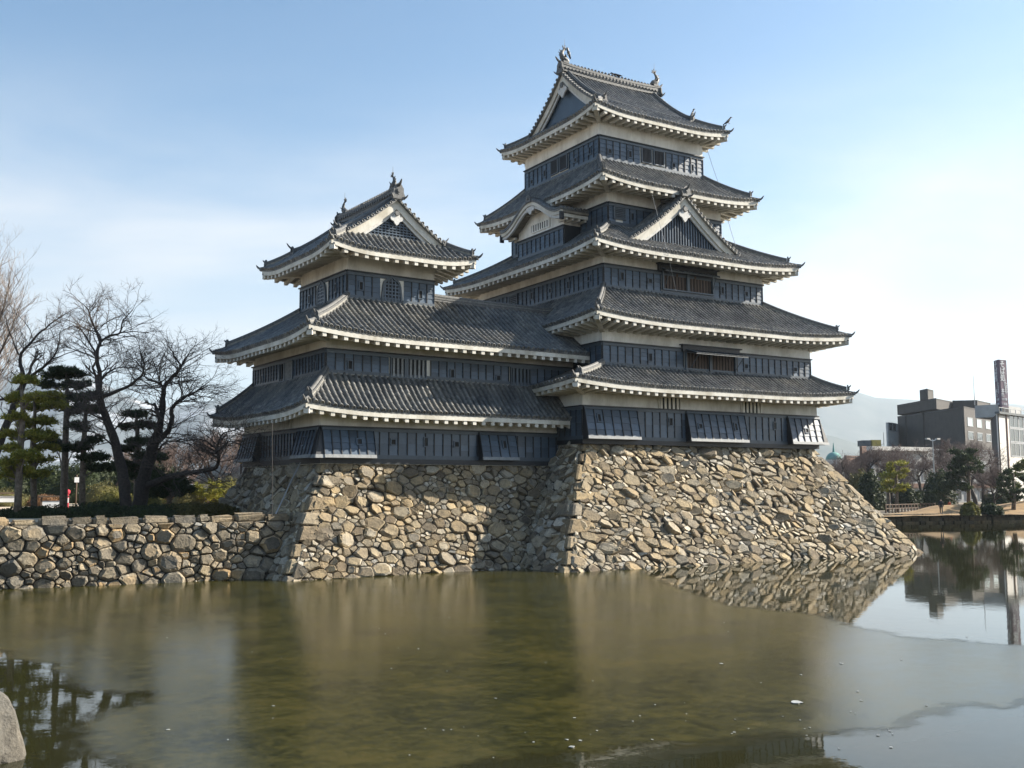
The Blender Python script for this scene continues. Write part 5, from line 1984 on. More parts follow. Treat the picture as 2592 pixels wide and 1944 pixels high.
bare_tree('cherry_tree', 'bare cherry tree with forked stems and a long low limb reaching towards the keep', 56,
          [C(830, 1590, 0, .42), C(845, 1450, 0, .40), C(880, 1290, 0, .34), C(925, 1140, 0, .28), C(955, 1060, 0, .22)],
          [[C(955, 1060, 0, .19), C(980, 930, .2, .16), C(983, 820, .2, .13), C(1022, 760, .3, .10), C(1082, 690, .4, .07), C(1062, 640, .4, .045), C(1010, 560, .6, .02)],
           [C(983, 820, .2, .09), C(950, 780, .6, .06), C(870, 740, 1.2, .04), C(842, 600, 1.5, .02)],
           [C(925, 1140, 0, .18), C(1000, 1085, -.3, .15), C(1032, 1000, -.4, .13), C(1032, 930, -.4, .11), C(1105, 870, -.5, .08), C(1180, 830, -.7, .05), C(1225, 795, -.9, .025)],
           [C(1180, 830, -.7, .04), C(1250, 795, -1.2, .025), C(1330, 790, -1.6, .012)],
           [C(1082, 690, .4, .05), C(1120, 620, .9, .03), C(1190, 590, 1.2, .015)],
           [C(880, 1400, 0, .22), C(980, 1355, -.8, .18), C(1120, 1322, -1.8, .14), C(1280, 1298, -2.8, .11), C(1312, 1240, -3.2, .08), C(1300, 1180, -3.4, .06), C(1340, 1085, -3.6, .035), C(1420, 1060, -4, .015)],
           [C(1300, 1200, -3.4, .04), C(1380, 1130, -4.2, .03), C(1480, 1180, -5.0, .022), C(1560, 1260, -5.4, .015)],
           [C(1300, 1180, -3.4, .04), C(1210, 1120, -3.8, .028), C(1090, 1130, -4.2, .015)],
           [C(950, 1180, 0, .07), C(1010, 1130, .9, .05), C(1110, 1140, 1.8, .03), C(1200, 1190, 2.4, .015)],
           [C(1420, 1060, -4, .02), C(1500, 1080, -4.6, .015), C(1590, 1140, -5.0, .01)]], 102, density=6.5, twlen=(1.0, 2.3), up=0.05)
bare_tree('zelkova_tree', 'dark bare tree leaning in from the picture edge behind the lit pine', 60,
          [C(-120, 1480, 0, .30), C(-40, 1240, 0, .26), C(20, 1080, 0, .22), C(90, 900, 0, .19), C(150, 760, 0, .16)],
          [[C(150, 760, 0, .12), C(120, 630, .3, .09), C(200, 520, .5, .07), C(300, 430, .8, .045), C(420, 350, 1.2, .02)],
           [C(150, 760, 0, .10), C(230, 710, -.4, .08), C(310, 640, -.7, .06), C(350, 560, -.8, .04), C(362, 470, -.8, .02)],
           [C(90, 900, 0, .10), C(0, 880, .5, .07), C(-120, 930, .9, .04)],
           [C(110, 610, .3, .05), C(60, 480, .8, .035), C(30, 380, 1.2, .02)],
           [C(310, 640, -.7, .04), C(420, 600, -1.4, .025), C(500, 570, -1.8, .012)]], 103, density=3.0)
bare_tree('zelkova_tree', 'tall pale bare tree of fine upright twigs cut by the picture edge', 66,
          [C(-200, 1500, 0, .40), C(-190, 1150, 0, .34), C(-170, 850, 0, .26)],
          [[C(-170, 850, 0, .2), C(-110, 560, .4, .12), C(-60, 250, .6, .06), C(-10, 20, .8, .02)],
           [C(-170, 850, 0, .2), C(-200, 500, .4, .12), C(-180, 150, .6, .05)],
           [C(-150, 780, 0, .15), C(-60, 560, -.8, .1), C(20, 330, -1.2, .05), C(60, 160, -1.4, .02)],
           [C(-160, 860, 0, .14), C(-60, 700, -.6, .09), C(40, 520, -1.0, .05), C(110, 330, -1.2, .02)],
           [C(-180, 960, 0, .12), C(-90, 860, .8, .08), C(10, 720, 1.4, .04), C(90, 560, 1.7, .02)]], 104, density=6.5, twig='paletwig', bark='twig', up=0.5, twlen=(1.2, 3.0))

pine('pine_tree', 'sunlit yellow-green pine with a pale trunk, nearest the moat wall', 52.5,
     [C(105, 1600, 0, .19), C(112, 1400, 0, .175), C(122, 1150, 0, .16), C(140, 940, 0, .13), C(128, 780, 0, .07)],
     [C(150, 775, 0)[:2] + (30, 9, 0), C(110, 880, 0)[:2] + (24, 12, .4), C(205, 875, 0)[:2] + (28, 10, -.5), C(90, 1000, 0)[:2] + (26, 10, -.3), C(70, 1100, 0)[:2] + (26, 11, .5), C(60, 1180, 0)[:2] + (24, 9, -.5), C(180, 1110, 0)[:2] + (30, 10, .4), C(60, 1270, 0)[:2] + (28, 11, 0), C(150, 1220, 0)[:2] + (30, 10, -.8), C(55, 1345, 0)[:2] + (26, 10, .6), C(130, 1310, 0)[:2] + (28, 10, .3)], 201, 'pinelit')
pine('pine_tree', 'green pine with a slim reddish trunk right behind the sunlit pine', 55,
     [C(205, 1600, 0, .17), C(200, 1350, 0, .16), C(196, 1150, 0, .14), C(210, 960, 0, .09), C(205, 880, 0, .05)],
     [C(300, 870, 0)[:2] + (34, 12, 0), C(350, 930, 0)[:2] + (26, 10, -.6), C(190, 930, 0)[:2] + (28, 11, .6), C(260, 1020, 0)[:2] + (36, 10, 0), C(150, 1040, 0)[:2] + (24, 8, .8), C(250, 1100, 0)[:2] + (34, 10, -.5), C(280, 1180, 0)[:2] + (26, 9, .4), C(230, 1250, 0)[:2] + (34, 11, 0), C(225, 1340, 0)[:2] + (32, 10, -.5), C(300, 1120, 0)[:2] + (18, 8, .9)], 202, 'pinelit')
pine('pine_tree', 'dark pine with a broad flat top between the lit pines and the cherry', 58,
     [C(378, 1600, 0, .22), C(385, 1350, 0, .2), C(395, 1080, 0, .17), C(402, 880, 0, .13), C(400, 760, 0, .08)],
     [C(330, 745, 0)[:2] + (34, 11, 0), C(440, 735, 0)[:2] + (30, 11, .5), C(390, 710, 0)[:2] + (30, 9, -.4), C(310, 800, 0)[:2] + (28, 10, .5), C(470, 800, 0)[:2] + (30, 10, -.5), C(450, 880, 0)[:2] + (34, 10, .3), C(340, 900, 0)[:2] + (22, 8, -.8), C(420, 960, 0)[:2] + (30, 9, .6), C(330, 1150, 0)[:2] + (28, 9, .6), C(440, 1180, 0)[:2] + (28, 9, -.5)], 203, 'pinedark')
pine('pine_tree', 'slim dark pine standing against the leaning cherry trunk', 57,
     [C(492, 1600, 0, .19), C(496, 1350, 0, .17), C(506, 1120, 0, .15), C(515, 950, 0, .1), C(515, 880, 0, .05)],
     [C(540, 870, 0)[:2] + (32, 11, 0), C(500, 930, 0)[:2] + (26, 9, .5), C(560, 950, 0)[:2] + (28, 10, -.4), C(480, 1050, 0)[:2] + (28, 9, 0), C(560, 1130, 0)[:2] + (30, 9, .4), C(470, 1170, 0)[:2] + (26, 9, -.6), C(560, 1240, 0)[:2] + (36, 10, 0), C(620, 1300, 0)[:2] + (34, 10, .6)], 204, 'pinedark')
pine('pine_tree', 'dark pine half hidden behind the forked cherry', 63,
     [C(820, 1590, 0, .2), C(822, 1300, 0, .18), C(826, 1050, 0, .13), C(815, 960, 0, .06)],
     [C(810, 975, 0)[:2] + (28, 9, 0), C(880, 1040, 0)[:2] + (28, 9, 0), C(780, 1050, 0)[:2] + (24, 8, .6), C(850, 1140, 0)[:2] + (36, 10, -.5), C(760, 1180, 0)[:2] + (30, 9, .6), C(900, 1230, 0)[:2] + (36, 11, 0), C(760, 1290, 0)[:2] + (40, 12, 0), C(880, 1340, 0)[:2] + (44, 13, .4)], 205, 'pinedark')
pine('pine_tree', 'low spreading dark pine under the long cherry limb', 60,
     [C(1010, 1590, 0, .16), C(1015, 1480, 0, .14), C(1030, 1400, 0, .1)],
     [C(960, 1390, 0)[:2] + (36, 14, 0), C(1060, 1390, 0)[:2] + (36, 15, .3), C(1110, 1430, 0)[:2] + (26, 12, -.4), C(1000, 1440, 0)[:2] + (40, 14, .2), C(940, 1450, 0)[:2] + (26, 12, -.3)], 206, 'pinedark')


def G(a, b, z=2.72):
    s = C(a, b)
    return on_z(s[0], s[1], z)


# garden shrubs and hedge behind the wall
def at_ground(a, D, z=2.72):
    """ground point below place a of the left view at distance D"""
    p = at(a * .4219, 1240, D)
    return (p.x, p.y, z)


rngs = random.Random(3)
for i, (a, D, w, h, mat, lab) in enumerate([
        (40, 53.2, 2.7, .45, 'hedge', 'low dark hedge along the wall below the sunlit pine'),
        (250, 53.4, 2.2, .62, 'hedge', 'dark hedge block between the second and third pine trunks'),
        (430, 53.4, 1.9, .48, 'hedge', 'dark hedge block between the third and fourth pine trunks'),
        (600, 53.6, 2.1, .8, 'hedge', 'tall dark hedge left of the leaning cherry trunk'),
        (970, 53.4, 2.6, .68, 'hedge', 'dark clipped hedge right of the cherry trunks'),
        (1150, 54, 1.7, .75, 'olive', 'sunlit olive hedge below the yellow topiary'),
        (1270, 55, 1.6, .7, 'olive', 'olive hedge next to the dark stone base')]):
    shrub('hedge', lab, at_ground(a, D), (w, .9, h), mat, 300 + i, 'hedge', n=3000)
for i, (a, D, w, h, mat, lab) in enumerate([
        (20, 88, 1.9, 1.55, 'olive', 'round olive shrub at the far left beyond the sand court'),
        (150, 92, 2.0, 1.0, 'olive', 'low wide olive shrub behind the lit pine trunk'),
        (270, 90, 1.6, 1.0, 'rust', 'rust-brown shrub beyond the sand court'),
        (620, 84, 1.9, 2.1, 'olive', 'tall round olive shrub left of the leaning cherry'),
        (700, 70, 1.5, 1.55, 'shrub', 'bright green shrub touching the leaning cherry trunk'),
        (900, 70, 1.1, 1.3, 'shrub', 'bright green shrub right of the cherry trunks'),
        (1050, 86, 1.2, 1.5, 'rust', 'small rust-brown shrub beside the yellow topiary'),
        (1130, 84, 1.6, 1.5, 'olive', 'round olive shrub left of the yellow topiary'),
        (1365, 86, 1.5, 2.4, 'shrub', 'yellow-green shrub next to the shaded stone base')]):
    shrub('shrub', lab, at_ground(a, D), (w, w * .9, h), mat, 330 + i, n=2200)
pine('topiary_pine', 'yellow-green umbrella-shaped topiary pine before the tiled roof', 84,
     [C(1240, 1545, 0, .12), C(1245, 1500, 0, .1), C(1240, 1440, 0, .07)],
     [C(1180, 1425, 0)[:2] + (20, 8, 0), C(1250, 1402, 0)[:2] + (28, 9, .3), C(1300, 1440, 0)[:2] + (20, 8, -.3), C(1235, 1440, 0)[:2] + (30, 9, .5), C(1210, 1465, 0)[:2] + (24, 7, -.5), C(1285, 1475, 0)[:2] + (20, 7, .2)], 207, 'pinelit', dens=320)

# bare brown shrubs and small trees further back
def bushy_mesh(seed, h=3.2, n=60, spread=.5, r=.03, sub=2):
    rng = random.Random(seed)
    b = MB()
    for k in range(n):
        a = rng.uniform(0, 2 * math.pi)
        d = Vector((math.cos(a) * spread * rng.uniform(.2, 1), math.sin(a) * spread * rng.uniform(.2, 1), 1)).normalized()
        p = Vector((rng.uniform(-.25, .25), rng.uniform(-.25, .25), 0))
        spray(b, p, d, h * rng.uniform(.5, .8), r, sub, rng, .5, (6, 5), .8)
    return b.mesh('crown')


def crown_tree_mesh(seed, h=8.0, sub=3):
    """free standing bare tree: trunk mesh and twig mesh"""
    rng = random.Random(seed)
    tb, tw = MB(), MB()

    def rec(p, d, L, r, lev):
        n = 4; pts = [p]; q = p; dd = d
        for i in range(n):
            w = rand_dir(rng) * .22
            dd = (dd + w + Vector((0, 0, .06))).normalized(); q = q + dd * (L / n); pts.append(q)
        tb.tube(pts, [lerp(r, r * .6, i / n) for i in range(n + 1)], 6 if lev < 2 else 4)
        if lev == 3:
            for k in range(7):
                i = rng.randint(1, n)
                e = (rand_dir(rng) * .9 + dd * .7 + Vector((0, 0, .3))).normalized()
                spray(tw, pts[i], e, rng.uniform(.6, 1.3) * h / 8, .02, 2, rng, .25, (5, 4), .8)
            return
        for k in range(3 if lev else 4):
            e = rand_dir(rng); e = (e - dd * e.dot(dd)).normalized()
            e = (dd * .75 + e * .8 + Vector((0, 0, .12))).normalized()
            rec(pts[-1] if k < 2 else pts[rng.randint(2, n)], e, L * rng.uniform(.62, .82), r * .58, lev + 1)
    rec(Vector((0, 0, 0)), Vector((0, 0, 1)), h * .27, h * .028, 0)
    zm = max(v[2] for v in tw.v)
    for q in (tb, tw):
        q.v = [Vector(v) * (h / zm) for v in q.v]
    return tb.mesh('trunk'), tw.mesh('crown')


_bare = [crown_tree_mesh(500 + k) for k in range(3)]
for tbm, twm in _bare:
    tbm.materials.append(M['bark']); twm.materials.append(M['redtwig'])


def far_bare(name, label, pos, h, k, rot, group, twig=None):
    root = thing(name, label, 'tree', pos, rot, group)
    root.scale = (h / 8, h / 8, h / 8)
    tbm, twm = _bare[k]
    obj('trunk', tbm, None, root)
    obj('crown', twm, None, root)
    return root


for i, (a, D, h, lab) in enumerate([(1110, 118, 8.0, 'bare brown tree behind the long low cherry limb'), (1330, 122, 9.2, 'bare brown tree above the tiled garden roof'),
                                    (1480, 120, 8.8, 'bare brown tree touching the small keep\'s lowest eave'), (690, 96, 6, 'bare grey tree far behind the leaning cherry'), (1010, 100, 6.5, 'bare tree far behind the forked cherry'), (1245, 104, 7.5, 'bare tree rising behind the tiled roof ridge')]):
    far_bare('bare_tree', lab, at_ground(a, D), h, i % 3, i * 1.3, 'bare trees behind the garden')
for i, (a, D, h) in enumerate([(40, 110, 4.6), (330, 112, 4.2), (540, 108, 4.6), (760, 112, 5.0), (930, 110, 5.0)]):
    lab = ['dark evergreen at the far left behind the court', 'dark evergreen behind the broad dark pine', 'dark evergreen behind the slim dark pine', 'dark evergreen behind the leaning cherry trunk', 'dark evergreen between the two cherry trunks and the garden roof'][i]
    p = at_ground(a, D)
    shrub('evergreen_shrub', lab, p, (3.6, 2.5, h), 'hedge', 360 + i, 'shrub', n=3500, leaf_size=.16)

# foreground rock at the edge of the picture
p = on_z(18, 1912, 0)
bm = bmesh.new(); bmesh.ops.create_icosphere(bm, subdivisions=4, radius=1.0)
for v in bm.verts:
    c = v.co
    w = lerp(1.0, .45, max(0, min(1, (c.z + .5) / 1.5)))
    q = Vector((c.x, c.y, c.z))
    for ax_ in ((.8, .5, .3), (-.7, .6, .35), (.2, -.9, .4), (-.5, -.6, .6), (.6, -.1, .8), (.9, -.4, -.1)):   # broken facets
        a_ = Vector(ax_).normalized(); dd_ = q.dot(a_) - .66
        if dd_ > 0:
            q = q - a_ * dd_ * .9
    n1 = noise.noise(c * 2.2 + Vector((4, 1, 2))) * .10 + noise.noise(c * 7) * .04
    v.co = Vector((q.x * .72 * w, q.y * .66 * w, q.z * 1.15)) * (1 + n1)
me = bpy.data.meshes.new('boulder'); bm.to_mesh(me); bm.free()
o = obj('boulder', me, 'mossrock'); o.location = (p.x - .28, p.y, .46); o.rotation_euler = (0, R(-10), .4)
tag(o, 'upright weathered boulder at the lower left edge of the water', 'boulder')
# ------------------------------------------------------------------ far shore, town, mountains
def flat(name, col, rough=0.8, spec=0.3, var=0.12, scale=0.6):
    lo = tuple(max(0, c * (1 - var)) for c in col); hi = tuple(c * (1 + var) for c in col)
    M[name] = surf(name, [(0.3, lo), (0.7, hi)], scale, rough, spec=spec)


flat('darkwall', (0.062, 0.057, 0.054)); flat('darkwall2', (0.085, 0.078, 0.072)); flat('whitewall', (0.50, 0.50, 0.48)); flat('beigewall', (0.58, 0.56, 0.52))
flat('brownwall', (0.17, 0.105, 0.08)); flat('greywall', (0.36, 0.36, 0.35)); flat('roofgrey', (0.11, 0.12, 0.125)); flat('teal', (0.16, 0.33, 0.30)); flat('signpurple', (0.15, 0.11, 0.14), var=.2)  # the sign's purple is lightened: distance haze put into the colour
flat('signwhite', (0.62, 0.64, 0.66)); flat('steel', (0.30, 0.31, 0.32), .5); flat('skypane', (0.42, 0.50, 0.50), .4); flat('yellowbox', (0.42, 0.33, 0.10)); flat('fencewood', (0.10, 0.07, 0.05))
flat('red', (0.36, 0.03, 0.05)); flat('gold', (0.75, 0.42, 0.05), .45); flat('jacketblack', (0.02, 0.02, 0.024)); flat('orange', (0.42, 0.09, 0.04)); flat('skin', (0.42, 0.27, 0.2)); flat('crowblack', (0.008, 0.008, 0.010), .4, .5)
m, nt, b_ = new_mat('glass')
b_.inputs['Base Color'].default_value = (0.03, 0.04, 0.045, 1); b_.inputs['Roughness'].default_value = 0.08
M['glass'] = m
PZ = 1.0


def xy(u, D):
    p = at(u, 1238, D)
    return Vector((p.x, p.y, 0))


def zof(v, D, u=2400):
    return at(u, v, D).z


class Block:
    """box building given by its near corner and the far ends of its two visible faces"""
    def __init__(s, root, C, L, Rr, z0, z1, mat_l, mat_r, roof='roofgrey', parapet=.4, name='wall'):
        s.C, s.L, s.R, s.z0, s.z1, s.root = C, L, Rr, z0, z1, root
        B = L + Rr - C
        up = Vector((0, 0, 1))
        z = lambda p, h: Vector((p.x, p.y, h))
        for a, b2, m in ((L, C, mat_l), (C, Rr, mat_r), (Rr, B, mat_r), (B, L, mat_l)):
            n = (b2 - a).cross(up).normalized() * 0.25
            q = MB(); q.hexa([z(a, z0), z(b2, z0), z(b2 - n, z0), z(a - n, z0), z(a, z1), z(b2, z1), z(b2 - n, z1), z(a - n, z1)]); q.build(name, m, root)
        q = MB(); q.prism([z(p, z1 - parapet) for p in (L, C, Rr, B)], (0, 0, .2)); q.build('roof', roof, root)

    def face(s, right=True):
        a, b2 = (s.C, s.R) if right else (s.L, s.C)
        return frame((a.x, a.y, s.z0), b2 - a, (0, 0, 1)), (b2 - a).length


def pane_window(root, F, a0, a1, h0, h1, glass='glass', fm='steel', mull=1):
    b = MB(); f = .07 * max(1, (a1 - a0) / 1.5)
    for lo, hi in (((a0 - f, h0 - f, -.05), (a1 + f, h0, .1)), ((a0 - f, h1, -.05), (a1 + f, h1 + f, .1)), ((a0 - f, h0, -.05), (a0, h1, .1)), ((a1, h0, -.05), (a1 + f, h1, .1))):
        b.box(lo, hi)
    for k in range(1, mull):
        a = lerp(a0, a1, k / mull); b.box((a - f / 2, h0, -.05), (a + f / 2, h1, .09))
    me = b.mesh('window'); me.transform(F); w = obj('window', me, fm, root)
    q = MB(); q.box((a0, h0, .01), (a1, h1, .04)); me = q.mesh('pane'); me.transform(F); obj('pane', me, glass, w)


def base_thing(name, label, p, cat='building', group=None, z=PZ):
    return thing(name, label, cat, (p.x, p.y, z), own=(p.x, p.y, z), group=group)


def T(a, b):
    """place in the enlarged view of the picture's right side -> source pixel"""
    return 2000 + a * .28935, 860 + b * .28935


def ux(a):
    return 2000 + a * .28935


def vy(b):
    return 860 + b * .28935


# dark office block
C0, L0, R0 = xy(ux(1545), 255), xy(ux(965), 292), xy(ux(1870), 282)
r = base_thing('office_building', 'large dark brown office block with a windowless side and chimney tower', C0)
bk = Block(r, C0, L0, R0, PZ, zof(vy(575), 255), 'darkwall', 'darkwall2')  # right faces get a lighter copy: their sunlight put into the colour
mid = L0.lerp(C0, .62); back = (R0 - C0)
Block(r, mid, L0 + (mid - L0) * .004, mid + back * .6, zof(vy(600), 270), zof(vy(500), 268), 'darkwall', 'darkwall2', name='upper_block')
q0 = L0.lerp(C0, .50)
Block(r, q0 - back * .001, L0.lerp(C0, .385), q0 + back * .16, zof(vy(510), 272), zof(vy(414), 272), 'darkwall', 'darkwall2', name='chimney_tower')
q1 = L0.lerp(C0, .86) + back * .4
Block(r, q1 + back * .25, q1 - (C0 - L0) * .22, q1 + back * .62, zof(vy(590), 275), zof(vy(522), 278), 'darkwall', 'darkwall2', name='penthouse')
F, W_ = bk.face(True)
for k in range(4):
    a = W_ * (.10 + .235 * k)
    H1 = zof(vy(690), 262) - PZ; H0 = zof(vy(755), 262) - PZ
    pane_window(r, F, a, a + W_ * .125, H0, H1, 'skypane')  # pale pane colour: the sky's reflection painted onto the glass
    H1 = zof(vy(812), 262) - PZ; H0 = zof(vy(872), 262) - PZ
    pane_window(r, F, a, a + W_ * .125, H0, H1, 'glass')
FL_, WL_ = bk.face(False)
for f_ in (.13, .42):
    q = MB(); q.box((WL_ * f_, 0, 0), (WL_ * f_ + .7, zof(vy(630), 275) - PZ, .35)); me = q.mesh('pilaster'); me.transform(FL_); obj('pilaster', me, 'darkwall', r)
q = MB(); p = L0.lerp(C0, .9) + back * .5; q.tube([(p.x, p.y, zof(vy(560), 270)), (p.x, p.y, zof(vy(295), 270))], [.12, .05], 5); q.build('antenna', 'steel', r)

# small white annex beside it
C1 = xy(ux(962), 286); r = base_thing('annex_building', 'narrow white annex left of the dark office block', C1)
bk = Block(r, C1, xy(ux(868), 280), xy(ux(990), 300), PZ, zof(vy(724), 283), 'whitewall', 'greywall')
F, W_ = bk.face(False); h = zof(vy(760), 283) - PZ
pane_window(r, F, W_ * .2, W_ * .85, h - 1.0, h + 1.0, mull=2)

# beige block at the picture edge with the sign tower on its roof
C2, L2, R2 = xy(ux(1846), 215), xy(ux(1785), 236), xy(ux(2260), 236)
r = base_thing('apartment_building', 'beige flat-roofed block at the right edge of the picture', C2)
ZB = zof(vy(640), 215)
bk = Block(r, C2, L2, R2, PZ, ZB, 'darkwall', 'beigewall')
F, W_ = bk.face(True)
for row_ in (705, 832, 960):
    h = zof(vy(row_), 220) - PZ
    for c_ in (.235, .42, .66):
        pane_window(r, F, W_ * c_, W_ * c_ + W_ * .17, h - 1.3, h + 1.3, mull=2)
q = MB(); q.box((-.6, ZB - PZ - .1, -.3), (W_ + .6, ZB - PZ + .35, .7)); me = q.mesh('cornice'); me.transform(F); obj('cornice', me, 'roofgrey', r)
for k in range(9):
    q = MB(); q.box((W_ * k / 9, ZB - PZ + .35, .3), (W_ * k / 9 + .12, ZB - PZ + 1.3, .42)); me = q.mesh('railing_post'); me.transform(F); obj('railing_post', me, 'steel', r)
q = MB(); q.box((0, ZB - PZ + 1.2, .3), (W_, ZB - PZ + 1.34, .42)); me = q.mesh('railing'); me.transform(F); obj('railing', me, 'steel', r)
q = MB(); q.box((W_ * .16, 0, 0), (W_ * .16 + .25, ZB - PZ, .25)); me = q.mesh('drainpipe'); me.transform(F); obj('drainpipe', me, 'brownwall', r)
q = MB(); q.box((W_ * .40, ZB - PZ, -9), (W_ * .9, zof(vy(566), 228) - PZ, -4)); me = q.mesh('roof_unit'); me.transform(F); obj('roof_unit', me, 'greywall', r)

CS, LS, RS = xy(ux(1880), 226), xy(ux(1838), 228.6), xy(ux(1950), 227.2)
r = base_thing('sign_tower', 'tall purple-grey restaurant sign pillar with white Japanese lettering', CS, 'sign', z=ZB)
bk = Block(r, CS, LS, RS, ZB + .01, zof(vy(585), 226), 'greywall', 'darkwall2', name='pedestal')
bk = Block(r, CS, LS, RS, zof(vy(585), 226), zof(vy(160), 226), 'signpurple', 'signpurple', name='sign_panel')
SZ0, SZ1 = zof(vy(585), 226), zof(vy(160), 226)
F, W_ = bk.face(True); FLs, WLs = bk.face(False)
SH = SZ1 - SZ0


def letters(root, F, txt, a, h, size, squeeze=1.0):
    c = bpy.data.curves.new('lettering', 'FONT'); c.body = txt; c.size = size; c.align_x = 'CENTER'; c.align_y = 'CENTER'; c.extrude = .02
    c.offset = 0.012 * size
    o = bpy.data.objects.new('lettering', c); COL.objects.link(o)
    dg = bpy.context.evaluated_depsgraph_get()
    me = bpy.data.meshes.new_from_object(o.evaluated_get(dg)); bpy.data.objects.remove(o)
    me.transform(Matrix.Diagonal((squeeze, 1, 1, 1))); me.transform(Matrix.Translation((a, h, .05))); me.transform(F)
    return obj('lettering', me, 'signwhite', root)


for F_, w_, sq in ((F, W_, 1.0), (FLs, WLs, .8)):
    s_ = w_ * .52
    for ch, t in (('\u305d', .90), ('\u3070', .755), ('\u51e6', .61)):
        letters(r, F_, ch, w_ * .42, SH * t, s_ * 1.25, sq)
    for ch, t in (('\u305f', .485), ('\u307e', .40), ('\u3084', .315)):
        letters(r, F_, ch, w_ * .72, SH * t, s_ * .78, sq)
    for ch, t in (('\u672c', .345), ('\u9928', .255)):
        letters(r, F_, ch, w_ * .34, SH * t, s_ * .72, sq)
    letters(r, F_, '111 00', w_ * .5, SH * .165, s_ * .55, sq * .8)
    letters(r, F_, '1 8 00', w_ * .5, SH * .065, s_ * .55, sq * .8)

# low pale hall behind the trees
C3 = xy(ux(720), 190); r = base_thing('hall_building', 'low pale hall with a brown band behind the shore trees', C3)
bk = Block(r, C3, xy(ux(690), 215), xy(ux(1800), 205), PZ, zof(vy(950), 195), 'whitewall', 'greywall')
F, W_ = bk.face(True); HH = zof(vy(950), 195) - PZ
q = MB(); q.box((-.8, HH - .5, -.3), (W_ * .45, HH + .25, 1.2)); me = q.mesh('eave'); me.transform(F); obj('eave', me, 'beigewall', r)
q = MB(); q.box((0, HH * .28, 0), (W_, HH * .36, .5)); me = q.mesh('brown_band'); me.transform(F); obj('brown_band', me, 'brownwall', r)
for k in range(8):
    a = W_ * (.05 + .115 * k)
    pane_window(r, F, a, a + W_ * .075, HH * .42, HH * .58, mull=3)
    pane_window(r, F, a, a + W_ * .075, HH * .06, HH * .22, mull=2)
q = MB(); q.box((W_ * .1, HH * .70, 0), (W_ * .95, HH * .74, .25)); me = q.mesh('ledge'); me.transform(F); obj('ledge', me, 'whitewall', r)

# brown building with stair tower
C4 = xy(ux(735), 198); r = base_thing('brown_building', 'low brown building with a stair tower and roof units', C4)
bk = Block(r, C4, xy(ux(493), 192), xy(ux(760), 215), PZ, zof(vy(1012), 195), 'brownwall', 'brownwall')
F, W_ = bk.face(False)
L4 = xy(ux(493), 192)
Block(r, L4.lerp(C4, .95), L4.lerp(C4, .56), L4.lerp(C4, .95) + (xy(ux(760), 215) - C4) * .4, PZ, zof(vy(925), 195), 'brownwall', 'brownwall', name='stair_tower')
for nm, a0, a1, b0, b1, mt in (('roof_unit', 650, 722, 925, 875, 'roofgrey'), ('roof_tank', 735, 812, 1012, 872, 'yellowbox')):
    q0, q1 = xy(ux(a0), 199), xy(ux(a1), 199)
    d = (q1 - q0); n = Vector((d.y, -d.x, 0)).normalized() * 3
    q = MB(); q.hexa([Vector((p.x, p.y, zof(vy(b0), 199))) for p in (q0, q1, q1 - n, q0 - n)] + [Vector((p.x, p.y, zof(vy(b1), 199))) for p in (q0, q1, q1 - n, q0 - n)])
    q.build(nm, mt, r)

# teal dome
C5 = xy(ux(392), 330); r = base_thing('domed_building', 'round building with a small teal copper dome', C5)
q = MB(); rad = 2.6
Zd = zof(vy(1045), 330)
rings = [[(C5.x + rad * math.cos(2 * math.pi * i / 20), C5.y + rad * math.sin(2 * math.pi * i / 20), h) for i in range(20)] for h in (PZ, Zd)]
q.loft(rings, True, True); q.build('wall', 'whitewall', r)
q = MB(); HD = zof(vy(978), 330) - Zd
q.loft([[(C5.x + rad * .98 * math.cos(t) * math.cos(2 * math.pi * i / 20), C5.y + rad * .98 * math.cos(t) * math.sin(2 * math.pi * i / 20), Zd + HD * math.sin(t)) for i in range(20)] for t in [k / 8 * math.pi / 2 * .99 for k in range(9)]], True, True)
d_ = q.build('dome', 'teal', r, True)
q = MB(); q.tube([(C5.x, C5.y, Zd + HD - .3), (C5.x, C5.y, Zd + HD + 1.2), (C5.x, C5.y, Zd + HD + 3.0)], [.4, .3, .06], 8); q.build('finial', 'teal', d_)

# embankment of the far shore
e0, e1, e2 = Vector((6, 34.0, 0)), Vector((56.6, 21.3, 0)), Vector((210, -17.5, 0))
r = thing('embankment', 'low dark stone embankment of the far shore', 'stone wall', (73, 17, -.3), own=(73, 17, -.3))
q = MB()
for a, b2 in ((e0, e1), (e1, e2)):
    d = (b2 - a); n = Vector((d.y, -d.x, 0)).normalized()
    q.hexa([a + n * .35 - Vector((0, 0, .3)), b2 + n * .35 - Vector((0, 0, .3)), b2 - n * .5 - Vector((0, 0, .3)), a - n * .5 - Vector((0, 0, .3)), a + Vector((0, 0, 1.02)), b2 + Vector((0, 0, 1.02)), b2 - n * .6 + Vector((0, 0, 1.02)), a - n * .6 + Vector((0, 0, 1.02))])
q.build('wall_core', 'gap', r)
rng = random.Random(41)
d = (e2 - e1); Ld = d.length; dn = d / Ld; n = Vector((dn.y, -dn.x, 0))
rest = MB(); cnt_e = 0
s_ = -12.0
while s_ < 75:
    w_ = rng.uniform(.5, 1.2)
    for h0, h1 in ((-.25, .2), (.22, .62), (.64, 1.08)):
        o_ = (0.38 - .35 * (h0 + .3) / 1.3) + rng.uniform(0, .1)
        off = rng.uniform(-.2, .2)
        a = e1 + dn * (s_ + off + .03); b2 = e1 + dn * (s_ + off + w_ - .03)
        pts = [a + n * o_, b2 + n * o_, b2 - n * .1, a - n * .1]
        rest.hexa([Vector((p.x, p.y, h0)) for p in pts] + [Vector((p.x, p.y, h1)) for p in pts])
    s_ += w_
stuff(rest.build('stones', 'stone2', r))

# mound with dry grass on the far shore
def far_ground(a, D):
    p = xy(ux(a), D); return p


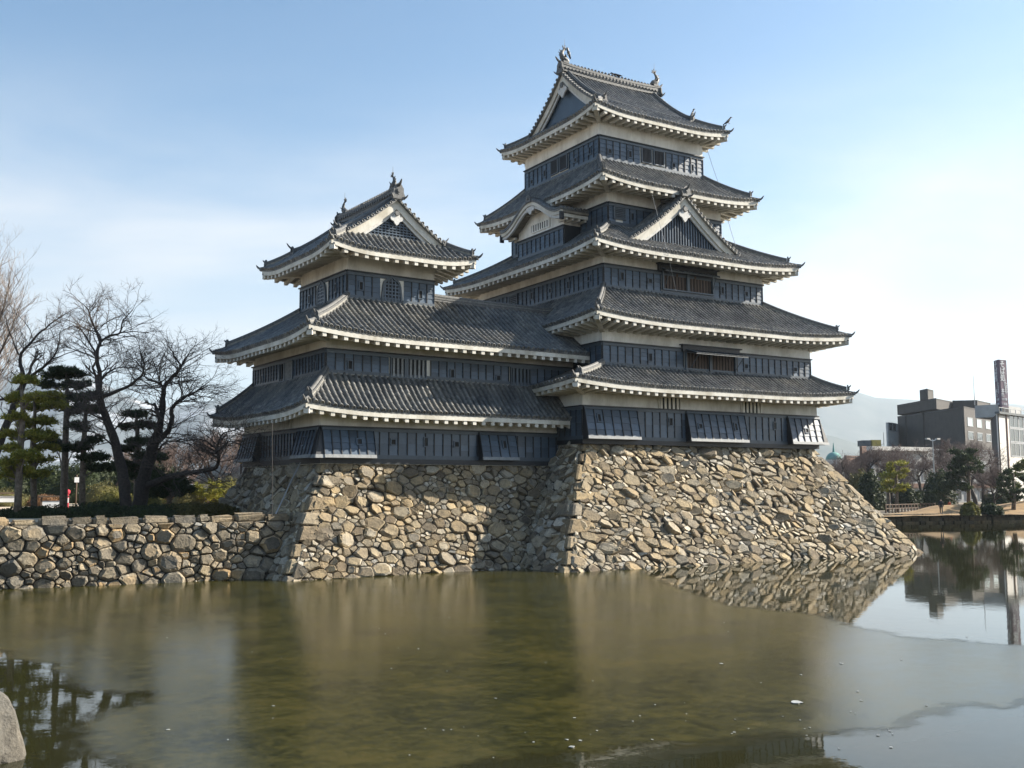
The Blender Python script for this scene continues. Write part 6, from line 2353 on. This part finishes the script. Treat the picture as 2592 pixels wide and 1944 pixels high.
g0 = far_ground(1900, 126)
b = MB(); N_ = 28
vs = []
for i in range(N_ + 1):
    for j in range(13):
        a = (i / N_ - .5) * 60; c = (j / 12 - .5) * 14
        h = 1.5 * math.exp(-((a - 6) / 11) ** 2 - (c / 4.0) ** 2) + .9 * math.exp(-((a + 9) / 5) ** 2 - (c / 3) ** 2) + noise.noise(Vector((a * .3, c * .3, 0))) * .25
        p = g0 + dn * a - n * c
        vs.append((p.x, p.y, PZ - .1 + max(0, h)))
b.v = vs
for i in range(N_):
    for j in range(12):
        b.f.append((i * 13 + j, (i + 1) * 13 + j, (i + 1) * 13 + j + 1, i * 13 + j + 1))
structure(b.build('hill', 'drygrass', smooth=True))

# far shore trees
_fp = {}


def far_pine(label, a, vtop, vbase, D, pads, seed, mat, group='pines on the far shore'):
    u = ux(a)
    S = lambda aa, bb: (ux(aa), vy(bb))
    trunk = [(ux(a), 1304, 0, .28), (ux(a) + 1, vy(lerp(vbase, vtop, .4)), 0, .22), (ux(a) - 1, vy(lerp(vbase, vtop, .8)), 0, .14), (ux(a), vy(vtop + 20), 0, .06)]
    return pine('pine_tree', label, D, trunk, [S(x, y) + (w * .29, h * .29, dd) for x, y, w, h, dd in pads], seed, mat, group, base_z=PZ, dens=85, nl=.5, nw=.075)


far_pine('light green layered pine left of the walkers', 930, 1075, 1500, 128, [(930, 1095, 75, 22, 0), (880, 1150, 70, 25, 1), (975, 1160, 45, 20, -1), (920, 1205, 100, 24, 0), (860, 1265, 80, 24, 1), (960, 1285, 60, 22, -1), (900, 1320, 90, 22, 0)], 401, 'pinelit')
far_pine('light green thin-stemmed pine just left of it by the fence', 858, 1180, 1500, 131, [(850, 1200, 60, 22, 0), (830, 1250, 55, 22, 1), (870, 1300, 60, 22, 0)], 402, 'pine')
far_pine('tall dark rounded pine right of the walkers', 1560, 955, 1450, 132, [(1520, 985, 90, 28, 0), (1470, 1030, 80, 30, 1), (1590, 1040, 80, 30, -1), (1520, 1075, 120, 32, 0), (1450, 1125, 70, 26, 1), (1570, 1130, 110, 32, 0), (1640, 1150, 50, 24, -1), (1480, 1185, 80, 26, 0), (1400, 1210, 100, 34, 1), (1370, 1280, 90, 36, 0), (1450, 1300, 90, 34, -1), (1340, 1350, 80, 34, 0)], 403, 'pinedark')
far_pine('dark pine with stepped layers near the right edge', 1955, 1150, 1500, 122, [(1930, 1165, 70, 22, 0), (1900, 1220, 70, 24, 1), (1970, 1225, 70, 24, -1), (1930, 1275, 95, 26, 0), (1900, 1335, 75, 26, 1), (1990, 1340, 80, 26, 0), (1930, 1390, 90, 26, 0)], 404, 'pinedark')
far_pine('dark pine cut by the right picture edge', 2060, 1060, 1500, 126, [(2020, 1085, 60, 26, 0), (2060, 1130, 90, 30, 0), (2010, 1190, 70, 28, 1), (2080, 1240, 90, 30, 0), (2020, 1300, 70, 28, -1)], 405, 'pine')
for i, (a, D, w, h, mat, lab) in enumerate([(700, 138, 1.9, 5.2, 'hedge', 'dark rounded evergreen beside the stone corner'), (610, 146, 2.2, 5.4, 'olive', 'olive evergreen left of the dark rounded one'), (1300, 142, 2.2, 5.2, 'hedge', 'dark evergreen behind the tall rounded pine'), (1560, 116, 1.0, 1.3, 'shrub', 'yellow-green shrub on the grass mound'), (1745, 118, 1.3, 1.1, 'hedge', 'low dark shrub right of the yellow-green one'), (1010, 150, 2.0, 3.2, 'hedge', 'dark shrub behind the light green pine'), (1110, 152, 2.2, 2.4, 'hedge', 'low dark shrub behind the fence'), (1820, 150, 2.5, 2.2, 'hedge', 'low dark shrub on the crest of the mound')]):
    p = far_ground(a, D)
    shrub('evergreen_shrub', lab, (p.x, p.y, PZ), (w, w, h), mat, 420 + i, n=2200, leaf_size=.22)
for i, (a, D, h, lab) in enumerate([(560, 165, 9.4, 'bare tree in front of the teal dome'), (760, 160, 10.4, 'bare reddish tree above the brown building'), (900, 165, 10.6, 'bare reddish tree before the pale hall'), (1060, 160, 9.8, 'bare reddish tree right of the light green pine'), (1190, 155, 8.4, 'bare reddish tree behind the walkers'), (1330, 170, 11.8, 'bare tree below the office block corner'), (1700, 160, 11.2, 'tall bare pale tree right of the dark rounded pine'), (1620, 172, 12, 'bare tree behind the dark rounded pine'), (1790, 128, 5.8, 'bare reddish tree on the grass mound'), (1850, 150, 8, 'bare tree below the beige block'), (480, 175, 9, 'bare tree touching the stone corner')]):
    p = far_ground(a, D)
    far_bare('bare_tree', lab, (p.x, p.y, PZ), h, i % 3, i * 2.1, 'bare trees on the far shore')

# fence along the far path
r = None
p0, p1 = far_ground(830, 122), far_ground(1260, 131)
r = base_thing('wooden_fence', 'low dark wooden rail fence along the far path', p0, 'fence')
nf = 16
for k in range(nf + 1):
    p = p0.lerp(p1, k / nf)
    q = MB(); q.box((p.x - .07, p.y - .07, PZ), (p.x + .07, p.y + .07, PZ + 1.1)); q.build('post', 'fencewood', r)
for h in (.55, 1.0):
    q = MB(); q.tube([Vector((p0.x, p0.y, PZ + h)), Vector((p1.x, p1.y, PZ + h))], [.06, .06], 6, True); q.build('rail', 'fencewood', r)

# lamp posts and masts
for nm, lab, a, btop, D, rr in (('lamp_post', 'slim white lamp post before the pale hall', 1266, 865, 150, .1), ('mast', 'thin mast left of the white annex', 836, 805, 240, .1)):
    p = far_ground(a, D); zt = zof(vy(btop), D)
    t_ = base_thing(nm, lab, p, 'lamp post' if nm == 'lamp_post' else 'mast')
    q = MB(); q.tube([Vector((p.x, p.y, PZ)), Vector((p.x, p.y, zt))], [rr * 1.4, rr * .7], 7, True); q.build('pole', 'greywall', t_)
    if nm == 'lamp_post':
        for sg in (-1, 1):
            q = MB(); q.tube([Vector((p.x, p.y, zt - .3)), Vector((p.x, p.y, zt)) + dn * (sg * .9)], [.06, .05], 6, True); q.build('arm', 'signwhite', t_)
            c_ = Vector((p.x, p.y, zt)) + dn * (sg * .9); q = MB(); q.box(tuple(c_ + Vector((-.35, -.2, -.1))), tuple(c_ + Vector((.35, .2, .12)))); q.build('lamp_head', 'greywall', t_)


# ------------------------------------------------------------------ people on the far path
def person(label, pos, h, face, jacket, trousers, step=.16, arm=.1):
    """one continuous skinned figure"""
    k = h / 1.72
    J = {'pel': (0, 0, .95), 'ch': (0, .02, 1.25), 'nk': (0, .03, 1.47), 'hd': (0, .05, 1.56), 'tp': (0, .05, 1.70),
         'sl': (-.19, .02, 1.40), 'el': (-.25, .02 - arm, 1.14), 'wl': (-.22, .08 - arm, .90), 'fl': (-.21, .10 - arm, .80), 'sr': (.19, .02, 1.40), 'er': (.25, .02 + arm, 1.14), 'wr': (.22, .12 + arm, .92), 'fr': (.21, .15 + arm, .82),
         'hl': (-.10, 0, .90), 'kl': (-.10, step * .7, .49), 'al': (-.10, step, .08), 'tl': (-.11, step + .15, .03), 'hr': (.10, 0, .90), 'kr': (.10, -step * .3, .49), 'ar': (.10, -step, .10), 'tr': (.11, -step + .14, .03)}
    Rr = {'pel': .15, 'ch': .17, 'nk': .065, 'hd': .095, 'tp': .085, 'sl': .085, 'el': .06, 'wl': .045, 'fl': .035, 'sr': .085, 'er': .06, 'wr': .045, 'fr': .035, 'hl': .10, 'kl': .072, 'al': .05, 'tl': .04, 'hr': .10, 'kr': .072, 'ar': .05, 'tr': .04}
    E_ = [('pel', 'ch'), ('ch', 'nk'), ('nk', 'hd'), ('hd', 'tp'), ('ch', 'sl'), ('sl', 'el'), ('el', 'wl'), ('wl', 'fl'), ('ch', 'sr'), ('sr', 'er'), ('er', 'wr'), ('wr', 'fr'), ('pel', 'hl'), ('hl', 'kl'), ('kl', 'al'), ('al', 'tl'), ('pel', 'hr'), ('hr', 'kr'), ('kr', 'ar'), ('ar', 'tr')]
    names = list(J)
    me = bpy.data.meshes.new('person')
    me.from_pydata([tuple(c * k for c in J[n_]) for n_ in names], [(names.index(a), names.index(b2)) for a, b2 in E_], [])
    o = bpy.data.objects.new('person', me); COL.objects.link(o)
    sk = o.modifiers.new('skin', 'SKIN')
    ly = me.skin_vertices[0].data if me.skin_vertices else None
    if ly is None:
        bm = bmesh.new(); bm.from_mesh(me); bm.verts.layers.skin.verify(); bm.to_mesh(me); bm.free(); ly = me.skin_vertices[0].data
    for i, n_ in enumerate(names):
        ly[i].radius = (Rr[n_] * k, Rr[n_] * k); ly[i].use_root = n_ == 'pel'
    o.modifiers.new('sub', 'SUBSURF').levels = 1
    dg = bpy.context.evaluated_depsgraph_get()
    m2 = bpy.data.meshes.new_from_object(o.evaluated_get(dg))
    bpy.data.objects.remove(o)
    for mt in (jacket, trousers, 'skin', 'crowblack'):
        m2.materials.append(M[mt])
    for pl in m2.polygons:
        c = pl.center / k
        z_ = c.z
        pl.material_index = 1 if z_ < .88 and abs(c.x) < .18 else 2 if (z_ > 1.5 and c.y > .07 and z_ < 1.66) or (z_ < .9 and abs(c.x) > .18) else 3 if z_ > 1.5 else 0
        pl.use_smooth = True
    o = bpy.data.objects.new('person', m2); COL.objects.link(o)
    o.location = pos; o.rotation_euler = (0, 0, face)
    tag(o, label, 'person', 'walkers on the far path')
    return o


p = on_z(2383, 1302, PZ)
person('person in dark clothes walking on the far path', (p.x, p.y, PZ), 1.72, 2.2, 'jacketblack', 'crowblack')
p = on_z(2404, 1297, PZ)
person('shorter person in an orange-red jacket on the far path', (p.x, p.y, PZ), 1.45, -2.0, 'orange', 'jacketblack', .12)

# ------------------------------------------------------------------ garden house at the left
h0, h1 = at(489, 1240, 112), at(690, 1240, 102)
h0.z = h1.z = 2.72
d = (h1 - h0); Lh = d.length; d.normalize(); nrm = Vector((d.y, -d.x, 0))
r = thing('garden_house', 'long white garden house with a grey tiled roof behind the trees', 'building', tuple(h0), own=tuple(h0))
F = frame(h0, d, (0, 0, 1))
zw = at(560, 1216, 107).z - 2.72; zr = at(560, 1158, 110).z - 2.72
q = MB(); q.box((.6, 0, -5), (Lh, zw, 0)); me = q.mesh('wall'); me.transform(F); obj('wall', me, 'plaster', r)
q = MB()
P_ = lambda a, h, o_: F @ Vector((a, h, o_))
rw = 44
for k in range(rw * 2):
    a0, a1 = lerp(0, Lh, k / (2 * rw)), lerp(0, Lh, (k + 1) / (2 * rw))
    q.quad(P_(a0, zw - .15, .9), P_(a1, zw - .15, .9), P_(a1 * .97 + .03 * Lh + .5, zr, -2.6), P_(a0 * .97 + .03 * Lh + .5, zr, -2.6))
q.quad(P_(0, zw - .15, .9), P_(1.6, zr, -2.6), P_(1.6, zr, -3), P_(0, zw - .15, -6))
q.quad(P_(0, zw - .15, .9), P_(Lh, zw - .15, .9), P_(Lh, zw - .35, .85), P_(0, zw - .35, .85))
me = q.mesh('roof'); rf = obj('roof', me, 'tile', r)
for k in range(rw):
    a0 = lerp(.1, Lh - .1, (k + .5) / rw)
    b = MB(); b.tube([P_(a0, zw - .08, .95), P_(a0 * .97 + .03 * Lh + .5, zr + .06, -2.6)], [.12, .11], 6, True); b.build('tile_row', 'ridge', rf, True)
b = MB(); b.tube([P_(.6, zr + .1, -2.6), P_(Lh, zr + .1, -2.6)], [.22, .22], 8, True); b.build('ridge', 'ornament', rf)
b = MB(); b.tube([P_(0, zw, .9), P_(1.7, zr + .1, -2.6)], [.16, .16], 6, True); b.build('hip_ridge', 'ridge', rf)
for a0 in (Lh * .36, Lh * .62):
    pane_window(r, F, a0, a0 + 2.2, zw - 1.35, zw - .45, mull=3, fm='whitewall')
q = MB(); q.box((.55, zw * .05, 0), (Lh, zw * .14, .05)); me = q.mesh('skirting'); me.transform(F); obj('skirting', me, 'darkwall2', r)

# small things in the garden
def post_thing(name, label, cat, p, items):
    t_ = thing(name, label, cat, p, own=(0, 0, 0))
    for nm, mt, kind, args in items:
        q = MB()
        if kind == 'box': q.box(*args)
        else: q.tube(*args)
        q.build(nm, mt, t_, kind == 'tube')
    return t_


p = at_ground(405, 74)
post_thing('hydrant_post', 'red post with a rounded head on the sand court', 'post', p, [('post', 'red', 'tube', ([Vector((0, 0, 0)), Vector((0, 0, 1.0)), Vector((0, 0, 1.08))], [.13, .13, .10], 8, True)), ('head', 'red', 'tube', ([Vector((0, 0, 1.08)), Vector((0, 0, 1.2)), Vector((0, 0, 1.38)), Vector((0, 0, 1.46))], [.10, .20, .20, .08], 8, True)), ('plate', 'signwhite', 'box', ((-.1, -.16, .5), (.1, -.13, .85)))])
p = at_ground(45, 74)
post_thing('notice_board', 'low white notice board left of the lit pine trunk', 'sign', p, [('panel', 'signwhite', 'box', ((-.7, -.03, .55), (.7, .03, 1.0))), ('roof', 'fencewood', 'box', ((-.95, -.2, 1.15), (.95, .2, 1.25))), ('leg', 'fencewood', 'box', ((-.8, -.05, 0), (-.7, .05, 1.15))), ('leg', 'fencewood', 'box', ((.7, -.05, 0), (.8, .05, 1.15)))])
p = at_ground(330, 68)
post_thing('notice_board', 'dark-framed notice board by the broad dark pine trunk', 'sign', p, [('panel', 'signwhite', 'box', ((-.75, -.03, .25), (.6, .03, .7))), ('roof', 'fencewood', 'box', ((-.95, -.2, .95), (.9, .2, 1.05))), ('leg', 'fencewood', 'box', ((-.85, -.05, 0), (-.75, .05, .95))), ('leg', 'fencewood', 'box', ((.7, -.05, 0), (.8, .05, .95)))])
p = at_ground(458, 80)
post_thing('sign_post', 'thin post with a small white plate behind the fourth pine', 'sign', p, [('pole', 'fencewood', 'tube', ([Vector((0, 0, 0)), Vector((0, 0, 2.6))], [.06, .05], 6, True)), ('plate', 'signwhite', 'box', ((-.17, -.05, 2.0), (.17, -.02, 2.4)))])
s_ = C(1443, 1560)
p = at(s_[0], 1240, 62); zt = at(s_[0], 640 + 1150 * .4219, 62).z
post_thing('golden_pole', 'thin pole topped with a golden gourd beside the small keep', 'pole', (p.x, p.y, 2.72), [('pole', 'fencewood', 'tube', ([Vector((0, 0, 0)), Vector((0, 0, zt - 2.72 - 1.1))], [.05, .05], 6, True)), ('gourd', 'gold', 'tube', ([Vector((0, 0, zt - 2.72 - 1.15)), Vector((0, 0, zt - 2.72 - 1.0)), Vector((0, 0, zt - 2.72 - .72)), Vector((0, 0, zt - 2.72 - .5)), Vector((0, 0, zt - 2.72 - .28)), Vector((0, 0, zt - 2.72 - .05)), Vector((0, 0, zt - 2.72 + .05))], [.05, .2, .24, .13, .19, .15, .03], 9, True))])

# ------------------------------------------------------------------ crows on the roofs
def crow(label, p, face, pitch=0.0, s=1.0):
    b = MB()
    sp = [(-.34, .02, .012, .03), (-.22, .05, .03, .045), (-.10, .09, .065, .06), (.02, .14, .085, .078), (.12, .20, .075, .07), (.18, .26, .05, .05), (.22, .30, .055, .052), (.27, .31, .04, .036), (.31, .30, .018, .016), (.37, .285, .004, .004)]
    b.loft([[(x, rb * math.cos(2 * math.pi * k / 8), z + ra * math.sin(2 * math.pi * k / 8)) for k in range(8)] for x, z, ra, rb in sp], True, True)
    for sg in (-1, 1):
        b.hexa([(-.30, sg * .035, .04), (.10, sg * .075, .20), (.10, sg * .09, .17), (-.30, sg * .05, .02), (-.28, sg * .045, .06), (.06, sg * .085, .23), (.06, sg * .10, .2), (-.28, sg * .06, .04)])
        b.tube([Vector((.02, sg * .035, .08)), Vector((.04, sg * .035, -.02))], [.012, .009], 5)
        b.tube([Vector((.0, sg * .035, -.02)), Vector((.09, sg * .035, -.02))], [.008, .006], 4)
    b.v = [Vector(v) * s for v in b.v]
    o = b.build('crow', 'crowblack', None, True)
    o.location = p; o.rotation_euler = (0, -pitch, face)
    tag(o, label, 'bird', 'crows perched on the large keep')


def above(u, v, y, dz=0.0):
    d = px(u, v); t = (y - CAM.y) / d.y
    q = CAM + d * t
    return (q.x, q.y, q.z + dz)


crow('crow perched near the top of the left roof fish on the large keep', above(1438, 139, 0.0), 3.6, .5, 1.15)
crow('crow perched at the foot of the left roof fish on the large keep', above(1430, 160, -.1), 3.0, .5, 1.1)
crow('crow standing on the middle of the top ridge', above(1561, 196, 0.0), 2.6, -.2, 1.25)
crow('crow on the lower end of the descending ridge of the top roof', above(1755, 294, -4.1), -.5, .6, 1.2)
crow('crow on the upturned right corner of the top roof', above(1844, 313, -5.7), -.4, .3, 1.2)

# ------------------------------------------------------------------ cables and pipes on the castle
def cable(name, label, pts, r=.012, mat='steel', cat='cable'):
    q = MB(); q.tube([Vector(p) for p in pts], [r] * len(pts), 5, True)
    tag(q.build(name, mat), label, cat)


cable('lightning_cable', 'thin lightning cable hanging from the top roof to the fourth roof', [above(1790, 378, -5.4), above(1800, 410, -5.6), above(1818, 462, -6.2)], .014)
cable('lightning_cable', 'thin lightning cable hanging from the fourth roof to the triangular gable', [above(1840, 548, -7.2), above(1852, 590, -7.4), above(1862, 622, -7.8)], .014)
cable('lightning_cable', 'thin lightning cable crossing the upper brown shutters', [above(1650, 490, -7.4), above(1668, 560, -7.9), above(1690, 640, -9.3), above(1712, 738, -8.3)], .012)
p0 = above(689, 1070, -9.35); p1 = above(689, 1300, -9.35)
cable('drain_pole', 'slim pole standing before the shaded side of the small stone base', [p0, ((p0[0] + p1[0]) / 2, p0[1], (p0[2] + p1[2]) / 2), (p1[0], p1[1], 2.9)], .016, 'darkwall2', 'pole')
TWm = Matrix.Translation((-20, 0, 0)) @ Matrix.Rotation(TW, 4, 'Z')
pp = [TWm @ Vector(q) for q in ((-4.75, -5.6, 5.5), (-5.35, -5.9, 4.6), (-6.1, -6.6, 3.6), (-6.7, -7.2, 2.9))]
cable('drain_hose', 'pale hose running down the shaded side of the small stone base', pp, .035, 'steel', 'hose')


# ------------------------------------------------------------------ mountains and air
def mountain(name, pts, D, mat, depth=.35, seed=0, foot=0.0):
    """ridge line given as picture places at distance D, with slopes and spurs before and behind it"""
    b = MB(); rows_ = 12
    us = []
    for (u0, v0), (u1, v1) in zip(pts, pts[1:]):
        n_ = max(1, int(abs(u1 - u0) / 9))
        us += [(lerp(u0, u1, k / n_), lerp(v0, v1, k / n_)) for k in range(n_)]
    us.append(pts[-1])
    for i, (u, v) in enumerate(us):
        for j in range(rows_ + 1):
            t = j / rows_                                   # 0 front foot, .7 ridge, 1 behind
            Dj = D * (1 - depth + depth * 1.3 * t)
            top = at(u, v, D).z
            k = t / .77 if t < .77 else 1 - (t - .77) / .23 * .5
            p = at(u, 1238, Dj)
            nn = noise.noise(Vector((p.x * .0016, p.y * .0016, seed))) * .5 + noise.noise(Vector((p.x * .005, p.y * .005, seed))) * .2
            h = top * (k ** 1.25) * (1 + nn * .45 * (1 - abs(k - .5) * 1.2) * (0 if abs(t - .77) < .05 else 1))
            b.v.append((p.x, p.y, max(foot, h) if j else foot))
    m_ = rows_ + 1
    for i in range(len(us) - 1):
        for j in range(rows_):
            b.f.append((i * m_ + j, (i + 1) * m_ + j, (i + 1) * m_ + j + 1, i * m_ + j + 1))
    return structure(b.build(name, mat, smooth=True))


mountain('mountain', [(1500, 1080), (1700, 1040), (1900, 1000), (2040, 980), (2152, 982), (2185, 986), (2226, 999), (2278, 1002), (2330, 1005), (2390, 1005), (2463, 1009), (2521, 1012), (2592, 1017), (2750, 1040), (3000, 1010), (3400, 1060)], 6000, 'forest', seed=2.3)
mountain('mountain', [(1750, 1180), (1900, 1120), (2020, 1092), (2090, 1096), (2116, 1101), (2145, 1111), (2179, 1122), (2230, 1150), (2300, 1180), (2420, 1200), (2600, 1190)], 3600, 'forest', seed=5.1)
mountain('mountain', [(-900, 960), (-500, 930), (-200, 950), (-60, 940), (25, 927), (60, 940), (105, 931), (139, 917), (177, 930), (230, 952), (300, 985), (360, 1010), (430, 1025), (498, 1012), (548, 1005), (603, 1003), (680, 1020), (760, 1000), (900, 1040), (1100, 1080)], 6000, 'farforest', seed=8.7)
b = MB(); b.box((-8800, -2600, -1.3), (8900, 8900, 790))
hz = b.mesh('haze')
m, nt, bs = new_mat('haze')
nt.nodes.remove(bs)
pv = nt.nodes.new('ShaderNodeVolumePrincipled')
pv.inputs['Color'].default_value = (0.74, 0.87, 1.0, 1)
pv.inputs['Density'].default_value = 0.00010
pv.inputs['Anisotropy'].default_value = 0.3
nt.links.new(pv.outputs[0], nt.nodes['Material Output'].inputs['Volume'])
hz.materials.append(m)
stuff(obj('haze', hz, None))
